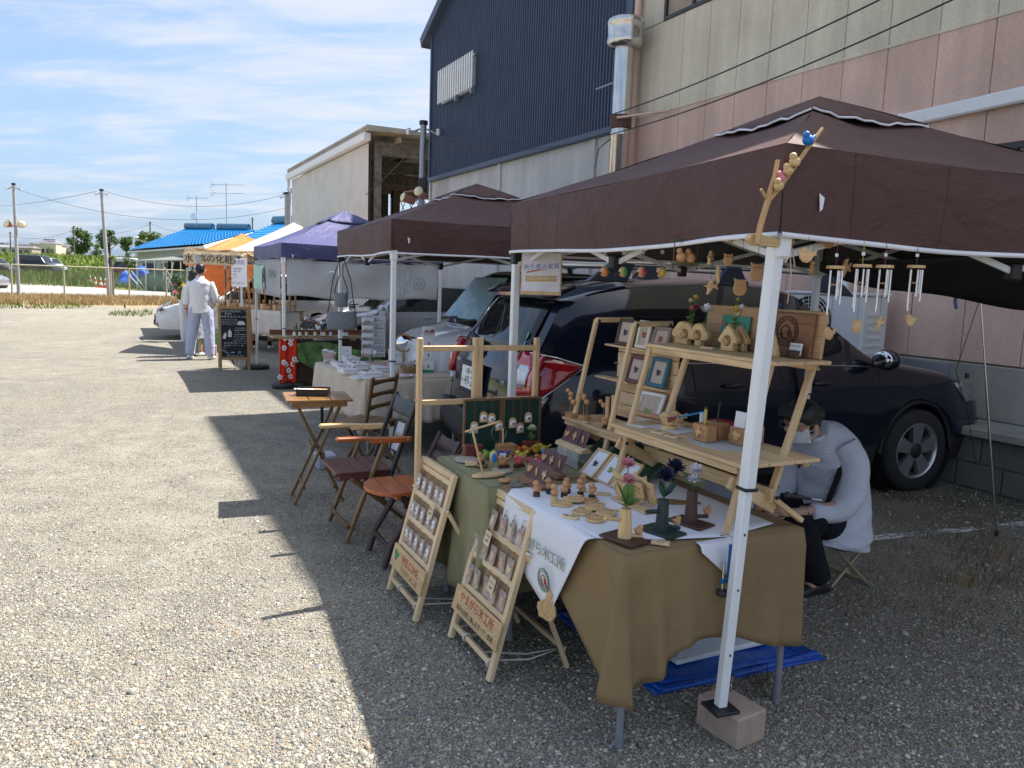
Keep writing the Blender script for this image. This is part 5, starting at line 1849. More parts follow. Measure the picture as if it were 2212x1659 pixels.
def hill():
 m=MB()
 c0,c1=at_depth(470,520,300),at_depth(960,520,300)
 m.grid(lambda u,w:(lerp(c0.x,c1.x,u),lerp(290,380,w),3+21*sin(pi*min(1,u*1.2))**.6*sin(pi*(w*.5))**.7),24,8,True)
 m.build('hill',plain('wood_green',(.075,.11,.035),.9,var=.5,vs=.2),kind='structure')
 rng=np.random.default_rng(5)
 cl=[]
 for i in range(240):
  u,w=rng.random(),rng.random()*.8
  x=lerp(c0.x,c1.x,u);y=lerp(290,380,w);z=3+21*sin(pi*min(1,u*1.2))**.6*sin(pi*(w*.5))**.7
  cl.append(((x,y,z+1.0),np.array([3,3,2.5])*rng.uniform(.7,1.2)))
 V,F,tone=leaf_cloud(cl,9000,.8,3)
 me=bpy.data.meshes.new('hill_trees');me.from_pydata(V.reshape(-1,3).tolist(),[],F.tolist())
 at=me.attributes.new('tone','FLOAT_COLOR','POINT');at.data.foreach_set('color',tone.ravel())
 me.materials.append(LEAF2)
 tag(put(me,'hill_trees'),'wooded hillside far behind the blue roofs','woods',kind='stuff')
hill()
# ====== the wooden bird craft stall
TN=Vector((.40,2.50,0))
TRZ=atan2(.447,.894)
TM=TR(TN,TRZ)
TZ=.725
def tf(a,b,z=0.0):
 return TM@Vector((a,b,z))
PINE=wood('pine',(0.72,0.51,0.285),.74)
PINE2=wood('pale_pine',(0.78,0.59,0.36),.78)
CEDAR=wood('cedar',(0.50,0.27,0.125),.55)
OAK=wood('stained_oak',(0.17,0.095,0.035),.6,.45)
OAKTOP=wood('warm_oak',(0.32,0.165,0.05),.6,.35,coat=.3)
MAROON=wood('maroon_stain',(0.115,0.035,0.030),.65,.45)
ORWOOD=wood('orange_stain',(0.44,0.115,0.025),.7,.4,coat=.2)
BLKWOOD=wood('black_stain',(0.022,0.022,0.025),.7,.5)
PURP=wood('plum_stain',(0.055,0.028,0.028),.7,.5)
WALNUT=wood('walnut',(0.085,0.038,0.028),.6,.5)
BEECH=wood('beech',(0.62,0.33,0.155),.82,.5,scale=.6)
MAPLE=wood('maple',(0.70,0.49,0.24),.8,.5,scale=.7)
GREENST=wood('green_stain',(0.018,0.045,0.045),.6,.5)
ROSE=wood('rosewood',(0.20,0.05,0.035),.6,.45)
LOGW=wood('log_bark',(0.30,0.15,0.08),.5,.7)
BLUEP=plain('blue_bird_paint',(.01,.17,.55),.5,var=.1)
WHITEC=fabric('white_cloth',(0.74,0.74,0.78),.85,wr=.18,wscale=5,var=.03)
CREAMC=fabric('natural_cloth',(0.62,0.55,0.49),.9,wr=.3,wscale=4,var=.05)
BROWNC=fabric('brown_cloth',(0.245,0.168,0.085),.85,wr=.4,wscale=2.4,var=.08)
OLIVEC=fabric('olive_cloth',(0.25,0.235,0.13),.85,wr=.45,wscale=3.2,var=.10)
PURPC=fabric('plum_card',(0.155,0.085,0.085),.9,wr=.1)
PAPER=plain('paper',(.78,.78,.80),.8,var=.03)
INK=plain('ink',(.03,.03,.03),.7,var=0)
REDINK=plain('red_ink',(.36,.035,.025),.7,var=.1,vs=40)
GREENINK=plain('green_ink',(.03,.16,.06),.7,var=0)
BLUEINK=plain('blue_ink',(.02,.12,.45),.6,var=0)
CARDK=plain('kraft_card',(.42,.27,.18),.85,var=.15,vs=30)
STRING=plain('string',(.45,.36,.24),.9,var=.1)
DKSTR=plain('dark_string',(.03,.03,.03),.8,var=0)
CORD=plain('leather_cord',(.16,.07,.03),.7,var=0)
def bag_mat():
 m,nt,b=newmat('clear_bag')
 setc(b,(.92,.92,.94))
 b.inputs['Roughness'].default_value=.12
 b.inputs['Alpha'].default_value=.22
 v=coords(nt,'Object')
 n=tex_noise(nt,v,30,3,.6,1.5)
 bump(nt,b,n.outputs['Fac'],.8,.01)
 return m
BAG=bag_mat()
#  tables and cloths
def folding_table(label,a0,a1,b0,b1,z=.715,legs=True):
 t=thing('folding_table',label,'table',tf(a0,b0),TRZ)
 A,B=a1-a0,b1-b0
 m=MB();m.box((A/2,B/2,z-.015),(A,B,.024),ch=.004);m.build('table_top',plain('table_top',(.55,.54,.5),.6),t)
 gm=plain('table_leg_grey',(.33,.35,.40),.4,.5)
 for(x,y)in((.035,.02),(A-.035,.02),(.035,B-.03),(A-.035,B-.03)):
  m=MB();m.tube([(x,y,.03),(x,y,z-.03)],.0135,12);l=m.build('leg',gm,t)
  m=MB();m.tube([(x,y,.001),(x,y,.055)],.0165,12);m.build('foot_cap',gm,l)
 return t
folding_table('grey legged folding table under the brown cloth',0,.82,0,.93)
folding_table('folding table under the olive green cloth',-.06,1.12,.95,1.55)
def drape(name,label,x0,x1,y0,y1,z,mat,hem,folds,seed=1,r=.022):
 rng=random.Random(seed)
 o=thing(name,label,'tablecloth',tf(0,0),TRZ)
 m=MB()
 ph=[rng.uniform(0,6)for _ in range(8)]
 m.grid(lambda u,w:(lerp(x0,x1,u),lerp(y0,y1,w),z+.0015*sin(u*17+ph[0])*sin(w*13+ph[1])),16,16,True)
 path=[]
 def line(p,q,n,nm,k):
  for i in range(k):
   t=i/(k-1)
   path.append((Vector(p).lerp(Vector(q),t),Vector(n),nm,t))
 def corner(c,a0,nm):
  for i in range(1,6):
   a=a0+(pi/2)*i/6
   path.append((Vector(c),Vector((cos(a),sin(a),0)),nm,1.0))
 line((x0,y1,0),(x0,y0,0),(-1,0,0),'left',44);corner((x0,y0,0),pi,'left')
 line((x0,y0,0),(x1,y0,0),(0,-1,0),'near',50);corner((x1,y0,0),-pi/2,'near')
 line((x1,y0,0),(x1,y1,0),(1,0,0),'right',24);corner((x1,y1,0),0,'right')
 line((x1,y1,0),(x0,y1,0),(0,1,0),'far',24);corner((x0,y1,0),pi/2,'far')
 n_=len(path)
 def fn(u,w):
  c,n,nm,t=path[int(round(u*n_))%n_]
  zb=hem(nm,t)
  dep=folds(nm,t)*w**1.2
  return tuple(c+n*(.002+.012*min(1,w*8)+dep)+Vector((0,0,lerp(z,zb,w))))
 m.grid(fn,n_,14,True)
 solidify(m.build('cloth',mat,o),.0025)
 return o
def brown_hem(nm,t):
 if nm=='near':
  return curve([0,.06,.12,.3,.38,.5,.62,.75,1],[.20,.235,.255,.35,.37,.375,.345,.30,.25])(t)
 if nm=='left':
  return curve([0,.3,.58,.75,.9,1],[.42,.40,.46,.36,.27,.22])(t)
 if nm=='right':return lerp(.245,.35,t)
 return .35
def pleat(t,c,w):
 return max(0.0,1-abs(t-c)/w)
def brown_fold(nm,t):
 if nm=='near':
  return .016+.07*pleat(t,0,.05)+.05*pleat(t,.17,.055)-.012*pleat(t,.09,.04)+.032*pleat(t,.52,.08)+.016*pleat(t,.33,.05)+.02*pleat(t,.83,.07)
 if nm=='left':
  return .012+.06*pleat(t,1,.05)
 return .01+.01*sin(t*20)
drape('brown_tablecloth','brown tablecloth with a deep folded corner on the craft table',-.004,.824,-.004,.95,TZ-.006,BROWNC,brown_hem,brown_fold,3)
drape('olive_tablecloth','olive green tablecloth on the rear craft table',-.075,1.13,.94,1.56,TZ-.010,OLIVEC,lambda nm,t:.18+.03*sin(t*7)if nm=='left' else .22,lambda nm,t:.012+.05*pleat(t,.18,.09)+.045*pleat(t,.5,.1)+.055*pleat(t,.82,.1)+.05*pleat(t,1,.05)if nm=='left' else .03,5)
def flat_cloth(name,label,poly,z,mat,th=.003):
 m=MB()
 m.prism([(p[0],p[1])for p in poly],th,M=Matrix.Translation((0,0,z))@Matrix.Rotation(pi/2,4,'X')@Matrix.Diagonal((1,1,-1,1)))
 return m
def runner():
 o=thing('white_runner','white cloth runner with embroidered lettering over the brown table','cloth',tf(0,0),TRZ)
 m=MB()
 z=TZ+.002
 def near(u):
  return curve([0,.3,.65,.72,1],[.16,.06,-.005,.02,.06])(u)
 def top(u,w):
  x=lerp(-.012,.735,u)
  return(x,lerp(near(u),.845-.05*u,w),z+.0012*sin(u*21)*sin(w*15))
 m.grid(top,30,20,True)
 def hang(u,w):
  y=lerp(.84,.16,u)
  tip=curve([0,.28,.64,1],[.56,.46,.345,.724])(u)
  zz=lerp(z,tip,w)
  return(-.012-.022*min(1,w*6)-.022*w-.006*sin(u*7)*w,y,zz)
 m.grid(hang,30,12,True)
 def hang2(u,w):
  x=lerp(.30,.475,u)
  tip=curve([0,.8,1],[.70,.585,.64])(u)
  return(x,-.004-.026*min(1,w*6)-.012*w,lerp(z,tip,w))
 m.grid(hang2,12,8,True)
 solidify(m.build('cloth',WHITEC,o),.002)
 LM=Matrix.Translation((-.055,.50,.575))@Matrix.Rotation(-pi/2,4,'Z')@Matrix.Rotation(pi/2+.05,4,'X')
 lettering('やまがら木工所',.058,plain('grey_thread',(.30,.33,.27),.8,var=0),o,LM,.001)
 EM=Matrix.Translation((-.062,.435,.475))@Matrix.Rotation(-pi/2,4,'Z')@Matrix.Rotation(pi/2+.05,4,'X')
 bird_emblem(o,EM,.046,GREENINK,REDINK)
def bird_emblem(parent,M,r,ringm,birdm):
 m=MB()
 for rr in(r,r*.78):
  m.tube([(rr*cos(a),rr*sin(a),.0012)for a in[2*pi*k/40 for k in range(41)]],r*.035,4,caps=False,M=M)
 for k in range(18):
  a=2*pi*k/18
  m.box((r*.89*cos(a),r*.89*sin(a),.001),(r*.09,r*.09,.001),M=M)
 e=m.build('emblem_ring',ringm,parent)
 b=MB()
 body=[(-.30,.30),(-.05,.42),(.2,.28),(.42,-.05),(.5,-.42),(.25,-.38),(0,-.5),(-.28,-.36),(-.40,-.05),(-.52,.12)]
 b.tube([(x*r,y*r,.0014)for(x,y)in body+body[:1]],r*.04,4,caps=False,M=M)
 b.build('bird_outline',birdm,parent)
 w=MB();w.prism([(r*.05,r*.15),(r*.34,-r*.02),(r*.36,-r*.32),(r*.1,-r*.28)],.001,M=M@Matrix.Translation((0,0,.0012))@Matrix.Rotation(pi/2,4,'X')@Matrix.Diagonal((1,1,-1,1)))
 w.build('bird_wing',birdm,parent)
 t=MB();t.tube([(-r*.55,-r*.1,.0014),(-r*.3,-r*.5,.0014),(r*.3,-r*.62,.0014)],r*.04,4,M=M);t.build('twig',birdm,parent)
runner()
#  small carved things
def bird_fig(name,label,a,b,z,yaw,s,mat,tailmat=None,group=None,stand=None,cat='bird figure'):
 t=thing(name,label,cat,tf(a,b,z),TRZ+yaw,group)
 zz=0
 if stand=='log':
  m=MB();m.tube([(-s*1.2,0,s*.45),(s*1.5,0,s*.45)],s*.48,12);m.build('log_stand',WALNUT,t);zz=s*.82
 elif stand=='block':
  m=MB();m.tube([(0,0,0),(0,0,s*1.1)],s*.8,8,smooth=False);m.build('block_stand',BLKWOOD,t);zz=s*1.02
 elif stand=='stump':
  m=MB();m.lathe([(s*1.6,0),(s*1.6,s*.35),(0,s*.35)],20);m.build('stump_stand',LOGW,t)
  m=MB();m.tube([(-s*.9,0,s*.7),(s*.9,0,s*.7)],s*.4,10);m.build('perch',WALNUT,t);zz=s*1.0
 m=MB();m.ell((0,0,zz+s*.92),(s*1.12,s*.95,s*.95),16,10);bd=m.build('body',mat,t)
 m=MB();m.ell((-s*.72,0,zz+s*1.72),(s*.68,s*.64,s*.64),14,9);h=m.build('head',mat,t)
 m=MB();m.lathe([(s*.16,0),(0,s*.42)],8,M=TR((-s*1.34,0,zz+s*1.74),0,0,-pi/2));m.build('beak',WALNUT,h)
 for sy in(-1,1):
  m=MB();m.ell((-s*1.08,sy*s*.50,zz+s*1.86),s*.075,6,4);m.build('eye',INK,h)
 m=MB();m.tube([(s*.8,0,zz+s*1.15),(s*1.5,0,zz+s*1.55),(s*2.1,0,zz+s*1.95)],[s*.26,s*.27,s*.25],10);m.build('tail',tailmat or mat,t)
 return t
def paint(n,c):
 return plain('bird_'+n,c,.5,var=.12,vs=30)
BS=.021
for(nm,lab,a,b,yaw,c,st)in(('green','bright green carved bird beside the red planter',.132,1.41,.2,(.05,.33,.03),None),('orange','orange carved bird in front of the brown planter',.335,1.47,-.1,(.66,.16,.02),None),('amber','amber orange carved bird overlapping the orange bird',.368,1.43,.1,(.62,.22,.03),None),('ochre','ochre yellow carved bird on a black block stand',.385,1.36,.9,(.45,.30,.03),'block'),('yellow','mustard yellow carved bird next to the ochre bird',.476,1.45,-.2,(.55,.40,.04),None),('lime','lime yellow carved bird in front of the orange pair',.282,1.335,.0,(.55,.55,.07),None),('sky','sky blue carved bird below the mustard bird',.425,1.32,-.1,(.01,.24,.50),None),('navy','deep blue carved bird with a white price tag',.196,1.365,.1,(.01,.04,.42),None),('natural','plain brown carved bird on a log with a white beak',.116,1.19,.1,(.50,.25,.10),'log'),('rose','rose pink carved bird on a dark log',.194,1.18,.1,(.60,.10,.11),'log'),('red','red carved bird near the plum brooch cards',.262,1.175,.15,(.55,.03,.05),None),('pink','light pink carved bird tucked beside the red one',.288,1.15,-.2,(.70,.18,.24),None),('tangerine','tangerine carved bird behind the pink one',.336,1.235,.2,(.62,.20,.04),None),('tan','tan carved bird on a round bark stump',.04,1.28,.5,(.52,.30,.14),'stump')):
 bird_fig('carved_bird',lab,a,b,TZ,yaw,BS,paint(nm,c),stand=st)
m=MB();m.box((0,0,.02),(.034,.002,.024),ch=.0005);m.build('price_tag',PAPER,None,tf(.175,1.32,TZ+.012),(0,0,TRZ-.3),label='small white price tag leaning on the deep blue bird',cat='price tag')
def flower(parent,c,r,mat,n=26,seed=1,name='bloom',flat=.7):
 rng=random.Random(seed)
 m=MB()
 for i in range(n):
  t=i/n
  z=1-1.35*t
  rr=sqrt(max(0,1-z*z));a=i*2.39996
  d=Vector((rr*cos(a),rr*sin(a),z*flat)).normalized()
  B=basis(d)
  L=r*rng.uniform(.85,1.1);w=r*.26
  pts=[(0,0,0),(L*.6,-w,.0),(L*.6,w,0),(L,-w*.55,r*.06),(L,w*.55,r*.06)]
  m.add([tuple(Vector(c)+B@Vector(p))for p in pts],[(0,1,2),(1,3,4,2)])
 return m.build(name,mat,parent)
def leaf(parent,p,q,w,mat,up=(0,0,1)):
 p=Vector(p);q=Vector(q);B=basis(q-p,up);L=(q-p).length
 m=MB()
 pts=[(0,0,0),(L*.3,-w,w*.2),(L*.3,w,w*.2),(L*.7,-w*.9,w*.1),(L*.7,w*.9,w*.1),(L,0,-w*.2),(L*.3,0,-w*.1),(L*.7,0,-w*.15)]
 m.add([tuple(p+B@Vector(x))for x in pts],[(0,1,6),(0,6,2),(1,3,7,6),(6,7,4,2),(3,5,7),(7,5,4)],True)
 return m.build('leaf',mat,parent)
STEMM=plain('stem_green',(.08,.19,.05),.6,var=.2)
LEAFG=plain('silk_leaf',(.12,.22,.035),.6,var=.25,vs=30)
LEAFD=plain('dark_silk_leaf',(.02,.07,.055),.6,var=.2)
PETP=plain('petal_pink',(.62,.27,.31),.7,var=.25,vs=60)
PETN=plain('petal_navy',(.008,.014,.06),.7,var=.3,vs=60)
PETW=plain('petal_white',(.76,.76,.80),.7,var=.08,vs=60)
PETY=plain('petal_yellow',(.72,.55,.09),.7,var=.2,vs=60)
PETC=plain('petal_cream',(.72,.72,.48),.7,var=.1,vs=60)
def perch_vase(label,a,b,yaw,h,post,base,blooms,leaves,perches,birdp,pmat):
 t=thing('bud_vase',label,'vase',tf(a,b,TZ+.003),TRZ+yaw)
 m=MB();m.box((0,0,.005),(.10,.155,.010),ch=.002);m.build('base',base,t)
 m=MB();m.tube([(0,0,.01),(0,0,h)],[.0255,.019],10,smooth=False);m.build('trunk',post,t)
 for(p,q)in perches:
  m=MB();m.tube([p,q],.0075,8);m.build('perch',pmat,t)
 top=Vector((0,0,h))
 for i,(c,r,mt,sd)in enumerate(blooms):
  c=Vector(c)
  m=MB();m.tube([top,top.lerp(c,.5)+Vector((.004,0,0)),c],.0018,5);m.build('stem',STEMM,t)
  flower(t,c,r,mt,34,sd,flat=.9)
 for(q,w,lm)in leaves:
  leaf(t,top+Vector((0,0,.005)),q,w,lm)
 if birdp:
  bp=t.matrix_basis@Vector(birdp)
  q=TM.inverted()@bp
  bird_fig('perched_bird','small natural wood bird on the '+label.split(' vase')[0]+' vase',q.x,q.y,q.z,birdyaw,.0145,BEECH)
 return t
birdyaw=pi+.3
perch_vase('striped wood vase with two pink flowers',.071,.105,.25,.115,MAPLE,WALNUT,[((.0,-.005,.215),.030,PETP,1),((.022,.02,.265),.029,PETP,2)],[((-.055,-.01,.150),.022,LEAFG),((.055,-.02,.150),.022,LEAFG),((.02,-.03,.16),.018,LEAFG),((.05,.03,.205),.022,LEAFG),((-.02,.03,.21),.02,LEAFG)],[((.0,-.01,.02),(.055,-.035,.012)),((-.02,.01,.075),(-.075,.03,.085)),((.02,.01,.06),(.05,.03,.075))],(.042,-.028,.019),MAPLE)
perch_vase('dark green wood vase with navy flowers',.248,.125,.25,.125,GREENST,GREENST,[((-.012,-.012,.215),.038,PETN,3),((.085,.02,.225),.042,PETN,4)],[((-.03,0,.19),.014,LEAFD),((.03,-.02,.19),.014,LEAFD),((.075,.0,.185),.016,LEAFD),((0,.02,.2),.014,LEAFD)],[((0,0,.08),(-.07,.02,.085)),((.0,-.01,.03),(.06,-.035,.015))],(.062,-.02,.022),GREENST)
perch_vase('brown stump vase with white flowers',.418,.17,.25,.13,WALNUT,WALNUT,[((.0,-.005,.175),.026,PETW,5),((.014,.0,.205),.031,PETW,6)],[((.05,0,.14),.009,LEAFD),((-.02,.01,.16),.008,LEAFD)],[((0,0,.03),(.06,-.035,.028)),((0,0,.08),(.05,.02,.09))],(.06,-.03,.034),WALNUT)
#  stacked bird dolls on little blocks
def doll(label,a,b,basem,body=0,s=.0165,yaw=0.0,hi=0.0):
 t=thing('bird_doll',label,'bird figure',tf(a,b,TZ+.003),TRZ+yaw)
 m=MB();m.tube([(0,0,0),(0,0,.018)],.0155,8,smooth=False);m.build('block',basem,t)
 z=.018
 if hi:
  m=MB();m.tube([(0,0,.016),(0,0,.018+hi)],.002,6);m.build('peg',MAPLE,t);z+=hi
 if body==0:
  m=MB();m.ell((0,0,z+s*.92),(s*1.05,s,s*.95),14,9);m.build('body',BEECH,t)
 else:
  m=MB()
  m.lathe([(0,-s*1.6),(s*.55,-s*1.0),(s*.95,-s*.2),(s*.9,s*.4),(s*.45,s*.95),(0,s*1.1)],14,M=TR((0,0,z+s*.9),0,0,-pi/2-.35));m.build('body',BEECH,t)
 m=MB();m.ell((-s*.25,0,z+s*(2.35 if body==0 else 2.2)),s*.82,14,9);h=m.build('head',BEECH,t)
 m=MB();m.lathe([(s*.2,0),(0,s*.5)],7,M=TR((-s*1.0,0,z+s*2.35),0,0,-pi/2));m.build('beak',MAPLE,h)
 return t
for(lab,a,b,bm,bd,yaw,hi)in(('round bird doll on a walnut block at the white cloth edge',.038,.703,WALNUT,0,.2,0),('round bird doll on a dark green block behind its neighbours',.109,.72,GREENST,0,-.6,0),('round bird doll on a pale wood block',.082,.63,MAPLE,0,.3,0),('egg shaped bird doll on a walnut block',.142,.652,WALNUT,0,2.6,0),('bird doll on a small black block behind the walnut one',.186,.701,BLKWOOD,0,.0,0),('pointed tail bird doll on a black block facing the brooch cards',.215,.641,BLKWOOD,1,.2,.01),('pointed tail bird doll on a black block near the price plate',.237,.584,BLKWOOD,1,.1,.006),('pointed tail bird doll on a pale block at the rear',.264,.70,MAPLE,1,.4,.012)):
 doll(lab,a,b,bm,bd,yaw=yaw,hi=hi)
 #  flat carved shapes
def mirror_x(pts):
 return pts+[(-x,z)for(x,z)in reversed(pts)]
OWL=[(0,-.95),(.35,-.88),(.62,-.62),(.74,-.2),(.66,.25),(.60,.55),(.72,.98),(.40,.86),(0,.82)]
OWL=OWL+[(-x,z)for(x,z)in OWL[-2:0:-1]]
CAT=[(0,-1),(.45,-.95),(.72,-.6),(.74,-.1),(.62,.3),(.66,.62),(.60,1.0),(.28,.78),(0,.76)]
CAT=CAT+[(-x,z)for(x,z)in CAT[-2:0:-1]]
BIRDS=[(-1.1,.38),(-.88,.52),(-.72,.78),(-.38,.86),(-.1,.66),(.25,.42),(.62,.40),(1.05,.72),(.92,.30),(1.0,-.02),(.68,-.05),(.45,-.55),(.05,-.80),(-.42,-.72),(-.78,-.36),(-.92,.08)]
SWAL=[(-1.0,.1),(-.72,.16),(-.45,.22),(-.2,.62),(.05,.98),(.42,1.0),(.18,.55),(.28,.22),(.72,.42),(1.05,.62),(.72,.1),(1.0,-.32),(.62,-.18),(.22,-.18),(-.02,-.62),(-.30,-.95),(-.50,-.98),(-.42,-.5),(-.48,-.12),(-.75,-.04)]
def flat_shape(name,label,out,s,th,mat,M,group=None,ring=None,face=False,cat='wooden charm'):
 o=thing(name,label,cat,(0,0,0),0,group)
 o.matrix_world=M
 m=MB();m.prism([(x*s,z*s)for(x,z)in out],th,ch=min(.003,th*.25));b=m.build('board',mat,o)
 if ring:
  cx,cz,r=ring
  for sy in(-1,1):
   m=MB();m.tube([(s*(cx+r*cos(a)),sy*(th/2+.0002),s*(cz+r*sin(a)))for a in[2*pi*k/24 for k in range(25)]],.0014,4,caps=False);m.build('groove',CEDAR,b)
 if face:
  for sx in(-1,1):
   m=MB();m.tube([(s*(.28*sx+.16*cos(a)),-th/2-.0002,s*(.55+.12*sin(a)))for a in[pi+pi*k/8 for k in range(9)]],.0013,4);m.build('eye_line',WALNUT,b)
  m=MB();m.ell((0,-th/2,s*.44),s*.05,6,4);m.build('beak_dot',WALNUT,b)
 return o
FLAT=Matrix.Rotation(pi/2,4,'X')
def coaster(label,a,b,yaw,out,mat,ring,face=False,s=.052,lift=0.0):
 flat_shape('carved_coaster',label,out,s,.010,mat,TM@TR((a,b,TZ+.009+lift),yaw)@Matrix.Rotation(-pi/2,4,'X'),None,ring,face,'coaster')
coaster('walnut edged bird coaster at the front of the row',.082,.553,.35,BIRDS,MAPLE,(-.05,-.05,.55))
coaster('bird coaster overlapping the front one',.150,.572,.35,BIRDS,MAPLE,(-.05,-.05,.5),lift=.008)
coaster('dark bird coaster at the end of the row',.21,.555,.4,BIRDS,CEDAR,(-.05,-.05,.5))
coaster('cat face coaster next to the price plate',.10,.435,-.9,CAT,MAPLE,(0,-.3,.5),True)
coaster('cat face coaster behind the first cat',.17,.46,-.9,CAT,MAPLE,(0,-.3,.5),True,lift=.008)
coaster('owl coaster lying nearest the striped vase',.10,.335,-.9,OWL,MAPLE,(0,-.25,.5),True)
coaster('owl coaster half under the vase perch',.165,.365,-.9,OWL,MAPLE,(0,-.25,.5),True,lift=.008)
coaster('pale bird pendant board on the brown cloth',.022,.965,.5,BIRDS,BEECH,(-.05,-.05,.45),s=.032)
coaster('grey bark bird board with a dark cord on the brown cloth',.035,.872,.3,BIRDS,plain('grey_bark',(.16,.15,.14),.9,var=.3,vs=40),None,s=.036)
m=MB();m.tube([tf(.06,.86,TZ+.012),tf(.085,.84,TZ+.02),tf(.10,.80,TZ+.008),tf(.075,.82,TZ+.006)],.002,5);m.build('cord_loop',DKSTR,label='dark cord loop of the grey bark board',cat='cord')
def price_plate(label,a,b,z,yaw,txt,w=.062,d=.036,size=.0095):
 t=thing('price_plate',label,'price plate',tf(a,b,z),TRZ+yaw)
 m=MB();m.box((0,0,.004),(w,d,.008),ch=.0008);m.build('plate',PINE2,t)
 ls=txt.split('\n')
 for i,l in enumerate(ls):
  lettering(l,size,INK,t,TR((0,(len(ls)/2-.5-i)*size*1.2,.0082),0),.0002)
 return t
price_plate('wooden price plate beside the cat coasters',.02,.392,TZ+.003,-.9,'鍋敷コースター\n1枚 800円')
price_plate('wooden price plate in front of the green vase',.168,.025,TZ+.003,-.75,'バードベース\n3500円')
price_plate('wooden price plate behind the bird dolls',.32,.625,TZ+.003,-.75,'小鳥 1000円')
price_plate('lower wooden price plate of the pair on the olive cloth',.0,1.305,TZ,-.4,'バードコール')
price_plate('upper wooden price plate of the pair on the olive cloth',.004,1.312,TZ+.008,-.3,'1羽 1500円')
def upright(label,a,b,yaw,out,mat,s=.055,lean=.15,ring=(0,-.25,.5)):
 flat_shape('owl_stand',label,out,s,.012,mat,TM@TR((a,b,TZ+.012+s),yaw-pi/2,0)@Matrix.Rotation(lean,4,'X')@Matrix.Rotation(0,4,'Z'),None,ring,True,'stand')
upright('tall owl board standing behind the pink flowers',.32,.50,.0,OWL,MAPLE,.062)
upright('striped cat board at the back of the stand row',.40,.47,.1,CAT,PINE2,.058)
upright('owl board in the middle of the stand row',.36,.43,.0,OWL,MAPLE,.050)
upright('owl board leaning at the right of the stand row',.385,.385,-.1,OWL,MAPLE,.055,.25)
m=MB();m.box((0,0,.005),(.06,.24,.010),ch=.002);m.build('stand_base',PINE,None,tf(.345,.44,TZ+.003),(0,0,TRZ),label='long wooden base under the row of owl boards',cat='base')
m=MB();m.prism([(-.07,-.025),(.0,-.032),(.06,-.02),(.085,-.008),(.13,-.007),(.13,.007),(.085,.008),(.06,.02),(0,.032),(-.07,.025),(-.09,0)],.008,M=Matrix.Rotation(-pi/2,4,'X'),ch=.002)
m.build('wooden_paddle',OAKTOP,None,tf(.52,.43,TZ+.008),(0,0,TRZ-.5),label='small oval wooden paddle under the shelf',cat='paddle')
#  plum brooch cards on split logs
def card_row(label,a,b0,b1,z,cards,logm=LOGW,side_label=''):
 t=thing('brooch_stand',label,'display stand',tf(a,(b0+b1)/2,z),TRZ)
 L=b1-b0
 m=MB();m.prism([(-.03,0),(.03,0),(.026,.016),(.006,.024),(-.022,.018)],L,ch=.002);m.build('log',logm,t)
 for i in range(3):
  y=(i-1)*(L*.30)
  m=MB();m.add([(-.004,y-.035,.016),(-.004,y+.035,.016),(.035,y+.037,.098),(.035,y-.033,.100)],[(0,1,2,3)]);c=solidify(m.build('card',PURPC,t),.0012)
  nx=Vector((-.09,0,.04)).normalized()
  o=Vector((.0155,y,.058))+nx*.006
  kind=cards[i]
  out=(BIRDS,SWAL,[(-.25,1.0),(.12,.8),(.35,.3),(.30,-.3),(.05,-.9),(-.2,-1.0),(-.32,-.4),(-.35,.3)])[kind]
  M=Matrix.Translation(o)@Matrix.Rotation(pi/2,4,'Z')@Matrix.Rotation(.45,4,'X')@Matrix.Rotation(.5 if kind==2 else-.15,4,'Y')
  m=MB();m.prism([(x*.022,zz*.022)for(x,zz)in out],.006,M=M,ch=.0018);m.build('brooch',BEECH if kind!=1 else MAPLE,c)
 return t
card_row('front log stand with three bird brooches on plum cards',.118,.76,.99,TZ,(1,2,0))
card_row('middle log stand with three bird brooches on plum cards',.288,.92,1.17,TZ+.0,(2,1,0))
card_row('rear raised log stand with bird brooches on plum cards',.50,1.06,1.32,TZ+.075,(2,1,0),PINE)
ACR=bpy.data.materials.new('acrylic');ACR.use_nodes=True
_b=ACR.node_tree.nodes['Principled BSDF'];_b.inputs['Alpha'].default_value=.25;_b.inputs['Roughness'].default_value=.05;setc(_b,(.85,.88,.9))
m=MB();m.box((0,0,.073),(.09,.2,.003));m.box((-.045,0,.037),(.003,.2,.074));m.box((.045,0,.037),(.003,.2,.074));m.build('acrylic_riser',ACR,None,tf(.505,1.17,TZ),(0,0,TRZ),label='clear acrylic riser under the rear brooch stand',cat='riser')
def bird_picture(parent,M,s,c,seed,bg=None):
 rng=random.Random(seed)
 b=MB();b.prism([(x*s,z*s)for(x,z)in BIRDS],.0006,M=M,ch=0);b.build('painted_bird',c,parent)
 t=MB();t.tube([M@Vector((-s*1.2,-.001,-s*.8)),M@Vector((0,-.001,-s*.9)),M@Vector((s*1.4,-.001,-s*.3))],s*.06,4);t.build('painted_twig',INK,parent)
def frame(name,label,a,b,z,yaw,w,h,lean,fm,pm,bird,fw=.014,s=.018,txt=None):
 t=thing(name,label,'picture frame',(0,0,0))
 t.matrix_world=TM@TR((a,b,z),yaw-pi/2)@Matrix.Rotation(-lean,4,'X')
 for(x,zz,dx,dz)in((0,fw/2,w,fw),(0,h-fw/2,w,fw),(-w/2+fw/2,h/2,fw,h-2*fw),(w/2-fw/2,h/2,fw,h-2*fw)):
  m=MB();m.box((x,0,zz),(dx,.014,dz),ch=.002);m.build('frame_side',fm,t)
 m=MB();m.box((0,.003,h/2),(w-fw,.004,h-fw));p=m.build('picture',pm,t)
 if bird is not None:
  bird_picture(p,Matrix.Translation((0,-.0005,h/2)),s,bird,1)
 return t
GB=plain('bird_green_ink',(.20,.33,.10),.7,var=.3,vs=200)
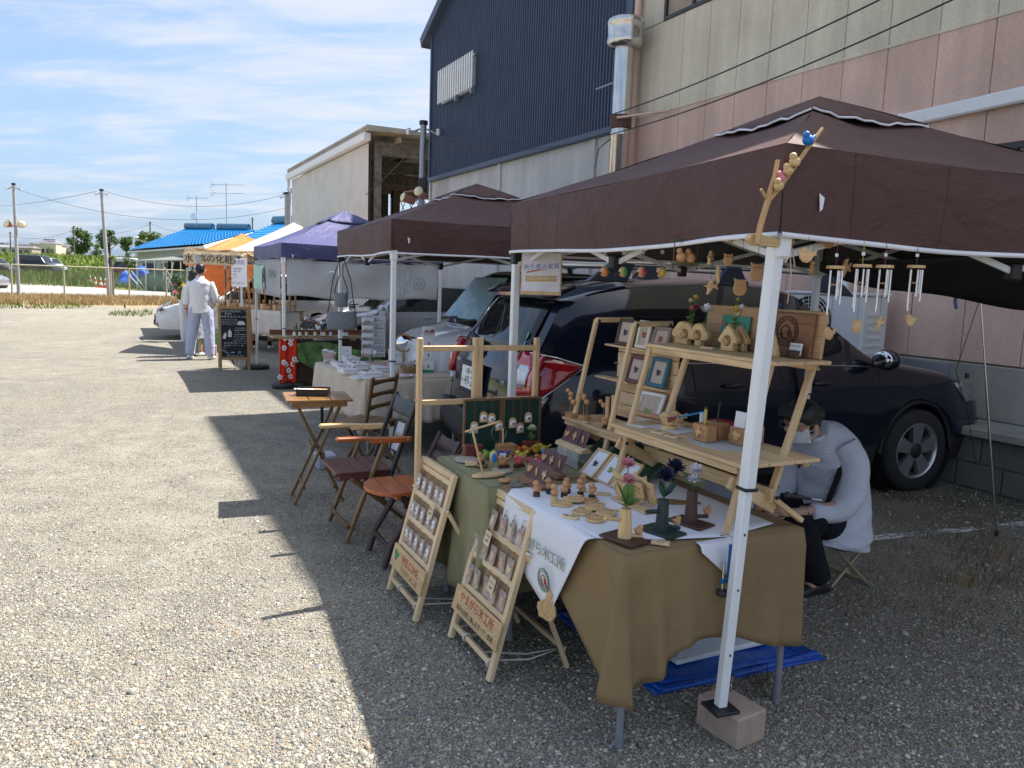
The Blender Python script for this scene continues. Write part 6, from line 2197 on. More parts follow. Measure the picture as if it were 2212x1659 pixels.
DB=plain('bird_dark_ink',(.05,.045,.04),.7,var=.3,vs=200)
RB=plain('bird_red_ink',(.35,.08,.03),.7,var=.3,vs=200)
for i,(lab,a,b,bm)in enumerate((('framed sketch of a dark bird leaning by the acrylic riser',.42,.93,DB),('framed painting of a green bird leaning on the leafy board',.42,.80,GB),('framed painting of a bird half hidden by the owl stands',.42,.68,DB))):
 frame('picture_frame',lab,a,b,TZ+.003,0,.115,.155,.75,PINE,PAPER,bm,.010)
m=MB();m.box((0,0,.10),(.56,.012,.20),ch=.003)
gp=thing('leafy_board','green leaf patterned board leaning under the shelf','board')
gp.matrix_world=TM@TR((.60,.99,TZ),-pi/2)@Matrix.Rotation(-.9,4,'X')
m.build('board',plain('leaf_green',(.055,.115,.06),.8,var=.15,vs=20),gp)
rng=random.Random(3)
for k in range(14):
 c=Vector((rng.uniform(-.25,.25),-.0065,rng.uniform(.03,.18)))
 m=MB()
 for j in range(5):
  a_=j*1.256+k
  m.prism([(0,0),(.014,.006),(.026,0),(.014,-.006)],.0006,M=Matrix.Translation(c)@Matrix.Rotation(a_,4,'Y'))
 m.build('printed_leaf' if k%3 else 'printed_flower',plain('leaf_print',(.03,.07,.045),.8)if k%3 else plain('flower_print',(.66,.62,.52),.8),gp)
 #  planters, hoop and hanging bird stand on the olive cloth
def planter(label,a,b,mat,bloom,seed):
 t=thing('block_planter',label,'planter',tf(a,b,TZ-.004),TRZ)
 m=MB();m.box((0,0,.032),(.10,.05,.064),ch=.004);m.build('block',mat,t)
 if bloom:
  m=MB();m.tube([(0,0,.06),(.003,0,.09),(0,0,.125)],.002,5);m.build('stem',STEMM,t)
  flower(t,Vector((0,0,.128)),.027,bloom,40,seed,flat=.6)
  for q in((-.02,.0,.10),(.022,-.005,.10),(.0,.015,.11)):
   leaf(t,(0,0,.065),q,.012,LEAFG if bloom is PETC else LEAFD)
 return t
planter('dark red block planter with a white flower',.085,1.49,ROSE,PETW,11)
planter('dark red block planter with a cream flower',.42,1.48,ROSE,PETC,12)
pl=planter('carved brown block planter with a stick and wire hoop',.255,1.455,CEDAR,None,13)
m=MB();m.tube([(-.015,0,.06),(-.017,0,.145)],.0042,6);m.build('stick',MAPLE,pl)
m=MB();m.tube([(-.045+.042*cos(a_),-.01,.125+.048*sin(a_))for a_ in[2*pi*k/24 for k in range(25)]],.0010,4,caps=False);m.build('wire_hoop',STEEL,pl)
hb=thing('hanging_bird_stand','leaning stick stand with a hanging blue and white bird','bird stand',tf(-.03,1.10,TZ-.004),TRZ)
m=MB();m.prism([(.085*cos(2*pi*k/20),.036*sin(2*pi*k/20))for k in range(20)],.012,M=Matrix.Translation((.03,0,.006))@Matrix.Rotation(-pi/2,4,'X'),ch=.002);m.build('base',PINE,hb)
m=MB();m.tube([(.0,0,.01),(-.045,.045,.225)],.0055,8);m.build('upright',MAPLE,hb)
m=MB();m.tube([(-.075,.05,.205),(.085,.04,.243)],.0048,8);m.build('arm',MAPLE,hb)
m=MB();m.tube([(.075,.04,.24),(.06,.02,.11)],.0006,4);m.build('thread',DKSTR,hb)
for(c,r,mt,nm)in(((.06,.02,.085),(.021,.016,.030),MAPLE,'hanging_bird'),((.056,.004,.082),(.014,.006,.022),BLUEP,'blue_wing')):
 m=MB();m.ell(c,r,12,8);m.build(nm,mt,hb)
m=MB();m.lathe([(.05,0),(.05,.006),(.047,.008),(0,.008)],24);m.build('wood_slice',plain('slice',(.38,.34,.28),.8,var=.3,vs=60),None,tf(.10,1.165,TZ-.004),(0,0,0),label='round bark edged wood slice under the brown bird',cat='wood slice')
m=MB();m.lathe([(.06,0),(.06,.008),(.057,.01),(0,.01)],24);m.build('wood_slice',plain('slice2',(.40,.36,.30),.8,var=.3,vs=60),None,tf(.02,1.42,TZ-.004),(0,0,0),label='round bark edged wood slice near the red planter',cat='wood slice')
#  folding wooden screen with green boards
def screen():
 t=thing('wooden_screen','two panel open wooden folding screen behind the craft table','screen',tf(0,1.64),TRZ)
 for(x0,x1)in((-.158,.152),(.178,.515)):
  for x in(x0,x1):
   m=MB();m.box((x,0,.66),(.026,.034,1.32),ch=.003);m.build('post',PINE,t)
  for z in(1.265,.985,.18):
   m=MB();m.box(((x0+x1)/2,0,z),(x1-x0-.03,.022,.028),ch=.003);m.build('rail',PINE,t)
 m=MB();m.tube([(-.18,0,1.0),(-.165,0,1.0)],.006,6);m.build('peg',PINE,t)
 g=thing('green_board','dark green framed board pair hung with bird pendants','board',tf(0,1.60,.69),TRZ)
 GF=plain('board_green',(.012,.045,.035),.7,var=.1)
 for(x0,x1)in((.075,.298),(.302,.535)):
  m=MB();m.box(((x0+x1)/2,.006,.155),(x1-x0-.02,.006,.30));m.build('panel',GF,g)
  for(x,z,dx,dz)in(((x0+x1)/2,.006,x1-x0,.012),((x0+x1)/2,.306,x1-x0,.012),(x0+.006,.156,.012,.288),(x1-.006,.156,.012,.288)):
   m=MB();m.box((x,0,z),(dx,.016,dz),ch=.002);m.build('frame_side',CEDAR if False else wood('board_frame',(.20,.11,.055),.6),g)
 ARCH=[(-.022,-.028),(.022,-.028)]+[(.022*cos(pi*k/10),.006+.024*sin(pi*k/10))for k in range(11)]
 names=['sparrow','brown bird','green bird','yellow bird','dark bird','red crested bird','small dark bird']
 for i,(x,z,c)in enumerate(((.133,.165,DB),(.185,.215,RB),(.232,.205,GB),(.277,.165,plain('bird_ochre_ink',(.4,.25,.06),.7)),(.358,.175,RB),(.405,.145,RB),(.452,.20,DB))):
  p=thing('bird_pendant','arched wood pendant with an embroidered %s hanging on the green board'%names[i],'pendant',tf(x,1.586,.69+z),TRZ)
  m=MB();m.prism(ARCH,.008,ch=.0015);m.build('plate',MAPLE,p)
  m=MB();m.lathe([(0.0185,0),(.0165,.004),(0,.006)],20,M=TR((0,-.004,-.004),0,pi/2));bt=m.build('button',PAPER,p)
  m=MB();m.prism([(xx*.008,zz*.008)for(xx,zz)in BIRDS],.0008,M=Matrix.Translation((0,-.0105,-.004)));m.build('embroidery',c,bt)
  m=MB();m.tube([(0,-.005,.026),(-.006,-.004,.10+.02*(i%3)),(-.004,.004,.315-z)],.0011,4);m.build('cord',CORD,p)
  m=MB();m.tube([(0,-.005,.026),(.006,-.004,.10+.02*(i%3)),(.004,.004,.315-z)],.0011,4);m.build('cord',CORD,p)
screen()
#  folding shelves on the table
def side_frame(t,y,x0,x1,zl,zm,zt,back):
 m=MB();m.bar((x0,y,zl),(lerp(x0,x1,.55),y,zt),.020,.028,(0,1,0),ch=.003);m.build('front_post',PINE,t)
 m=MB();m.bar((lerp(x0,x1,.50),y+.022,lerp(zl,zm,.72)-.12),(x1+.02,y+.022,zt),.020,.028,(0,1,0),ch=.003);m.build('rear_post',PINE,t)
 m=MB();m.bar((lerp(x0,x1,.50),y+.044,lerp(zl,zm,.72)-.11),(x1-.01,y+.044,zl+.012),.020,.028,(0,1,0),ch=.003);m.build('strut',PINE,t)
 for(x,z)in((lerp(x0,x1,.14),zm-.02),(lerp(x0,x1,.06),zm-.085),(x1+.015,zt-.02),(lerp(x0,x1,.50),lerp(zl,zm,.72)-.10)):
  m=MB();m.lathe([(.008,0),(.008,.003),(.005,.005)],10,M=TR((x,y-.011,z),0,pi/2));m.build('bolt',BLACKP,t)
def shelf_unit(label,b0,b1,x0=.455,x1=.83,zm=.995,zt=1.36,top=True):
 t=thing('folding_shelf',label,'shelf',tf(0,0),TRZ)
 zl=TZ+.006
 for y in(b0+.015,b1-.06):
  m=MB();m.bar((x0,y,zl),(x0+.155,y,zt-.005),.020,.026,(0,1,0),ch=.003);m.build('front_post',PINE,t)
  m=MB();m.bar((x1-.15,y+.022,.845),(x1+.025,y+.022,zt+.0),.020,.028,(0,1,0),ch=.003);m.build('rear_post',PINE,t)
  m=MB();m.bar((x1-.155,y,.845),(x1+.0,y,zl+.012),.020,.028,(0,1,0),ch=.003);m.build('strut',PINE,t)
  m=MB();m.bar((x0+.02,y+.024,zm-.075),(x1-.12,y+.024,.80),.018,.05,(0,0,1),ch=.003);m.build('brace',PINE,t)
  for(x,z)in((x0+.065,zm-.022),(x0+.045,zm-.075),(x1-.05,zm-.03),(x1-.15,.85),(x1+.02,zt-.02)):
   m=MB();m.lathe([(.0085,0),(.0085,.003),(.005,.006)],10,M=TR((x,y-.0125,z),0,pi/2));m.build('bolt',BLACKP,t)
 for k in range(3):
  w=(x1-x0+.01)/3
  m=MB();m.box((x0-.005+w*(k+.5),(b0+b1)/2-.02,zm),(w-.004,b1-b0+.06,.014),ch=.002);m.build('plank',PINE,t)
 for x in(x0+.02,x1-.02):
  m=MB();m.box((x,(b0+b1)/2-.02,zm-.021),(.032,b1-b0-.02,.026),ch=.002);m.build('batten',PINE,t)
 if top:
  xa,xb=x0+.13,x1+.035
  for k in range(2):
   w=(xb-xa)/2
   m=MB();m.box((xa+w*(k+.5),(b0+b1)/2-.035,zt),(w-.004,b1-b0+.0,.014),ch=.002);m.build('plank',PINE,t)
  for x in(xa+.02,xb-.02):
   m=MB();m.box((x,(b0+b1)/2-.04,zt-.02),(.03,b1-b0-.10,.026),ch=.002);m.build('batten',PINE,t)
 m=MB();m.box((x0+.20,(b0+b1)/2,.86),(.014,b1-b0,.055),ch=.002);m.build('stretcher',PINE,t)
 return t
shelf_unit('two tier folding wooden shelf clamped to the craft table',0.0,.80)
def shelf_b():
 t=thing('slatted_stand','folding wooden stand with a slatted picture panel','shelf',tf(0,0),TRZ)
 zl=TZ
 for y in(1.36,1.02):
  m=MB();m.bar((.56,y,zl),(.715,y,1.44),.020,.026,(0,1,0),ch=.003);m.build('front_post',PINE,t)
  m=MB();m.bar((.70,y-.022,1.437),(.925,y-.022,1.44),.02,.026,(0,0,1),ch=.003);m.build('top_arm',PINE,t)
  m=MB();m.bar((.62,y+.02,.88),(.90,y+.02,.73),.02,.04,(0,0,1),ch=.003);m.build('brace',CEDAR,t)
  for(x,z)in((.71,1.432),(.905,1.435),(.62,.88)):
   m=MB();m.lathe([(.008,0),(.008,.003),(.005,.006)],10,M=TR((x,y-.034,z),0,pi/2));m.build('bolt',BLACKP,t)
 for k in range(3):
  m=MB();m.box((.60+.085*k,1.10,.915),(.08,.62,.013),ch=.002);m.build('plank',PINE,t)
 m=MB();m.box((.585,1.10,.895),(.028,.60,.026),ch=.002);m.build('batten',PINE,t)
 z=.945
 for k in range(7):
  zz=.965+k*.068
  m=MB();m.box((.845+.012*k/7,1.09,zz),(.010,.50,.064),ch=.0015);m.build('slat',PINE2 if k%2 else PINE,t)
 for y in(1.30,.88):
  m=MB();m.bar((.856,y,.93),(.868,y,1.43),.03,.016,(0,1,0),ch=.002);m.build('panel_stile',PINE,t)
 for(y0,y1,zz)in((1.38,.80,1.305),(1.46,1.16,1.125),(1.08,.84,1.128)):
  m=MB();m.box((.815,(y0+y1)/2,zz),(.06,y0-y1,.010),ch=.002);m.build('ledge',PINE,t)
shelf_b()
LINEN=plain('linen',(.52,.43,.36),.9,var=.08,vs=60)
for(lab,b,z,w,h,fm,bm,ln)in(('dark framed embroidery of a bird on the top ledge',1.235,1.312,.135,.14,WALNUT,DB,.2),('white framed pair of flower embroideries on the top ledge',1.075,1.312,.10,.14,plain('cream_frame',(.72,.68,.58),.6),RB,.2),('pale framed embroidery of red birds on the top ledge',.945,1.312,.13,.12,plain('grey_frame',(.30,.22,.20),.6),RB,.3),('maroon framed embroidery behind the shelf post',1.13,1.132,.13,.14,MAROON,DB,.25),('blue framed embroidery of a dark bird and wreath',.945,1.136,.135,.145,plain('blue_frame',(.03,.15,.24),.55),DB,.25)):
 frame('picture_frame',lab,.80,b,z,.0,w,h,ln,fm,LINEN,bm,.018,.018)
frame('picture_frame','white framed painting of a green bird on a branch',.72,.93,.925,.25,.15,.20,.45,PAPER,LINEN,GB,.016,.024)
m=MB();m.box((0,0,0),(.002,.05,.07));m.build('price_card',PINE2,None,tf(.835,1.28,1.19),(0,0,TRZ),label='pale price card pinned to the slatted panel',cat='price card')
#  A-frame display boards with bagged brooches
def display_board(label,a_foot,b0,b1,a_top,ztop,a_back,sign,kind,group,packlabel):
 t=thing('display_board',label,'display board',tf(0,0),TRZ)
 ln=Vector((a_top-a_foot,0,ztop)).normalized()
 P=lambda y,z:Vector((a_foot+(a_top-a_foot)*z/ztop,y,z))
 for y in(b0,b1):
  m=MB();m.bar(P(y,.004),P(y,ztop),.026,.030,(0,1,0),ch=.003);m.build('post',PINE2,t)
 for z in(ztop-.012,.655,.522,.390,.250):
  m=MB();m.bar(P(b0+.013,z),P(b1-.013,z),.018 if z<ztop-.02 else .03,.028 if z<ztop-.02 else .032,tuple(ln),ch=.003);m.build('rail',PINE2,t)
 m=MB();m.bar(P(b0+.013,.065),P(b1-.013,.065),.022,.022,tuple(ln),ch=.003);m.build('foot_rail',PINE2,t)
 fn=Vector((-ln.z,0,ln.x)).normalized()
 R=Matrix((Vector((0,-1,0)),ln,fn)).transposed().to_4x4()
 mid=(b0+b1)/2
 m=MB();c=P(mid,.455)-fn*.010
 m.box((0,0,0),(b1-b0-.02,.43,.003),M=Matrix.Translation(c)@R);m.build('backing',plain('backing_card',(.36,.235,.15),.9,var=.1,vs=12),t)
 for y in(b0-.022,b1+.022):
  m=MB();m.bar(P(y,.535),Vector((a_back,y,.004)),.018,.026,(0,1,0),ch=.003);m.build('back_leg',PINE2,t)
  m=MB();m.tube([P(y,.535)+Vector((0,-.03,0)),P(y,.535)+Vector((0,.03,0))],.007,8);m.build('pivot',STEEL,t)
 m=MB();m.bar((a_back-.015,b0-.02,.085),(a_back-.015,b1+.02,.085),.02,.022,ch=.003);m.build('back_rail',PINE2,t)
 SM=Matrix.Translation(P(mid,.185)+fn*.021)@R
 m=MB();m.box((0,0,0),(b1-b0+.05,.115,.012),M=SM,ch=.003);sg=m.build('sign_board',wood('sign_ply',(.66,.45,.24),.7),t)
 for sx in(-1,1):
  m=MB();m.lathe([(.006,0),(.004,.003)],8,M=SM@Matrix.Translation((sx*(b1-b0-.03)/2,.0,.006)));m.build('screw',STEEL,sg)
 for(txt,size,x,y,mt)in sign:
  lettering(txt,size,mt,sg,SM@Matrix.Translation((x,y,.0064)),.0006)
 if kind=='welcome':
  m=MB();m.prism([(x*.032,z*.032)for(x,z)in BIRDS],.0012,M=SM@Matrix.Translation((-.165,.01,.0068))@Matrix.Rotation(-pi/2,4,'X')@Matrix.Diagonal((1,1,1,1)));m.build('painted_bird',plain('green_paint',(.06,.25,.08),.7,var=.2),sg)
 m=MB()
 A=P(b0,.07)-fn*.01;B=P(b1,.07)-fn*.01
 m.tube([A+Vector((.0,.04,0)),Vector((lerp(A.x,a_back,.5),b0+.02,.05)),Vector((a_back-.02,b0,.085)),Vector((lerp(A.x,a_back,.6),b0+.1,.03)),A+Vector((0,.12,0))],.0042,6);m.build('rope',STRING if False else plain('rope',(.58,.55,.48),.9,var=.1),t)
 m=MB();m.tube([B+Vector((.0,-.04,0)),Vector((lerp(B.x,a_back,.5),b1-.02,.055)),Vector((a_back-.02,b1,.085)),Vector((lerp(B.x,a_back,.6),b1-.1,.035)),B+Vector((0,-.14,0))],.0042,6);m.build('rope',plain('rope',(.58,.55,.48),.9,var=.1),t)
 for yy in(b0+.02,b1-.15):
  m=MB();m.tube([P(yy,.065)+Vector((.018*cos(q),.006*q/6,.018*sin(q)))for q in[k*.6 for k in range(22)]],.004,6);m.build('rope_knot',plain('rope',(.58,.55,.48),.9,var=.1),t)
 proto=None
 rng=random.Random(len(label))
 for r,z in enumerate((.640,.507,.377)):
  n=5
  for k in range(n):
   y=lerp(b1-.045,b0+.045,(k+.0)/(n-1))+rng.uniform(-.008,.008)
   c=P(y,z-.022)+fn*(.014+.004*rng.random())
   h=MB();h.tube([P(y,z+.008)+fn*.010,P(y,z+.002)+fn*.016,P(y,z-.016)+fn*.017],.0012,4);h.box(P(y,z-.022)+fn*.016,(.006,.012,.010));h.build('hook',plain('brass',(.25,.18,.08),.4,.8),t)
   w=thing('brooch_pack',packlabel,'brooch pack',(0,0,0),0,group)
   w.matrix_world=TM@Matrix.Translation(c)@R@Matrix.Rotation(rng.uniform(-.12,.12),4,'Z')@Matrix.Rotation(rng.uniform(-.05,.15),4,'X')
   if kind=='welcome':
    m=MB();m.box((0,-.043,0),(.047,.068,.0015),ch=.0004);cd=m.build('card',CARDK,w)
    m=MB();m.ell((0,-.040,.004),(.0185,.0215,.006),16,8);bt=m.build('brooch',PAPER,w)
    col=(DB,RB,DB,GB,RB)[(k+r)%5]
    m=MB();m.prism([(x*.008,zz*.008)for(x,zz)in BIRDS],.001,M=TR((0,-.040,.0098),0,-pi/2));m.build('stitched_bird',col,bt)
   else:
    m=MB();m.box((0,-.045,0),(.050,.074,.0015),ch=.0004);cd=m.build('card',CARDK,w)
    out=(BIRDS,OWL,SWAL,OWL,CAT)[(k+r)%5]
    m=MB();m.prism([(x*.019,zz*.024)for(x,zz)in out],.006,M=TR((0,-.045,.005),0,-pi/2),ch=.0015);m.build('charm',(BEECH,MAPLE)[(k+r)%2],w)
    m=MB();m.tube([(.0,-.02,.006),(-.010,-.012,.007),(0,-.006,.006),(.010,-.013,.007),(0,-.02,.006)],.0015,5);m.build('strap',(DKSTR,CORD)[r%2],w)
   m=MB();m.grid(lambda u,q:(lerp(-.028,.028,u),lerp(.004,-.083,q),.007+.005*sin(pi*u)+.002*sin(q*9+u*5)),5,6,True);m.build('clear_bag',BAG,w)
 for(z,y,txt)in((.500,b0+.085 if kind=='welcome' else mid+.06,'小鳥のブローチ\n500円' if kind=='welcome' else 'キーホルダー\n500円'),)+(((.345,b0+.13,'バッグチャーム\n500円'),)if kind!='welcome' else()):
  w=thing('price_label',('pale price label for %s on the display board'%('embroidered bird brooches' if kind=='welcome' else 'key holders' if z>.4 else 'bag charms')),'price label')
  w.matrix_world=TM@Matrix.Translation(P(y,z)+fn*.034)@R@Matrix.Rotation(-.06,4,'Z')
  m=MB();m.box((0,0,0),(.058,.062,.0012));m.build('paper',plain('kraft_paper',(.66,.52,.36),.8),w)
  for i,l in enumerate(txt.split('\n')):
   lettering(l,.0095 if i==0 else .0125,INK,w,TR((0,.010-.022*i,.0009)),.0003)
 return t
display_board('wooden A-frame board lettered WELCOME with white bird brooches',-.30,1.235,1.645,-.115,.70,.14,[('WELCOME',.050,.035,.016,REDINK),('やまがら木工所',.036,.05,-.032,plain('brown_ink',(.30,.17,.08),.8,var=0))],'welcome','brooch packs on the WELCOME board','white oval bird brooch on a kraft card in a clear bag on the WELCOME board')
display_board('wooden A-frame board with red stall lettering and wooden charms',-.205,.60,1.02,-.02,.70,.15,[('やまがら木工所',.050,.0,.022,REDINK),('身近な自然と楽しむガーデン家具',.0255,.005,-.030,INK)],'charm','charm packs on the red lettered board','wooden animal charm on a kraft card in a clear bag on the red lettered board')
flat_shape('hanging_plate','round bird shaped wooden board hanging at the white cloth point',BIRDS,.066,.012,MAPLE,TM@TR((-.055,.405,.375),-pi/2+.15)@Matrix.Rotation(-1.15,4,'Y'),None,(-.05,-.05,.5),False,'board')
#  chairs and side table
def slat_seat(t,x0,x1,y0,y1,z,mat,n,along='x',th=.018,round_front=False):
 if round_front:
  for k in range(n):
   xa,xb=lerp(x0,x1,k/n),lerp(x0,x1,(k+1)/n)-.006
   if k==0:
    out=[(xb,y0)]+[(xb-(xb-xa)*(1-((yy*2-1)**2))**.7,lerp(y0,y1,yy))for yy in[i/14 for i in range(15)]]+[(xb,y1)]
    m=MB();m.prism(out,th,M=Matrix.Translation((0,0,z))@Matrix.Rotation(pi/2,4,'X')@Matrix.Diagonal((1,1,-1,1)),ch=.003)
   else:
    m=MB();m.box(((xa+xb)/2,(y0+y1)/2,z),(xb-xa,y1-y0,th),ch=.003)
   m.build('seat_slat',mat,t)
 else:
  for k in range(n):
   if along=='x':
    ya,yb=lerp(y0,y1,k/n),lerp(y0,y1,(k+1)/n)-.004
    m=MB();m.box(((x0+x1)/2,(ya+yb)/2,z),(x1-x0,yb-ya,th),ch=.003)
   else:
    xa,xb=lerp(x0,x1,k/n),lerp(x0,x1,(k+1)/n)-.004
    m=MB();m.box(((xa+xb)/2,(y0+y1)/2,z),(xb-xa,y1-y0,th),ch=.003)
   m.build('seat_slat',mat,t)
def armchair():
 t=thing('folding_armchair','folding armchair with plum seat, black back and one orange arm','chair',tf(0,0),TRZ)
 b0,b1=2.41,2.86
 slat_seat(t,-.39,-.03,b0+.03,b1-.03,.43,MAROON,5,'y')
 for y in(b0+.045,b1-.045):
  m=MB();m.bar((-.37,y,.405),(-.04,y,.405),.022,.035,ch=.003);m.build('seat_rail',MAROON,t)
 for y,am in((b0,ORWOOD),(b1,MAPLE)):
  m=MB();m.bar((-.33,y,.012),(-.10,y,.62),.022,.040,(0,1,0),ch=.004);m.build('front_leg',OAK,t)
  yy=y+(.024 if y==b0 else-.024)
  m=MB();m.bar((-.30,yy,.40),(.16,yy,.012),.022,.040,(0,1,0),ch=.004);m.build('rear_leg',OAK,t)
  m=MB();m.bar((-.10,yy,.26),(.115,yy,.865),.022,.036,(0,1,0),ch=.004);m.build('back_post',BLKWOOD,t)
  m=MB();m.prism([(-.40,.650),(-.385,.638),(-.20,.636),(-.185,.615),(-.05,.612),(.06,.612),(.07,.62),(.07,.642),(.05,.648),(-.1,.650),(-.25,.662),(-.39,.664)],.042,M=TR((0,y,0)),ch=.006);m.build('armrest',am,t)
  for x in(-.125,.045):
   m=MB();m.lathe([(.006,0),(.004,.003)],8,M=TR((x,y-.021,.628),0,pi/2));m.build('screw',STEEL,t)
 m=MB();m.grid(lambda u,w:(.085+.03*w-.02*sin(pi*u),lerp(b0+.02,b1-.02,u),lerp(.75,.855,w)-.015*sin(pi*u)*w),12,4,True);solidify(m.build('back_slat',plain('dark_grey_slat',(.05,.055,.065),.5),t),.016)
 m=MB();m.bar((-.32,b0+.01,.10),(-.32,b1-.01,.10),.02,.026,ch=.003);m.build('front_stretcher',OAK,t)
 m=MB();m.bar((.06,b0+.03,.10),(.06,b1-.03,.10),.02,.03,ch=.003);m.build('rear_stretcher',OAK,t)
 f=thing('hanging_sign','dark framed notice hanging on the black chair back','sign')
 f.matrix_world=TM@TR((.035,2.64,.50),-pi/2+.1)@Matrix.Rotation(-.28,4,'X')
 for(x,z,dx,dz)in((0,.006,.15,.012),(0,.204,.15,.012),(-.069,.105,.012,.186),(.069,.105,.012,.186)):
  m=MB();m.box((x,0,z),(dx,.014,dz),ch=.002);m.build('frame_side',BLKWOOD,f)
 m=MB();m.box((0,.003,.105),(.13,.003,.19));p=m.build('notice',plain('grey_notice',(.52,.54,.60),.3,var=.2,vs=12),f)
 m=MB();m.box((0,.0005,.105),(.13,.002,.045));m.build('notice_band',plain('band',(.36,.34,.24),.6),f)
 lettering('まずは座ってみて下さい',.0125,INK,p,Matrix.Translation((0,-.0008,.105))@Matrix.Rotation(pi/2,4,'X'),.0002)
 m=MB();m.tube([(-.05,-.002,.20),(0,-.02,.31),(.05,-.002,.20)],.0012,4);m.build('cord',STRING,f)
 m=MB();m.tube([(0,-.03,.30),(.005,-.035,.34),(.01,-.005,.352)],.004,5);m.build('green_clip',plain('green_clip',(.04,.40,.12),.5),f)
armchair()
def orange_chair():
 t=thing('folding_chair','folding chair with rounded orange slat seat and dark plum legs','chair',tf(0,0),TRZ)
 b0,b1=1.90,2.27
 slat_seat(t,-.31,.02,b0,b1,.43,ORWOOD,3,round_front=True,th=.022)
 m=MB();m.bar((-.16,b0+.03,.405),(-.16,b1-.03,.405),.03,.035,ch=.004);m.build('seat_batten',ORWOOD,t)
 for y in(b0+.03,b1-.03):
  m=MB();m.tube([(-.24,y,.012),(-.20,y,.14),(-.06,y,.36),(.02,y,.42)],.018,8,flat=1.3);m.build('front_leg',PURP,t)
  yy=y+(.03 if y<2 else-.03)
  m=MB();m.bar((-.14,yy,.42),(.20,yy,.012),.022,.036,(0,1,0),ch=.004);m.build('rear_leg',PURP,t)
  m=MB();m.bar((-.02,y,.24),(.20,y,.70),.022,.034,(0,1,0),ch=.004);m.build('back_post',PURP,t)
 for z in(.66,.57):
  m=MB();m.grid(lambda u,w:(lerp(.15,.185,w)+(z-.6)*.45-.02*sin(pi*u),lerp(b0,b1,u),z+lerp(-.03,.03,w)),10,2,True);solidify(m.build('back_slat',PURP,t),.014)
 m=MB();m.bar((-.21,b0+.03,.12),(-.21,b1-.03,.12),.02,.026,ch=.003);m.build('stretcher',PURP,t)
orange_chair()
def brown_chair():
 t=thing('folding_chair','brown folding chair with a ladder back beside the small table','chair',tf(.02,3.86),TRZ-.85)
 W=.40
 slat_seat(t,-.12,.26,.0,W,.46,OAK,4,'y')
 m=MB();m.box((.07,W/2,.43),(.34,W-.06,.035),ch=.003);m.build('seat_frame',OAK,t)
 for y in(.02,W-.02):
  m=MB();m.bar((-.10,y,.012),(.18,y,.44),.022,.034,(0,1,0),ch=.004);m.build('front_leg',OAK,t)
  m=MB();m.bar((-.02,y+.024,.44),(.27,y+.024,.012),.022,.034,(0,1,0),ch=.004);m.build('rear_leg',OAK,t)
  m=MB();m.bar((.17,y,.40),(.245,y,.845),.022,.036,(0,1,0),ch=.004);m.build('back_post',OAK,t)
 for z in(.80,.70,.60):
  m=MB();m.grid(lambda u,w:(.175+(z-.4)*.165-.012*sin(pi*u),lerp(.02,W-.02,u),z+lerp(-.022,.022,w)*(1-.35*sin(pi*u))),10,2,True);solidify(m.build('back_slat',OAK,t),.014)
 m=MB();m.bar((-.04,.02,.12),(-.04,W-.02,.12),.02,.026,ch=.003);m.build('stretcher',OAK,t)
 bx=thing('storage_box','pale grey plastic box under the brown chair','box',tf(-.02,4.35),TRZ)
 m=MB();m.box((0,0,.06),(.16,.2,.12),ch=.01);m.build('box',plain('grey_box',(.35,.38,.45),.5),bx)
brown_chair()
def side_table():
 t=thing('folding_side_table','small brown folding table with crossed legs','table',tf(-.29,3.42),TRZ-.1+pi/2)
 zt=.755
 for k in range(3):
  y=lerp(-.15,.15,k/2)
  m=MB();m.box((0,y,zt),(.40,.146,.018),ch=.003);m.build('top_plank',OAKTOP,t)
 for x in(-.15,.15):
  m=MB();m.box((x,0,zt-.03),(.022,.38,.04),ch=.004);m.build('apron',OAKTOP,t)
 for i,x in enumerate((-.125,.125)):
  for sg in(-1,1):
   xx=x+sg*.012
   m=MB();m.bar((xx,-.17*sg,.012),(xx,.15*sg,zt-.03),.020,.036,(1,0,0),ch=.004);m.build('leg',OAK,t)
 for(y,z)in((-.17*.62,.13),(.17*.62,.13),(-.03,.36),(.05,.41)):
  m=MB();m.bar((-.15,y,z),(.15,y,z),.02,.03,ch=.004);m.build('stretcher',OAK,t)
 b=thing('document_box','shallow black box with papers on the small brown table','box',tf(-.31,3.45,zt+.0105),TRZ-.35)
 BK=plain('black_box',(.018,.017,.016),.6)
 m=MB();m.box((0,0,.003),(.22,.15,.006));m.build('bottom',BK,b)
 for(x,y,dx,dy)in((0,-.073,.22,.005),(0,.073,.22,.005),(-.1075,0,.005,.14),(.1075,0,.005,.14)):
  m=MB();m.box((x,y,.026),(dx,dy,.046),ch=.001);m.build('side',BK,b)
 m=MB();m.box((.01,0,.036),(.17,.11,.004));m.build('brown_paper',plain('envelope',(.55,.36,.18),.8),b)
 m=MB();m.box((-.06,-.02,.042),(.14,.05,.002),R=Euler((0,.06,.3)).to_matrix());m.build('leaflet',PAPER,b)
side_table()
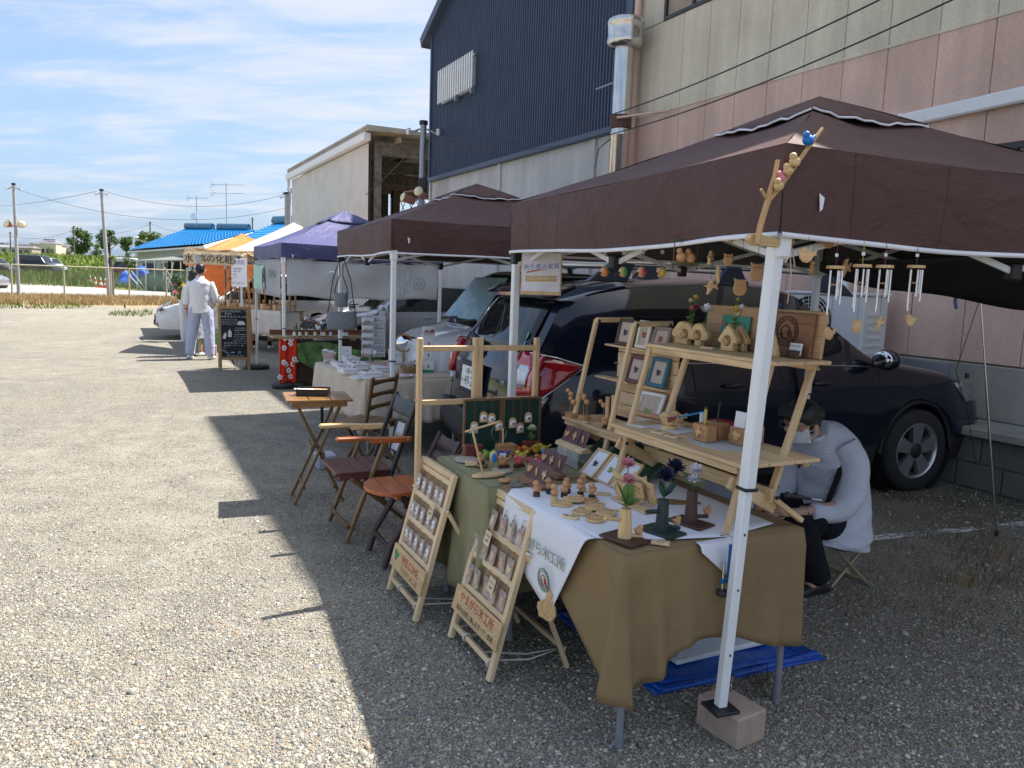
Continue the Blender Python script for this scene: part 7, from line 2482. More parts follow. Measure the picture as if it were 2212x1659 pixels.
#  things on the shelves
def log_pen_block(label,a,b,z,yaw,mat,pens,shape,w=.085):
 t=thing('pen_stand',label,'pen stand',tf(a,b,z),TRZ+yaw)
 m=MB();m.box((0,0,.034),(.055,w,.068),ch=.002);m.build('block',mat,t)
 m=MB();m.prism([(x*.022,zz*.022)for(x,zz)in shape],.008,M=TR((-.031,0,.036),-pi/2),ch=.002);m.build('carved_bird',MAPLE,t)
 for(x,y,h,r,mt,lean)in pens:
  m=MB();m.tube([(x,y,.06),(x+lean,y,.06+h)],r,10);p=m.build('pen',mt,t)
  m=MB();m.tube([(x+lean*.96,y,.06+h*.93),(x+lean,y,.065+h)],r*1.02,10);m.build('pen_cap',BLACKP,p)
 return t
ZS=1.003
GOLD=plain('pen_gold',(.42,.38,.14),.35,.5);WHPEN=plain('pen_white',(.7,.7,.72),.4);REDPEN=plain('pen_red',(.45,.03,.04),.4);BLUPEN=plain('pen_blue',(.03,.25,.5),.35)
m=MB();m.prism([(.13*cos(2*pi*k/30)*(1+.03*(k%2)),.155*sin(2*pi*k/30)*(1+.03*(k%2)))for k in range(30)],.003,M=Matrix.Rotation(pi/2,4,'X'))
m.build('lace_doily',fabric('lace',(.68,.66,.64),.9,wr=.8,wscale=60),None,tf(.66,.28,ZS+.0005),(0,0,TRZ),label='white lace doily under the pen stands',cat='doily')
log_pen_block('cedar pen stand with a carved swallow and a gold pen',.60,.335,ZS+.004,.0,CEDAR,[(0,.0,.075,.0065,GOLD,0)],SWAL)
log_pen_block('second cedar pen stand with a dark pen behind the first',.685,.36,ZS+.004,.0,CEDAR,[(0,0,.085,.004,BLACKP,.008)],BIRDS)
log_pen_block('cedar card stand holding a white card',.70,.225,ZS+.004,.0,CEDAR,[],BIRDS,.095)
log_pen_block('cedar pen stand with red and white pens',.775,.255,ZS+.004,.0,CEDAR,[(0,.01,.085,.005,REDPEN,0),(0,-.018,.08,.006,WHPEN,.004)],OWL)
m=MB();m.box((0,0,.045),(.0012,.05,.08),R=Euler((0,0,.2)).to_matrix());m.build('name_card',PAPER,None,tf(.685,.235,ZS+.05),(0,.12,TRZ),label='white card standing in the cedar card stand',cat='card')
m=MB();m.tube([(0,0,0),(0,0,.09)],.012,14);m.build('glue_stick',plain('glue_white',(.6,.6,.62),.4),None,tf(.70,.47,ZS),label='white glue stick on the middle shelf',cat='glue stick')
def clip_bird(label,a,b,z,yaw,wing,s=.034):
 t=thing('carved_bird',label,'bird figure',tf(a,b,z),TRZ+yaw)
 m=MB();m.lathe([(s,0),(s,.012),(s*.93,.015),(0,.015)],24);m.build('base',MAPLE,t)
 m=MB();m.prism([(x*s*1.25,zz*s*1.1)for(x,zz)in BIRDS],.022,M=TR((0,0,.015+s*.8),0),ch=.005);m.build('body',MAPLE,t)
 m=MB();m.prism([(-.2*s,.35*s),(.9*s,.55*s),(1.35*s,.95*s),(.7*s,-.05*s),(.0,-.35*s)],.008,M=TR((.0,-.015,.015+s*.8)),ch=.002);m.build('wing',wing,t)
 return t
m=MB();m.box((0,0,.001),(.13,.20,.002));m.build('linen_mat',fabric('white_linen',(.62,.62,.64),.9,wr=.3),None,tf(.645,.60,ZS),(0,0,TRZ+.15),label='white woven mat under the carved pen rest birds',cat='mat')
clip_bird('carved bird pen rest with a dark red wing holding a blue pen',.62,.59,ZS+.002,-.9,ROSE)
clip_bird('second carved bird pen rest behind the red winged one',.71,.64,ZS+.002,-.9,MAPLE,.03)
m=MB();m.tube([tf(.64,.57,ZS+.055),tf(.735,.50,ZS+.088)],.0045,8);m.build('ballpoint_pen',BLUPEN,label='blue ballpoint pen resting on the carved bird',cat='pen')
price_plate('wooden price plate at the front of the middle shelf',.52,.53,ZS,-1.2,'ペン立て\n2000円')
price_plate('second wooden price plate beside the lace doily',.525,.445,ZS,-1.2,'名刺立て\n1800円')
m=MB();m.box((0,0,.001),(.04,.10,.002));m.build('leaflet',PAPER,None,tf(.53,.70,ZS),(0,0,TRZ+.2),label='white leaflet on the middle shelf',cat='leaflet')
m=MB();m.box((0,0,.02),(.12,.10,.05),ch=.003);m.build('red_box',plain('dark_red_box',(.22,.01,.02),.5),None,tf(.82,.50,ZS),(0,0,TRZ),label='dark red box at the back of the middle shelf',cat='box')
cl=wood('roller',(.50,.28,.13),.8)
m=MB();m.tube([tf(.62,.86,ZS+.03),tf(.66,.67,ZS+.03)],.014,12);m.build('wooden_rod',cl,label='thick wooden rod lying across the middle shelf',cat='rod')
ZU=1.368
MUSH=[(.22,0),(.22,.35),(.62,.36),(.80,.52),(.74,.78),(.52,1.02),(.30,1.28),(0,1.36)]
MUSH=MUSH+[(-x,z)for(x,z)in MUSH[-2::-1]]
HOUSE=[(.42,0),(.42,.38),(.62,.42),(.66,.55),(.34,.98),(0,1.34)]
HOUSE=HOUSE+[(-x,z)for(x,z)in HOUSE[-2::-1]]
TRI=[(.5,0),(.52,.12),(.1,1.3),(0,1.36)]
TRI=TRI+[(-x,z)for(x,z)in TRI[-2::-1]]
def nest_board(label,a,b,out,s,yaw=0.0,blooms=(),hole=True):
 t=thing('nest_vase',label,'vase',tf(a,b,ZU),TRZ+yaw-pi/2)
 m=MB();m.prism([(x*s,z*s)for(x,z)in out],.032,ch=.005);bd=m.build('board',MAPLE,t)
 if hole:
  zc=.66*s if out is MUSH else .52*s
  m=MB();m.lathe([(.023,0),(.0225,.002),(0,.002)],20,M=TR((0,-.0155,zc),0,pi/2));m.build('hollow',wood('hollow_shade',(.30,.17,.08),.7),bd)
  m=MB();m.ell((0,-.017,zc-.007),(.0145,.012,.0145),12,8);m.ell((-.005,-.020,zc+.007),.0095,10,6);m.build('little_bird',BEECH,bd)
 for(c,r,mt,sd)in blooms:
  c=Vector(c)
  m=MB();m.tube([(.02,.0,s*.8),(c.x*.7,c.y,lerp(s*.8,c.z,.6)),c],.0014,5);m.build('stem',STEMM,t)
  flower(t,c,r*1.35,mt,24,sd,flat=.7)
  leaf(t,(c.x*.6,0,lerp(s*.8,c.z,.4)),(c.x+.025,-.02,lerp(s*.8,c.z,.55)),.010,LEAFG)
 return t
nest_board('mushroom shaped wood vase behind its twin',.755,.70,MUSH,.075,.1)
nest_board('mushroom shaped wood vase with pink and yellow flowers',.74,.655,MUSH,.074,.1,[((.015,.01,.155),.017,PETP,31),((.03,.01,.165),.014,REDPEN,32),((.0,.01,.190),.012,PETC,33),((.03,.01,.205),.013,PETY,34)])
nest_board('mushroom shaped wood vase with a white carnation',.745,.575,MUSH,.074,.1,[((.025,.01,.155),.025,PETW,35)])
nest_board('house shaped wood vase with yellow and white flowers',.72,.36,HOUSE,.083,.05,[((.02,.01,.165),.017,PETY,36),((.045,.01,.175),.014,PETW,37),((.02,.01,.205),.010,plain('petal_lime',(.4,.5,.12),.7),38),((.03,.005,.145),.012,PETC,39)])
nest_board('second house shaped wood vase behind the first',.775,.36,HOUSE,.078,.05)
nest_board('triangular wood vase with a blue flower by the tent leg',.735,.155,TRI,.085,.05,[((.02,.01,.19),.014,plain('petal_blue',(.10,.2,.55),.7),40)])
price_plate('wooden price plate between the nest vases',.70,.46,ZU,-1.3,'一輪挿し')
def backboard():
 t=thing('back_board','long cedar board standing at the back of the upper shelf','board')
 t.matrix_world=TM@TR((.845,.33,ZU),-pi/2)@Matrix.Rotation(-.10,4,'X')
 m=MB();m.box((0,0,.09),(.66,.016,.18),ch=.003);m.build('board',wood('cedar_board',(.56,.34,.17),.6),t)
 s=thing('teal_sign','teal hand lettered sign with painted flowers','sign')
 s.matrix_world=TM@TR((.825,.46,ZU),-pi/2)@Matrix.Rotation(-.12,4,'X')
 m=MB();m.box((0,0,.07),(.17,.004,.14));b=m.build('board',plain('teal',(.055,.27,.205),.6,var=.08),s)
 for i,l in enumerate(('やまがら','木工所')):
  lettering(l,.034,INK,b,Matrix.Translation((.0,-.0024,.095-.042*i))@Matrix.Rotation(pi/2,4,'X'),.0003)
 rng=random.Random(4)
 cols=[plain('p%d'%i,c,.6)for i,c in enumerate(((.45,.10,.16),(.03,.06,.14),(.7,.7,.7),(.55,.45,.1)))]
 for k in range(22):
  x=rng.choice((-1,1))*rng.uniform(.055,.08)if k<14 else rng.uniform(-.06,.06);z=rng.uniform(.01,.13)if k<14 else rng.uniform(.004,.022)
  m=MB();m.lathe([(rng.uniform(.004,.010),0),(.002,.0006)],8,M=TR((x,-.0022,z),0,pi/2));m.build('painted_flower',cols[k%4],b)
 d=thing('branded_board','dark charred cedar board with a burnt bird emblem','board')
 d.matrix_world=TM@TR((.825,.155,ZU),-pi/2)@Matrix.Rotation(-.10,4,'X')
 m=MB();m.box((0,0,.085),(.24,.012,.17),ch=.004);b=m.build('board',wood('burnt_cedar',(.27,.12,.055),.45),d)
 bird_emblem(d,Matrix.Translation((-.01,-.0068,.095))@Matrix.Rotation(pi/2,4,'X'),.058,plain('burn',(.08,.035,.02),.8),plain('burn',(.08,.035,.02),.8))
 c=thing('card_holder','dark wood card holder with stall name cards','card holder',tf(.785,.075,ZU),TRZ-pi/2)
 m=MB();m.box((0,0,.015),(.055,.03,.03),ch=.002);m.build('holder',WALNUT,c)
 m=MB();m.box((0,.004,.034),(.058,.004,.045),R=Euler((-.2,.0,0)).to_matrix());p=m.build('card',PAPER,c)
 lettering('やまがら木工所',.007,INK,p,Matrix.Translation((0,-.001,.046))@Matrix.Rotation(pi/2-.2,4,'X'),.0002)
backboard()
def wobble(label,a,b,z,n,seed):
 rng=random.Random(seed)
 t=thing('wobble_bird',label,'bird figure',tf(a,b,z),TRZ)
 m=MB();m.box((0,0,.012),(.04,.07,.024),ch=.002);m.build('base',CEDAR,t)
 for k in range(n):
  y=(k-(n-1)/2)*.03
  h=.05+.02*rng.random()+.025*(k%2)
  m=MB();m.tube([(0,y,.02),(.002,y,.024+h)],.0014,5);m.build('wire',STRING,t)
  m=MB();m.ell((0,y,.028+h),.0145,12,8);bd=m.build('body',BEECH,t)
  m=MB();m.ell((-.006,y+.022,.044+h),.0115,12,8);m.build('head',BEECH,bd)
 return t
wobble('pair of wobbling round birds on a cedar base',.60,1.38,.922,2,1)
wobble('tall wobbling bird beside the pair',.62,1.28,.922,2,2)
wobble('single wobbling bird next to the wooden rods',.70,1.23,.922,1,3)
for i,(a,b,h)in enumerate(((.67,1.15,.14),(.69,1.13,.15))):
 m=MB();m.tube([tf(a,b,.922),tf(a,b,.922+h)],.011,12);m.build('wooden_peg',PINE,label=('upright wooden peg on the slatted stand' if i==0 else 'taller upright wooden peg behind the first'),cat='peg')
bird_fig('carved_bird','dark capped carved bird sitting on the slatted stand',.60,1.06,.922,.6,.018,BEECH,stand='log')
price_plate('wooden price plate on the slatted stand',.58,1.22,.922,-1.2,'ゆらゆら鳥')
#  clamp, bin, tarp
def clamp():
 BL=plain('clamp_blue',(.01,.11,.34),.4,var=.05)
 t=thing('screw_clamp','blue G-clamp fixing the shelf foot to the table','clamp',tf(.415,-.05,0),TRZ)
 m=MB();m.box((0,-.012,.655),(.022,.012,.14),ch=.003);m.box((-.014,-.012,.592),(.05,.012,.018),ch=.003);m.build('body',BL,t)
 m=MB();m.tube([(0,-.012,.72),(-.002,-.012,.742),(-.006,.02,.748),(-.006,.04,.742)],.005,8);m.build('hook_rod',STEEL,t)
 m=MB();m.tube([(-.03,-.012,.56),(-.03,-.012,.66)],.005,8);m.build('screw',STEEL,t)
 m=MB();m.lathe([(.018,0),(.02,.006),(.02,.018),(.01,.024)],10,M=TR((-.03,-.012,.538)));m.build('knob',BLACKP,t)
 k=thing('spring_clamp','black bar clamp on the shelf post beside the seller','clamp',tf(.70,-.01,.86),TRZ)
 m=MB();m.tube([(-.01,-.03,.01),(.05,-.035,.0),(.10,-.04,-.012)],[.009,.008,.005],8);m.build('bar',BLACKP,k)
 m=MB();m.tube([(.06,-.036,-.004),(.15,-.045,-.02)],.004,8);m.build('rod',STEEL,k)
 m=MB();m.ell((-.012,-.03,.012),.013,10,6);m.build('jaw',BLACKP,k)
clamp()
def under_table():
 BT=fabric('blue_groundsheet',(.006,.075,.40),.35,wr=.5,wscale=6,spec=.5)
 t=thing('blue_tarp','folded blue plastic sheet on the gravel under the craft table','tarp',tf(0,0),TRZ)
 for k in range(3):
  m=MB()
  m.grid(lambda u,w:(lerp(.36+.02*k,1.26-.05*k,u),lerp(.24+.012*k,1.08-.05*k,w)-.05*u*(1-w),.006+.012*k+.006*sin(u*9+w*7+k)*(1 if k==2 else .4)),20,14,True)
  solidify(m.build('layer',BT,t),.003)
 m=MB();m.tube([(.385,.24,.022),(.80,.225,.02),(1.24,.235,.018)],.018,8,flat=.7);m.build('folded_edge',BT,t)
 CB=bpy.data.materials.new('cloudy_plastic');CB.use_nodes=True
 b_=CB.node_tree.nodes['Principled BSDF'];setc(b_,(.62,.64,.66));b_.inputs['Roughness'].default_value=.25;b_.inputs['Alpha'].default_value=.55
 c=thing('storage_bin','clear plastic storage bin on the blue sheet','storage bin',tf(.85,.62,.034),TRZ)
 m=MB();W,D,Hh=.56,.50,.27
 for(x,y,dx,dy)in((0,-D/2,W,.004),(0,D/2,W,.004),(-W/2,0,.004,D),(W/2,0,.004,D)):
  m.box((x,y,Hh/2),(dx,dy,Hh))
 m.build('wall',CB,c)
 m=MB();m.box((0,0,.012),(W+.03,D+.03,.022),ch=.006);m.build('bottom_rim',plain('bin_rim',(.66,.68,.70),.4),c)
 m=MB();m.box((0,0,Hh+.006),(W+.02,D+.02,.014),ch=.005);m.build('lid',plain('bin_rim',(.66,.68,.70),.4),c)
 for(x,mt)in((-.1,PAPER),(.12,plain('bin_blue',(.05,.15,.35),.6)),(.2,plain('bin_red',(.40,.05,.08),.6))):
  m=MB();m.box((x,-.08,.11),(.10,.25,.17),ch=.01);m.build('contents',mt,c)
 k=thing('cool_box','grey and navy cool box behind the craft table','cool box',tf(1.18,1.05,0),TRZ)
 m=MB();m.box((0,0,.24),(.36,.5,.36),ch=.02);m.build('body',plain('cool_navy',(.03,.06,.14),.5),k)
 m=MB();m.box((0,0,.50),(.38,.52,.14),ch=.02);m.build('lid',plain('cool_grey',(.36,.40,.46),.5),k)
 m=MB();m.box((0,0,.03),(.34,.48,.06));m.build('base',BLACKP,k)
 lettering('COOLER',.06,PAPER,k,Matrix.Translation((-.183,0,.33))@Matrix.Rotation(-pi/2,4,'Z')@Matrix.Rotation(pi/2,4,'X'))if False else None
under_table()
#  hanging under the canopy
EDGE=lambda f:A1+Vector((-.37,.929,0))*(2.35*f)
def hang_line(parent,z0,z1):
 m=MB();m.tube([(0,0,z0),(0,0,z1)],.0007,4,caps=False);m.build('thread',DKSTR,parent)
def charm(label,a,b,z,out,s,mat,yaw=0.0,ztop=1.86,ring=None,face=False,th=.012):
 o=flat_shape('hanging_charm',label,out,s,th,mat,TM@TR((a,b,z),yaw),None,ring,face,'hanging charm')
 hang_line(o,s*.8,ztop-z)
 return o
LW=wood('light_charm',(.64,.42,.20),.8)
MW=wood('mid_charm',(.48,.26,.115),.75)
charm('swallow shaped charm hanging below the canopy edge',.50,.255,1.735,SWAL,.027,LW,.5)
charm('tan owl charm hanging beside the swing',.50,.156,1.726,OWL,.024,MW,-.6,ring=(0,-.2,.4),face=True)
charm('swallow charm turned edgewise over the car roof',.50,.205,1.672,SWAL,.032,LW,1.0)
charm('pale swallow charm hanging lowest on its thread',.50,.24,1.626,SWAL,.030,LW,-.3)
charm('plain brown owl charm hanging lowest',.50,.084,1.627,OWL,.033,MW,-.5)
charm('large owl charm with carved face',.50,.005,1.682,OWL,.034,MW,-.45,ring=(0,-.2,.45),face=True)
charm('bird shaped charm just right of the tent leg',.515,-.20,1.737,BIRDS,.030,LW,-.5,ztop=1.80)
charm('bird charm turned sideways behind the tent leg',.485,-.12,1.75,BIRDS,.030,MW,1.1)
charm('bird charm hanging behind the first wind chime',.605,-.14,1.70,BIRDS,.028,MW,.8)
charm('flying bird charm hanging behind the second wind chime',.765,-.14,1.705,SWAL,.034,MW,.2)
charm('small bird charm high under the canopy',.505,.16,1.80,BIRDS,.018,LW,.9)
charm('brown bird charm near the truss joint',.68,-.14,1.79,BIRDS,.026,MW,-.3)
for i,(b,c,n)in enumerate(((1.056,(.75,.22,.05),'orange'),(.899,(.10,.35,.10),'green'),(.755,(.62,.08,.07),'red'),(.617,(.60,.42,.08),'yellow'))):
 o=thing('flying_bird_mobile','little flying bird mobile with a %s wing under the canopy'%n,'mobile',tf(.55,b,1.68),TRZ+.35)
 m=MB();m.ell((0,0,0),(.028,.018,.024),12,8);m.build('body',LW,o)
 m=MB();m.ell((-.005,-.014,.0),(.018,.009,.017),10,6);m.build('wing',paint('wing'+n,c),o)
 m=MB();m.ell((-.045,0,-.012),(.025,.004,.008),8,5,R=Euler((0,-.4,0)).to_matrix());m.build('tail',WALNUT,o)
 hang_line(o,.02,.17)
 m=MB();m.box((0,0,.085),(.024,.002,.016),ch=.0004);m.build('price_tag',PAPER,o)
sw=thing('bird_swing','two round birds on a little bamboo swing','mobile',tf(.50,.40,1.745),TRZ-.25)
BAMB=plain('green_bamboo',(.10,.11,.05),.6,var=.2)
for z in(.055,-.035):
 m=MB();m.tube([(-.06,0,z),(.06,0,z+.006)],.006,8);m.build('bamboo_bar',BAMB,sw)
for x in(-.05,.05):
 m=MB();m.tube([(x,0,.055),(x,0,-.045)],.0022,5);m.build('rope',CORD,sw)
 m=MB();m.ell((x,0,-.05),.005,8,5);m.build('bead',ROSE,sw)
 m=MB();m.tube([(x,0,.06),(0,0,.11)],.001,4);m.build('thread',DKSTR,sw)
for x in(-.018,.020):
 m=MB();m.ell((x,0,-.008),.021,12,8);bd=m.build('bird_body',BEECH,sw)
 m=MB();m.ell((x-.012,-.006,.016),.012,10,6);m.build('bird_head',BEECH,bd)
def chime(label,a,b,z,yaw,tagshape,ta,tb,tz,cord):
 t=thing('wind_chime',label,'wind chime',tf(a,b,z),TRZ+yaw)
 m=MB();m.lathe([(.034,0),(.034,.008),(.031,.010),(0,.010)],16,sy=.8);m.build('disc',LW,t)
 TUBE=plain('chime_tube',(.72,.72,.74),.25,.9,var=0)
 for k,(x,y,L)in enumerate(((-.024,0,.125),(-.010,-.018,.088),(.012,-.018,.105),(.024,.0,.078),(.0,.018,.14))):
  m=MB();m.tube([(x,y,-.006),(x,y,-.012-L)],.0032,8);m.build('tube',TUBE,t)
 m=MB();m.lathe([(.011,-.055),(.011,-.049)],10);m.build('striker',CEDAR,t)
 m=MB();m.tube([(0,0,.01),(0,0,.09)],.0012,4);m.build('cord',plain('cord'+cord[0],cord[1],.6),t)
 m=MB();m.box((.0,0,.045),(.014,.002,.011));m.build('price_tag',PAPER,t)
 m=MB();m.tube([(0,0,-.055),(0,0,-.20)],.0006,4);m.build('thread',DKSTR,t)
 m=MB();m.prism([(x*.026,zz*.026)for(x,zz)in tagshape],.008,M=TR((ta,tb,tz),.0),ch=.0015);m.build('wind_sail',LW,t)
 return t
chime('wind chime on a dark red cord with a bird sail',.627,-.22,1.698,.1,BIRDS,.0,-.0,-.215,('red',(.20,.01,.05)))
chime('wind chime on a lime green cord with an owl sail',.753,-.22,1.708,-.1,OWL,.0,0,-.20,('lime',(.45,.55,.03)))
chime('wind chime on a magenta cord with a swallow sail',.864,-.22,1.710,.05,SWAL,.0,0,-.19,('magenta',(.50,.02,.20)))
chime('wind chime on a dark green cord with a butterfly sail',1.027,-.22,1.716,-.05,BIRDS,.0,0,-.185,('green',(.02,.12,.06)))
def branch():
 BR=wood('branch',(.60,.37,.16),.75)
 t=thing('bird_branch','bare branch with carved birds tied to the tent corner','branch',tf(0,0),TRZ)
 b=-.175
 P=lambda a,z,db=0:(a,b+db,z)
 m=MB();m.tube([P(.318,1.765),P(.326,1.82),P(.345,1.885),P(.352,1.905)],[.0095,.010,.010,.010],10);m.build('stem',BR,t)
 m=MB();m.tube([P(.350,1.90),P(.385,1.935),P(.44,2.0),P(.50,2.075),P(.562,2.148)],[.008,.008,.0075,.007,.006],10);m.build('long_limb',BR,t)
 m=MB();m.tube([P(.349,1.90),P(.358,1.94),P(.372,1.985),P(.378,2.03)],[.009,.008,.0075,.007],10);m.build('short_limb',BR,t)
 m=MB();m.tube([P(.346,1.908),P(.334,1.918),P(.318,1.935)],[.006,.0055,.005],8);m.build('twig',BR,t)
 m=MB();m.prism([(.30,-.012),(.31,.004),(.33,.010),(.39,.002),(.46,.0),(.46,-.03),(.40,-.03),(.33,-.028),(.31,-.02)],.024,M=Matrix.Translation((0,b+.03,1.79)),ch=.003);m.build('bracket',MAPLE,t)
 m=MB();m.box((.485,b+.06,1.785),(.10,.02,.022),ch=.003);m.build('bracket_arm',PINE,t)
 m=MB();m.tube([(.475,b+.02,1.80),(.482,b+.015,1.73),(.478,b+.0,1.66),(.470,b+.0,1.58)],.0022,5);m.tube([(.475,b+.02,1.80),(.49,b+.012,1.74),(.49,b,1.70)],.0022,5);m.build('tie_string',STRING,t)
 return
branch()
bird_fig('branch_bird','sky blue carved bird near the tip of the branch',.492,-.185,2.085,.25,.0185,BLUEP)
bird_fig('branch_bird','pale carved bird highest of the natural ones on the branch',.437,-.19,2.012,.3,.0185,MAPLE)
bird_fig('branch_bird','natural carved bird with a brown tail on the branch',.412,-.19,1.982,.3,.0165,MAPLE,WALNUT)
bird_fig('branch_bird','pink carved bird between the natural birds on the branch',.392,-.18,1.960,.3,.0155,paint('branchpink',(.75,.25,.30)))
bird_fig('branch_bird','lowest natural carved bird with a button eye on the branch',.372,-.195,1.932,.4,.0165,MAPLE)
def leg_sign():
 t=thing('paper_sign','framed paper sign about folding furniture on the tent leg','sign')
 t.matrix_world=TM@TR((.755,2.06,1.672),-.55)
 m=MB();m.box((0,0,0),(.245,.008,.255),ch=.002);m.build('backing',PINE,t)
 m=MB();m.box((0,-.0055,.008),(.228,.003,.228));p=m.build('paper',plain('sign_paper',(.76,.74,.78),.7),t)
 T=lambda x,z:Matrix.Translation((x,-.0072,z))@Matrix.Rotation(pi/2,4,'X')
 lettering('折り畳み家具',.036,BLUEINK,p,T(.0,.040)@Matrix.Rotation(.06,4,'Z'),.0002)
 m=MB();m.tube([(-.09,-.0075,.006),(-.03,-.0075,.018),(.035,-.0075,.028)],[.0045,.004,.001],6);m.build('underline',plain('orange_ink',(.62,.16,.06),.7),p)
 m=MB();m.box((0,-.0075,-.03),(.19,.001,.034),R=Euler((0,-.03,0)).to_matrix());m.build('yellow_band',plain('yellow_band',(.60,.40,.16),.7),p)
 lettering('ご注文 お受け致します',.0185,PAPER,p,Matrix.Translation((0,-.0086,-.03))@Matrix.Rotation(pi/2,4,'X')@Matrix.Rotation(.03,4,'Z'),.0002)
leg_sign()
# ====== people
SKIN=plain('skin',(.52,.30,.21),.55,var=.08,vs=14)
HAIRB=plain('black_hair',(.014,.012,.012),.45,var=.3,vs=60)
HAIRG=plain('greying_hair',(.030,.028,.028),.5,var=.6,vs=55,bs=.5,bscale=120,bdist=.004)
WSHIRT=fabric('white_linen_shirt',(.74,.74,.76),.9,wr=.9,wscale=9,var=.04,wdist=.02)
BTROU=fabric('pale_blue_trousers',(.42,.45,.60),.9,wr=.9,wscale=7,var=.06,wdist=.03)
BLKC=fabric('black_cloth',(.016,.015,.015),.9,wr=.7,wscale=7,wdist=.02)
WSHOE=plain('white_shoe',(.70,.70,.70),.6,var=.05)
def skin_mesh(name,V,E,parent,mat,root=0,sub=2):
 keys=list(V)
 me=bpy.data.meshes.new(name)
 me.from_pydata([V[k][0]for k in keys],[(keys.index(a),keys.index(b))for a,b in E],[])
 o=put(me,name,parent)
 sk=o.modifiers.new('skin','SKIN')
 lay=me.skin_vertices[0].data if me.skin_vertices else None
 if lay is None:
  bpy.context.view_layer.objects.active=o
  lay=me.skin_vertices[0].data
 for i,k in enumerate(keys):
  r=V[k][1]
  lay[i].radius=r if isinstance(r,tuple)else(r,r)
  lay[i].use_root=(i==root)
 sk.use_smooth_shade=True
 sb=o.modifiers.new('smooth','SUBSURF');sb.levels=sub;sb.render_levels=sub
 me.materials.append(mat)
 return o
def hand_graph(V,E,side,wrist,palm,fdir,spread,curl,s=1.0):
 w=side
 fd,sp,cu=Vector(fdir).normalized(),Vector(spread).normalized(),Vector(curl).normalized()
 pm=Vector(palm)
 V[w+'palm']=(tuple(pm),(.026*s,.016*s));E.append((wrist,w+'palm'))
 for i,(off,L)in enumerate(((-.026,.062),(-.009,.072),(.009,.068),(.026,.055))):
  b=pm+fd*(.034*s)+sp*off*s
  m_=b+fd*(L*.5*s)+cu*(L*.2*s)
  t=m_+fd*(L*.35*s)+cu*(L*.4*s)
  k=w+'f%d'%i
  V[k+'a']=(tuple(b),.0095*s);V[k+'b']=(tuple(m_),.0085*s);V[k+'c']=(tuple(t),.007*s)
  E+=[(w+'palm',k+'a'),(k+'a',k+'b'),(k+'b',k+'c')]
 tb=pm-sp*(.034*s)+fd*(-.004*s);tt=tb+fd*(.034*s)-sp*(.016*s)+cu*(.012*s)
 V[w+'ta']=(tuple(tb),.011*s);V[w+'tb']=(tuple(tt),.0085*s)
 E+=[(w+'palm',w+'ta'),(w+'ta',w+'tb')]
def path_loft(pts,radii,parent,name,mat,n=18,seed=1,wob=.0,caps=(True,True),flat=1.0):
 rng=random.Random(seed)
 P=[Vector(p)for p in pts]
 Q,R=[],[]
 k=5
 for i in range(len(P)-1):
  for j in range(k):
   t=j/k
   p0,p1,p2,p3=P[max(i-1,0)],P[i],P[i+1],P[min(i+2,len(P)-1)]
   Q.append(.5*((2*p1)+(-p0+p2)*t+(2*p0-5*p1+4*p2-p3)*t*t+(-p0+3*p1-3*p2+p3)*t**3))
   ra,rb=radii[i],radii[i+1]
   ra=ra if isinstance(ra,tuple)else(ra,ra);rb=rb if isinstance(rb,tuple)else(rb,rb)
   R.append((lerp(ra[0],rb[0],t),lerp(ra[1],rb[1],t)))
 Q.append(P[-1]);rl=radii[-1];R.append(rl if isinstance(rl,tuple)else(rl,rl))
 vs=[]
 ph=[rng.uniform(0,6)for _ in range(4)]
 for i,p in enumerate(Q):
  d=(Q[min(i+1,len(Q)-1)]-Q[max(i-1,0)]).normalized()
  x=Vector((1,0,0))-d*d.x
  if x.length<.2:x=Vector((0,1,0))-d*d.y
  x.normalize();y=d.cross(x)
  for j in range(n):
   a=2*pi*j/n
   w=1+wob*(.6*sin(3*a+i*.9+ph[0])*sin(i*.7+ph[1])+.5*sin(5*a-i*1.3+ph[2]))
   vs.append(p+x*(R[i][0]*cos(a)*w)+y*(R[i][1]*sin(a)*w))
 fs=[]
 for i in range(len(Q)-1):
  for j in range(n):
   a,b=i*n+j,i*n+(j+1)%n
   fs.append((a,b,b+n,a+n))
 if caps[0]:fs.append(tuple(range(n-1,-1,-1)))
 if caps[1]:fs.append(tuple((len(Q)-1)*n+j for j in range(n)))
 m=MB();m.add(vs,fs,True)
 o=m.build(name,mat,parent)
 sb=o.modifiers.new('smooth','SUBSURF');sb.levels=1;sb.render_levels=1
 return o
def shoe(parent,x,y,yaw,mat,L=.27):
 m=MB()
 prof=[(-.10,.0,.04),(-.08,.035,.075),(-.02,.042,.085),(.06,.046,.062),(.12,.046,.05),(.165,.03,.035),(.175,.006,.02)]
 M=TR((x,y,0),yaw)
 loft(m,[((0,p[0]*L/.27,p[2]*.5+.004),max(.012,p[1]),p[2]*.5,Matrix.Rotation(pi/2,3,'X'))for p in prof],12,M=M)
 return m.build('shoe',mat,parent)
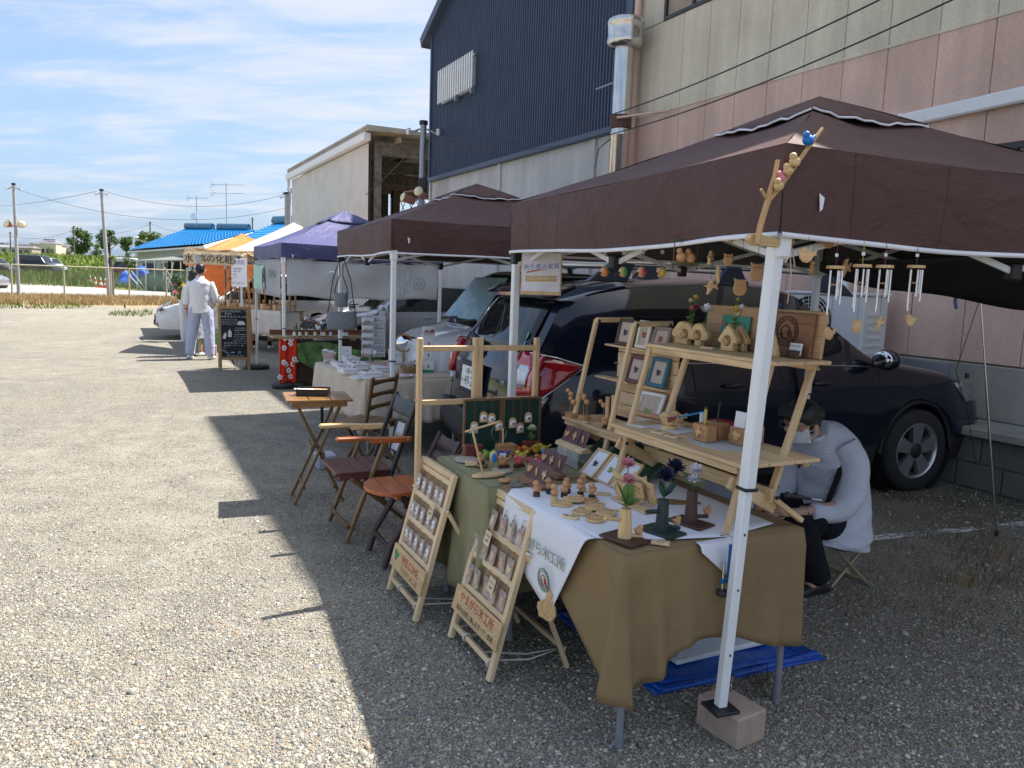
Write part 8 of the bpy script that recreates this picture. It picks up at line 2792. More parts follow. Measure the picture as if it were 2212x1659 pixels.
def man():
 p=gz(436,776)
 t=thing('person','person in a loose white shirt and pale blue trousers standing by the chalkboard','person',(p.x,p.y,0),.12)
 V={'pel':((0,0,.95),(.13,.10)),'waist':((0,0,1.08),(.13,.09)),'chest':((0,.0,1.30),(.15,.10)),'neckb':((0,-.005,1.44),.06),'neck':((0,.005,1.50),.052),'hd1':((0,.02,1.575),(.066,.075)),'hd2':((0,.02,1.645),(.076,.09)),'hd3':((0,.01,1.70),(.058,.07)),'lh':((-.10,0,.90),.085),'lk':((-.165,.03,.50),.055),'la':((-.21,.02,.10),.04),'lt':((-.21,.12,.045),.035),'rh':((.10,0,.90),.085),'rk':((.14,0,.50),.055),'ra':((.16,-.03,.10),.04),'rt':((.17,.07,.045),.035),'ls':((-.185,0,1.385),.055),'le':((-.245,-.02,1.12),.042),'lw':((-.265,.03,.90),.029),'rs':((.185,0,1.385),.055),'re':((.235,.03,1.12),.042),'rw':((.18,.20,1.0),.029)}
 E=[('pel','waist'),('waist','chest'),('chest','neckb'),('neckb','neck'),('neck','hd1'),('hd1','hd2'),('hd2','hd3'),('pel','lh'),('lh','lk'),('lk','la'),('la','lt'),('pel','rh'),('rh','rk'),('rk','ra'),('ra','rt'),('chest','ls'),('ls','le'),('le','lw'),('chest','rs'),('rs','re'),('re','rw')]
 hand_graph(V,E,'L','lw',(-.265,.05,.835),(0,.05,-1),(0,1,0),(.5,.2,0))
 hand_graph(V,E,'R','rw',(.15,.255,.985),(-.4,.9,-.1),(0,.1,1),(-.6,0,-.4))
 skin_mesh('body',V,E,t,SKIN)
 path_loft([(0,-.005,1.48),(0,-.01,1.44),(0,-.01,1.38),(0,0,1.20),(0,.0,1.02),(0,.0,.84)],[(.07,.07),(.13,.095),(.205,.125),(.205,.145),(.20,.15),(.215,.16)],t,'shirt',WSHIRT,24,3,.05)
 path_loft([(-.165,-.005,1.41),(-.225,-.015,1.27),(-.25,-.02,1.12),(-.262,.0,1.0)],[.062,.064,.06,.056],t,'sleeve',WSHIRT,14,4,.08)
 path_loft([(.165,0,1.41),(.22,.01,1.27),(.24,.03,1.12),(.21,.11,1.06)],[.062,.064,.06,.052],t,'sleeve',WSHIRT,14,5,.08)
 m=MB();m.lathe([(.068,1.45),(.072,1.50),(.066,1.515),(.060,1.50)],16,sy=1.05);m.build('collar',WSHIRT,t)
 path_loft([(-.075,0,.96),(-.10,0,.86),(-.16,.03,.55),(-.20,.02,.25),(-.21,.025,.075)],[(.11,.13),(.115,.13),(.098,.105),(.092,.095),(.082,.09)],t,'trouser_leg',BTROU,18,6,.06)
 path_loft([(.075,0,.96),(.10,0,.86),(.135,.0,.55),(.155,-.03,.25),(.16,-.03,.075)],[(.11,.13),(.115,.13),(.098,.105),(.092,.095),(.082,.09)],t,'trouser_leg',BTROU,18,7,.06)
 shoe(t,-.21,.06,.5,WSHOE);shoe(t,.16,.01,-.15,WSHOE)
 m=MB();m.ell((0,.005,1.672),(.084,.095,.082),18,12);m.ell((0,-.03,1.635),(.080,.065,.085),16,10);m.build('hair',HAIRB,t)
 for sx in(-1,1):
  m=MB();m.ell((sx*.083,.015,1.615),(.012,.022,.034),10,7);m.build('ear',SKIN,t)
  m=MB();m.ell((sx*.03,.095,1.625),.011,8,6);m.build('eye',INK,t)
 m=MB();m.ell((0,.112,1.60),(.012,.02,.022),8,6);m.build('nose',SKIN,t)
 m=MB();m.ell((0,.096,1.565),(.024,.008,.007),8,6);m.build('mouth',plain('lips',(.40,.16,.13),.5),t)
 m=MB();m.lathe([(.034,-.012),(.036,0),(.034,.012)],12,M=TR((-.265,.025,.92)));m.build('wrist_band',ROSE,t)
man()
def companion():
 p=gz(416,772)
 t=thing('person','person with dark bobbed hair and a cream top beside the one in white','person',(p.x-.05,p.y+.25,0),-.1)
 V={'pel':((0,0,.86),(.13,.10)),'waist':((0,0,1.0),(.11,.085)),'chest':((0,0,1.20),(.13,.095)),'neckb':((0,0,1.33),.05),'neck':((0,.01,1.39),.045),'hd1':((0,.02,1.46),(.062,.07)),'hd2':((0,.02,1.53),(.072,.085)),'hd3':((0,.01,1.58),(.055,.066)),'lh':((-.09,0,.82),.08),'lk':((-.10,.02,.45),.05),'la':((-.10,0,.09),.038),'lt':((-.10,.10,.04),.032),'rh':((.09,0,.82),.08),'rk':((.10,.02,.45),.05),'ra':((.10,0,.09),.038),'rt':((.10,.10,.04),.032),'ls':((-.16,0,1.28),.048),'le':((-.20,.0,1.03),.038),'lw':((-.19,.10,.84),.026),'rs':((.16,0,1.28),.048),'re':((.20,.03,1.03),.038),'rw':((.15,.16,.92),.026)}
 E=[('pel','waist'),('waist','chest'),('chest','neckb'),('neckb','neck'),('neck','hd1'),('hd1','hd2'),('hd2','hd3'),('pel','lh'),('lh','lk'),('lk','la'),('la','lt'),('pel','rh'),('rh','rk'),('rk','ra'),('ra','rt'),('chest','ls'),('ls','le'),('le','lw'),('chest','rs'),('rs','re'),('re','rw')]
 hand_graph(V,E,'L','lw',(-.185,.135,.785),(0,.3,-1),(0,1,.3),(.5,.2,0),.9)
 hand_graph(V,E,'R','rw',(.13,.22,.91),(-.3,.9,0),(0,.1,1),(-.5,0,-.4),.9)
 skin_mesh('body',V,E,t,SKIN)
 CT=fabric('cream_knit',(.66,.60,.55),.9,wr=.5,wscale=8)
 GS=fabric('grey_skirt',(.40,.42,.46),.9,wr=.6,wscale=6)
 path_loft([(0,0,1.36),(0,0,1.31),(0,0,1.24),(0,0,1.02),(0,0,.86)],[(.06,.06),(.12,.085),(.185,.12),(.175,.125),(.19,.14)],t,'top',CT,20,3,.03)
 for sx in(-1,1):
  path_loft([(sx*.145,0,1.30),(sx*.19,0,1.16),(sx*.20,.01,1.02)],[.07,.066,.062],t,'sleeve',CT,12,4,.05)
 path_loft([(0,0,.95),(0,0,.8),(0,0,.5),(0,0,.33)],[(.16,.12),(.18,.15),(.20,.18),(.21,.19)],t,'skirt',GS,22,5,.05)
 shoe(t,-.10,.04,.1,WSHOE,.24);shoe(t,.10,.04,-.1,WSHOE,.24)
 m=MB();m.ell((0,.0,1.55),(.095,.105,.095),18,12);m.ell((0,-.02,1.475),(.105,.085,.085),18,12);m.build('hair',HAIRB,t)
 m=MB();m.ell((0,.11,1.49),(.011,.018,.02),8,6);m.build('nose',SKIN,t)
 m=MB();m.ell((0,.09,1.455),(.022,.008,.006),8,6);m.build('mouth',plain('lips',(.40,.16,.13),.5),t)
 for sx in(-1,1):
  m=MB();m.ell((sx*.028,.09,1.515),.010,8,6);m.build('eye',INK,t)
 m=MB();m.tube([(-.10,-.13,1.30),(-.02,-.145,1.1),(.1,-.15,.86)],.008,6,flat=.4);m.build('bag_strap',plain('tan_strap',(.45,.32,.2),.7),t)
companion()
def shopper_black():
 p=gz(566,753)
 t=thing('person','person in black shirt and shorts standing behind the printed banner','person',(p.x,p.y,0),.2)
 V={'pel':((0,0,.92),(.13,.10)),'waist':((0,0,1.05),(.13,.09)),'chest':((0,0,1.27),(.15,.10)),'neckb':((0,0,1.41),.06),'neck':((0,.02,1.47),.052),'hd1':((0,.04,1.54),(.066,.075)),'hd2':((0,.04,1.61),(.076,.09)),'hd3':((0,.03,1.665),(.058,.07)),'lh':((-.10,0,.87),.085),'lk':((-.15,.02,.48),.056),'lc':((-.155,-.015,.32),.055),'la':((-.16,0,.10),.036),'lt':((-.16,.10,.045),.035),'rh':((.10,0,.87),.085),'rk':((.15,.02,.48),.056),'rc':((.155,-.015,.32),.055),'ra':((.16,0,.10),.036),'rt':((.17,.10,.045),.035),'ls':((-.185,0,1.355),.055),'le':((-.25,.03,1.10),.042),'lw':((-.17,.2,1.0),.029),'rs':((.185,0,1.355),.055),'re':((.25,.03,1.10),.042),'rw':((.17,.22,1.02),.029)}
 E=[('pel','waist'),('waist','chest'),('chest','neckb'),('neckb','neck'),('neck','hd1'),('hd1','hd2'),('hd2','hd3'),('pel','lh'),('lh','lk'),('lk','lc'),('lc','la'),('la','lt'),('pel','rh'),('rh','rk'),('rk','rc'),('rc','ra'),('ra','rt'),('chest','ls'),('ls','le'),('le','lw'),('chest','rs'),('rs','re'),('re','rw')]
 hand_graph(V,E,'L','lw',(-.12,.26,.99),(.4,.9,0),(0,0,1),(.4,0,-.5))
 hand_graph(V,E,'R','rw',(.12,.28,1.01),(-.4,.9,0),(0,0,1),(-.4,0,-.5))
 skin_mesh('body',V,E,t,SKIN)
 path_loft([(0,0,1.44),(0,0,1.40),(0,0,1.34),(0,0,1.1),(0,0,.82)],[(.07,.07),(.13,.09),(.205,.125),(.21,.15),(.23,.17)],t,'shirt',BLKC,20,3,.04)
 for sx in(-1,1):
  path_loft([(sx*.165,0,1.38),(sx*.225,.01,1.24),(sx*.25,.03,1.10)],[.085,.085,.082],t,'sleeve',BLKC,12,4,.05)
  path_loft([(sx*.08,0,.92),(sx*.11,0,.80),(sx*.15,.015,.48)],[(.12,.14),(.13,.145),(.125,.14)],t,'shorts_leg',BLKC,16,5,.04)
  m=MB();m.tube([(sx*.16,.0,.07),(sx*.158,-.005,.17)],[.044,.045],12);m.build('sock',BLKC,t)
  shoe(t,sx*.16,.04,-sx*.15,WSHOE)
 m=MB();m.ell((0,.025,1.635),(.084,.095,.082),16,10);m.ell((0,-.01,1.60),(.08,.065,.085),14,9);m.build('hair',HAIRB,t)
 m=MB();m.ell((0,.132,1.57),(.012,.02,.022),8,6);m.build('nose',SKIN,t)
 m=MB();m.ell((0,.116,1.53),(.024,.008,.007),8,6);m.build('mouth',plain('lips',(.40,.16,.13),.5),t)
 for sx in(-1,1):
  m=MB();m.ell((sx*.083,.035,1.58),(.012,.022,.034),10,7);m.build('ear',SKIN,t)
shopper_black()
def stripe_mat():
 m,nt,b=newmat('striped_shirt')
 v=coords(nt,'Object',(1,1,1))
 w=nt.nodes.new('ShaderNodeTexWave')
 w.wave_type='BANDS';w.bands_direction='DIAGONAL'
 w.inputs['Scale'].default_value=34
 w.inputs['Distortion'].default_value=1.2
 w.inputs['Detail'].default_value=1
 nt.links.new(v,w.inputs['Vector'])
 nt.links.new(ramp(nt,w.outputs['Fac'],[(.35,(.54,.56,.655)),(.65,(.61,.63,.70))]),b.inputs['Base Color'])
 b.inputs['Roughness'].default_value=.9
 n=tex_noise(nt,v,8,5,.6,1)
 bump(nt,b,n.outputs['Fac'],.7,.02)
 return m
def seller():
 t=thing('person','person in a pale blue striped shirt and mask sitting behind the craft table','person',tf(0,0),TRZ)
 B=.88
 V={'pel':((2.02,B,.36),(.14,.13)),'waist':((2.03,B,.52),(.12,.12)),'chest':((1.95,B,.70),(.13,.15)),'neckb':((1.86,B,.82),.06),'neck':((1.80,B,.865),.05),'hd1':((1.735,B,.885),(.062,.068)),'hd2':((1.70,B,.945),(.085,.076)),'hd3':((1.70,B,1.0),(.066,.06)),'nh':((1.98,B-.08,.34),.07),'nk':((1.68,B-.13,.42),.062),'na':((1.83,B-.12,.09),.042),'nt':((1.74,B-.13,.04),.035),'fh':((1.98,B+.08,.34),.07),'fk':((1.67,B+.12,.42),.062),'fa':((1.80,B+.12,.09),.042),'ft':((1.71,B+.13,.04),.035),'ns':((1.93,B-.15,.77),.045),'ne':((1.895,B-.215,.52),.032),'nw':((1.62,B-.13,.475),.026),'fs':((1.92,B+.15,.77),.045),'fe':((1.875,B+.215,.52),.032),'fw':((1.60,B+.09,.475),.026)}
 E=[('pel','waist'),('waist','chest'),('chest','neckb'),('neckb','neck'),('neck','hd1'),('hd1','hd2'),('hd2','hd3'),('pel','nh'),('nh','nk'),('nk','na'),('na','nt'),('pel','fh'),('fh','fk'),('fk','fa'),('fa','ft'),('chest','ns'),('ns','ne'),('ne','nw'),('chest','fs'),('fs','fe'),('fe','fw')]
 hand_graph(V,E,'N','nw',(1.555,B-.095,.475),(-1,.35,0),(0,-.2,1),(.2,1,-.3),.95)
 hand_graph(V,E,'F','fw',(1.535,B+.06,.475),(-1,-.35,0),(0,.2,1),(.2,-1,-.3),.95)
 SK2=plain('skin_shade',(.50,.29,.21),.55,var=.08,vs=14)
 skin_mesh('body',V,E,t,SK2)
 SH=stripe_mat()
 path_loft([(1.835,B,.865),(1.88,B,.83),(1.95,B,.76),(2.01,B,.60),(2.02,B,.44),(2.01,B,.30),(2.0,B,.235)],[(.07,.075),(.12,.125),(.155,.205),(.16,.205),(.18,.22),(.21,.24),(.20,.23)],t,'shirt',SH,28,3,.05)
 path_loft([(1.925,B-.12,.815),(1.945,B-.185,.72),(1.915,B-.205,.56),(1.83,B-.19,.475),(1.69,B-.145,.475)],[.075,.078,.072,.062,.046],t,'sleeve',SH,16,4,.05)
 path_loft([(1.915,B+.12,.815),(1.935,B+.185,.72),(1.90,B+.205,.56),(1.80,B+.17,.475),(1.68,B+.115,.475)],[.075,.078,.072,.062,.046],t,'sleeve',SH,16,5,.05)
 m=MB();m.grid(lambda u,w:(1.83+.05*w+.062*cos(2*pi*u)*(1+.2*w),B+.068*sin(2*pi*u)*(1+.25*w),.865-.045*w+.03*cos(2*pi*u)),20,3,True);solidify(m.build('collar',SH,t),.004)
 PT=fabric('navy_trousers',(.012,.013,.018),.9,wr=.6,wscale=7)
 for(s,yo)in(('n',-.12),('f',.12)):
  path_loft([(2.0,B+yo*.55,.36),(1.87,B+yo*.9,.39),(1.70,B+yo*1.05,.42),(1.675,B+yo*1.05,.36),(1.745,B+yo*1.02,.22),(1.825,B+yo,.08)],[.07,.10,.096,.09,.08,.072],t,'trouser_leg',PT,16,6,.04)
 for yo in(-.125,.125):
  m=MB()
  loft(m,[((1.875-d,B+yo,hh*.5),.04 if i<5 else .03,hh*.5,Matrix.Rotation(pi/2,3,'Y')@Matrix.Rotation(pi/2,3,'Z'))for i,(d,hh)in enumerate(((0,.05),(.03,.085),(.08,.085),(.15,.06),(.20,.05),(.235,.03)))],12)
  m.build('shoe',BLACKP,t)
 m=MB()
 m.ell((1.73,B,.972),(.095,.090,.082),20,14,R=Euler((0,-.35,0)).to_matrix())
 m.ell((1.765,B,.93),(.065,.088,.075),16,10)
 h=m.build('hair',HAIRG,t)
 m=MB();m.ell((1.828,B-.01,.965),(.043,.045,.045),14,10);m.build('hair_bun',HAIRG,h)
 for k in range(16):
  a=k/15
  y=lerp(-.07,.07,a)
  m=MB();m.tube([(1.70+.02*abs(y)/.07,B+y,1.042-abs(y)*.3),(1.655,B+y*1.1,1.005-abs(y)*.25),(1.632+.1*abs(y),B+y*1.12,.962-.1*abs(y))],[.012,.011,.004],6);m.build('hair_strand',HAIRG,h)
 for s in(-1,1):
  m=MB();m.ell((1.757,B+s*.081,.90),(.020,.010,.030),10,7);m.build('ear',SK2,t)
 m=MB();m.ell((1.645,B,.895),(.028,.018,.020),10,7);m.build('nose',SK2,t)
 MSK=fabric('face_mask',(.66,.66,.70),.8,wr=.2)
 m=MB();m.grid(lambda u,w:(1.655+.06*(abs(2*u-1))**1.8+.03*w,B+lerp(-.068,.068,u),lerp(.90,.825,w)-.012*sin(pi*u)*w),14,6,True);solidify(m.build('mask',MSK,t),.004)
 for s in(-1,1):
  m=MB();m.tube([(1.712,B+s*.069,.885),(1.752,B+s*.083,.905),(1.757,B+s*.086,.925)],.0025,5);m.build('mask_loop',MSK,t)
  m=MB();m.tube([(1.712,B+s*.069,.845),(1.748,B+s*.083,.865),(1.762,B+s*.086,.88)],.0025,5);m.build('mask_loop',MSK,t)
  m=MB();m.tube([(1.632+.0,B+s*.034+.024*cos(q),.915+.018*sin(q))for q in[2*pi*k/16 for k in range(17)]],.0018,5,caps=False);g=m.build('glasses_rim',plain('glasses_metal',(.30,.22,.16),.3,.8),t)
  m=MB();m.tube([(1.632,B+s*.058,.918),(1.70,B+s*.082,.925),(1.752,B+s*.087,.93)],.0018,5);m.build('glasses_temple',plain('glasses_metal',(.30,.22,.16),.3,.8),t)
  m=MB();m.ell((1.648,B+s*.032,.918),(.008,.012,.006),8,5);m.build('eye',INK,t)
 m=MB();m.tube([(1.632,B-.010,.918),(1.628,B,.922),(1.632,B+.010,.918)],.0018,5);m.build('glasses_bridge',plain('glasses_metal',(.30,.22,.16),.3,.8),t)
 m=MB();m.tube([(2.04,B-.06,.80),(1.97,B-.14,.845),(1.90,B-.17,.80),(1.86,B-.16,.66),(1.83,B-.13,.50)],.016,6,flat=.35);m.build('bag_strap',BLKC,t)
 m=MB();m.lathe([(.034,-.010),(.036,0),(.034,.010)],14,M=TR((1.655,B-.135,.475),.3,0,pi/2));m.build('watch',STEEL,t)
 s=thing('folding_stool','low folding stool with tan crossed legs under the seated person','stool',tf(2.06,B,0),TRZ)
 for y in(-.13,.13):
  for sg in(-1,1):
   m=MB();m.tube([(-.13*sg,y+.012*sg,.012),(.13*sg,y+.012*sg,.235)],.009,8);m.build('leg',plain('khaki_tube',(.38,.32,.20),.45,.3),s)
 m=MB();m.grid(lambda u,w:(lerp(-.14,.14,u),lerp(-.15,.15,w),.238-.02*sin(pi*u)),8,2,True);solidify(m.build('seat',plain('stool_canvas',(.12,.11,.09),.9),s),.006)
 for x in(-.13,.13):
  m=MB();m.tube([(x,-.15,.016),(x,.15,.016)],.009,8);m.build('foot_bar',plain('khaki_tube',(.38,.32,.20),.45,.3),s)
 m=MB();m.ell((0,0,0),(.022,.016,.014),10,7);m.build('craft_piece',BEECH,None,tf(1.49,B,.475),label='small wooden piece held in the hands of the seated person',cat='craft piece')
seller()
# ====== the accessory stall under the second brown tent
N2=Vector((-1.28,6.66,0));RZ2=atan2(.52,.854)
M2=TR(N2,RZ2)
ZM=lambda x,y:((1150+x/3.687)*.54861,(1200+y/3.687)*.54861)
BEIGEC=fabric('beige_linen',(0.56,0.48,0.39),.9,wr=.5,wscale=3,var=.06)
WBOX=plain('white_board',(.74,.74,.76),.6,var=.03)
GLIT=[plain('bead%d'%i,c,.3)for i,c in enumerate(((.55,.12,.16),(.70,.42,.44),(.62,.60,.62),(.20,.05,.08),(.48,.38,.28),(.72,.68,.66)))]
def p2(x,y,z=.725):
 return gz(*ZM(x,y),z)
def table2():
 t=thing('folding_table','folding table under the beige linen cloth','table',N2,RZ2)
 A,B=.95,1.45
 m=MB();m.box((A/2,B/2,.70),(A,B,.03),ch=.004);m.build('table_top',plain('table_top',(.55,.54,.5),.6),t)
 for(x,y)in((.05,.05),(A-.05,.05),(.05,B-.05),(A-.05,B-.05)):
  m=MB();m.tube([(x,y,0),(x,y,.69)],.016,10);m.build('leg',GALV if y<.1 else BLACKP,t)
 c=thing('beige_tablecloth','beige linen tablecloth on the accessory table','tablecloth',N2,RZ2)
 m=MB()
 m.grid(lambda u,w:(lerp(-.005,A+.005,u),lerp(-.005,B+.005,w),.722+.001*sin(u*15)*sin(w*19)),14,14,True)
 path=[]
 def line(p,q,n,k):
  for i in range(k):path.append((Vector(p).lerp(Vector(q),i/(k-1)),Vector(n),i/(k-1)))
 def cor(c_,a0):
  for i in range(1,6):
   a=a0+pi/2*i/6;path.append((Vector(c_),Vector((cos(a),sin(a),0)),1))
 line((0,B,0),(0,0,0),(-1,0,0),50);cor((0,0,0),pi)
 line((0,0,0),(A,0,0),(0,-1,0),44);cor((A,0,0),-pi/2)
 line((A,0,0),(A,B,0),(1,0,0),20);cor((A,B,0),0)
 line((A,B,0),(0,B,0),(0,1,0),20);cor((0,B,0),pi/2)
 n=len(path)
 def fn(u,w):
  i=int(round(u*n))%n
  p,nn,t_=path[i]
  hem=.33+.02*sin(i*.21)-.08*math.exp(-((i-52)/5)**2)
  d=.010*min(1,w*8)+w*(.022+.016*sin(i*.55)+.010*sin(i*1.3+1)+.03*math.exp(-((i-52)/4)**2))
  return tuple(p+nn*d+Vector((0,0,lerp(.722,hem,w))))
 m.grid(fn,n,10,True)
 solidify(m.build('cloth',BEIGEC,c),.003)
table2()
def beads(m,n,x0,x1,y0,y1,z,r,rng):
 for _ in range(n):
  m.ell((rng.uniform(x0,x1),rng.uniform(y0,y1),z+rng.uniform(0,r)),(r*rng.uniform(.6,1.3),r*rng.uniform(.6,1.3),r*.7),5,3)
def tray(label,x,y,w,d,h,seed,yaw=0.0):
 p=p2(x,y)
 t=thing('accessory_tray',label,'tray',(p.x,p.y,.725),RZ2+yaw)
 rng=random.Random(seed)
 m=MB();m.box((0,0,h/2),(w,d,h),ch=.003);m.build('riser',WBOX,t)
 m=MB();m.box((0,0,h+.004),(w+.02,d+.02,.008),ch=.002);m.build('shelf_board',WBOX,t)
 for k in range(6):
  a=(-w/2+w*((k%3)+.5)/3,-d/2+d*((k//3)+.5)/2)
  m=MB();m.box((a[0],a[1],h+.010),(w/3-.008,d/2-.008,.002),R=Euler((.12,0,rng.uniform(-.2,.2))).to_matrix());c=m.build('card',PAPER,t)
  m=MB();beads(m,5,a[0]-.015,a[0]+.015,a[1]-.02,a[1]+.02,h+.016,.007,rng);m.build('bead_cluster',GLIT[(k+seed)%6],c,kind='stuff')
tray('low white tray of hair clips at the front of the accessory table',800,985,.13,.20,.035,1)
tray('white tray of red and white hair clips behind the front one',700,900,.12,.20,.03,2)
tray('white riser with dark beaded accessories',950,930,.14,.22,.05,3)
tray('white riser of pink accessories under the name frame',850,830,.14,.18,.045,4)
tray('pale grey riser with small rings',1340,960,.22,.12,.035,5)
tray('white box tray next to the plastic packets',1150,1040,.16,.12,.035,6)
def name_frame(label,x,y,w,h,txt,cat_face,yaw=0.0,size=.04):
 p=p2(x,y)
 t=thing('picture_frame',label,'picture frame',(p.x,p.y,.725),RZ2+yaw,rot=(-.18,0,RZ2+yaw))
 fm=plain('white_frame',(.72,.70,.66),.5)
 for(xx,zz,dx,dz)in((0,.008,w,.016),(0,h-.008,w,.016),(-w/2+.008,h/2,.016,h-.032),(w/2-.008,h/2,.016,h-.032)):
  m=MB();m.box((xx,0,zz),(dx,.016,dz),ch=.003);m.build('frame_side',fm,t)
 m=MB();m.box((0,.003,h/2),(w-.02,.004,h-.02));pg=m.build('sheet',PAPER,t)
 gi=plain('grey_ink',(.22,.22,.25),.7)
 lettering(txt,size,gi,pg,Matrix.Translation((0,-.0,h*(.68 if cat_face else .55)))@Matrix.Rotation(pi/2,4,'X'),.0004)
 if cat_face:
  c=Vector((0,-.0005,h*.32));r=.024
  m=MB();m.tube([c+Vector((x_*r,0,z_*r))for(x_,z_)in((-.8,1.4),(-.3,.75),(.3,.75),(.8,1.4),(.95,.2),(.6,-.6),(0,-.8),(-.6,-.6),(-.95,.2),(-.8,1.4))],.0012,4);m.build('drawn_cat',gi,pg)
  for sx in(-1,1):
   m=MB();m.ell(c+Vector((sx*r*.4,0,0)),.002,6,4);m.build('drawn_eye',gi,pg)
 return t
name_frame('white frame lettered Tokky with a drawn cat face',790,800,.105,.145,'Tokky',True,-.35,.026)
name_frame('larger white frame with hand lettered stall name',1510,850,.16,.15,'たっきーや',False,-.2,.032)
def wire_basket():
 p=p2(535,800)
 t=thing('lace_basket','white wire basket lined with pink lace','basket',(p.x,p.y,.725),RZ2-.3)
 m=MB();m.lathe([(.062,0),(.085,.075)],4,M=Matrix.Rotation(pi/4,4,'Z')@Matrix.Diagonal((1.15,.85,1,1)),smooth=False,caps=False);solidify(m.build('lace_lining',plain('pink_lace',(.58,.44,.42),.9,var=.35,vs=120),t),.003)
 m=MB()
 for(r,z)in((.064,.002),(.087,.078)):
  m.tube([(1.15*r*cos(pi/4+k*pi/2),.85*r*sin(pi/4+k*pi/2),z)for k in range(5)],.0022,5)
 for k in range(16):
  a=pi/4+k*pi/8
  s=1/max(abs(cos(a)),abs(sin(a)))*.707
  m.tube([(1.15*.064*s*cos(a),.85*.064*s*sin(a),0),(1.15*.087*s*cos(a),.85*.087*s*sin(a),.078)],.0016,4)
 m.build('wire',plain('cream_wire',(.70,.70,.58),.5),t,kind='stuff')
 rng=random.Random(2)
 for k in range(5):
  m=MB();m.box((rng.uniform(-.04,.04),rng.uniform(-.03,.03),.075+.008*k),(.07,.05,.008),R=Euler((rng.uniform(-.4,.4),rng.uniform(-.3,.3),rng.uniform(0,3))).to_matrix());m.build('packet',BAG if k%2 else PAPER,t)
 p=p2(545,845)
 k=thing('plush_pair','two small cream plush shapes in front of the lace basket','plush',(p.x,p.y,.725),RZ2)
 for(x,y)in((-.03,0),(.035,-.005)):
  m=MB();m.ell((x,y,.02),(.036,.024,.020),12,8);m.build('plush',plain('plush_cream',(.58,.52,.47),.95),k)
wire_basket()
def earring_rack():
 p=p2(1180,760)
 t=thing('earring_rack','tall white tiered rack of earrings and hair pins','display rack',(p.x,p.y,.725),RZ2-.35)
 H=.46
 m=MB();m.box((.0,.05,H/2),(.24,.02,H),ch=.003);m.build('back_panel',WBOX,t)
 for x in(-.125,.005,.125):
  m=MB();m.box((x,.02,H/2),(.008,.09,H),ch=.002);m.build('divider',WBOX,t)
 rng=random.Random(6)
 for k in range(5):
  z=.06+k*.085
  m=MB();m.box((.065,-.02,z),(.115,.075,.006),R=Euler((.25,0,0)).to_matrix());s=m.build('tier',WBOX,t)
  m=MB();beads(m,12,.02,.115,-.045,.005,z+.008,.006,rng);m.build('pin_row',GLIT[k%6],s,kind='stuff')
  m=MB();m.box((-.06,-.02,z+.015),(.12,.05,.05),ch=.003);c=m.build('card_row',WBOX,t)
  m=MB()
  for j in range(6):
   m.box((-.11+j*.02,-.052,z+.012),(.016,.003,.034),R=Euler((0,0,rng.uniform(-.3,.3))).to_matrix())
  m.build('earring_cards',PAPER,c,kind='stuff')
  m=MB();beads(m,12,-.115,-.005,-.062,-.054,z-.004,.007,rng);m.build('earrings',GLIT[(k*2+1)%6],c,kind='stuff')
 m=MB();m.box((.09,.0,H+.03),(.07,.004,.07),R=Euler((.5,0,.4)).to_matrix());m.build('top_card',PAPER,t)
 m=MB();m.box((-.05,.02,H+.02),(.06,.03,.03));m.build('top_box',WBOX,t)
 q=p2(1130,830)
 b=thing('bracelet_stand','grey bracelet roll stand with dangling beads','display stand',(q.x,q.y,.725),RZ2-.4)
 GV=fabric('grey_velvet',(.36,.36,.38),.9,wr=.1)
 m=MB();m.lathe([(.04,0),(.04,.008),(.012,.01),(.012,.085)],16);m.build('post',GV,b)
 m=MB();m.tube([(-.09,0,.10),(.07,0,.10)],.025,16);m.build('roll',WBOX,b)
 m=MB();m.tube([(.068,0,.10),(.074,0,.10)],.026,16);m.build('roll_end',GV,b)
 rng=random.Random(9)
 for k in range(4):
  m=MB();x=-.07+.03*k
  m.tube([(x,.028*cos(a),.09+.045*sin(a))for a in[2*pi*j/14 for j in range(15)]],.004,5);m.build('bracelet',GLIT[k],b)
earring_rack()
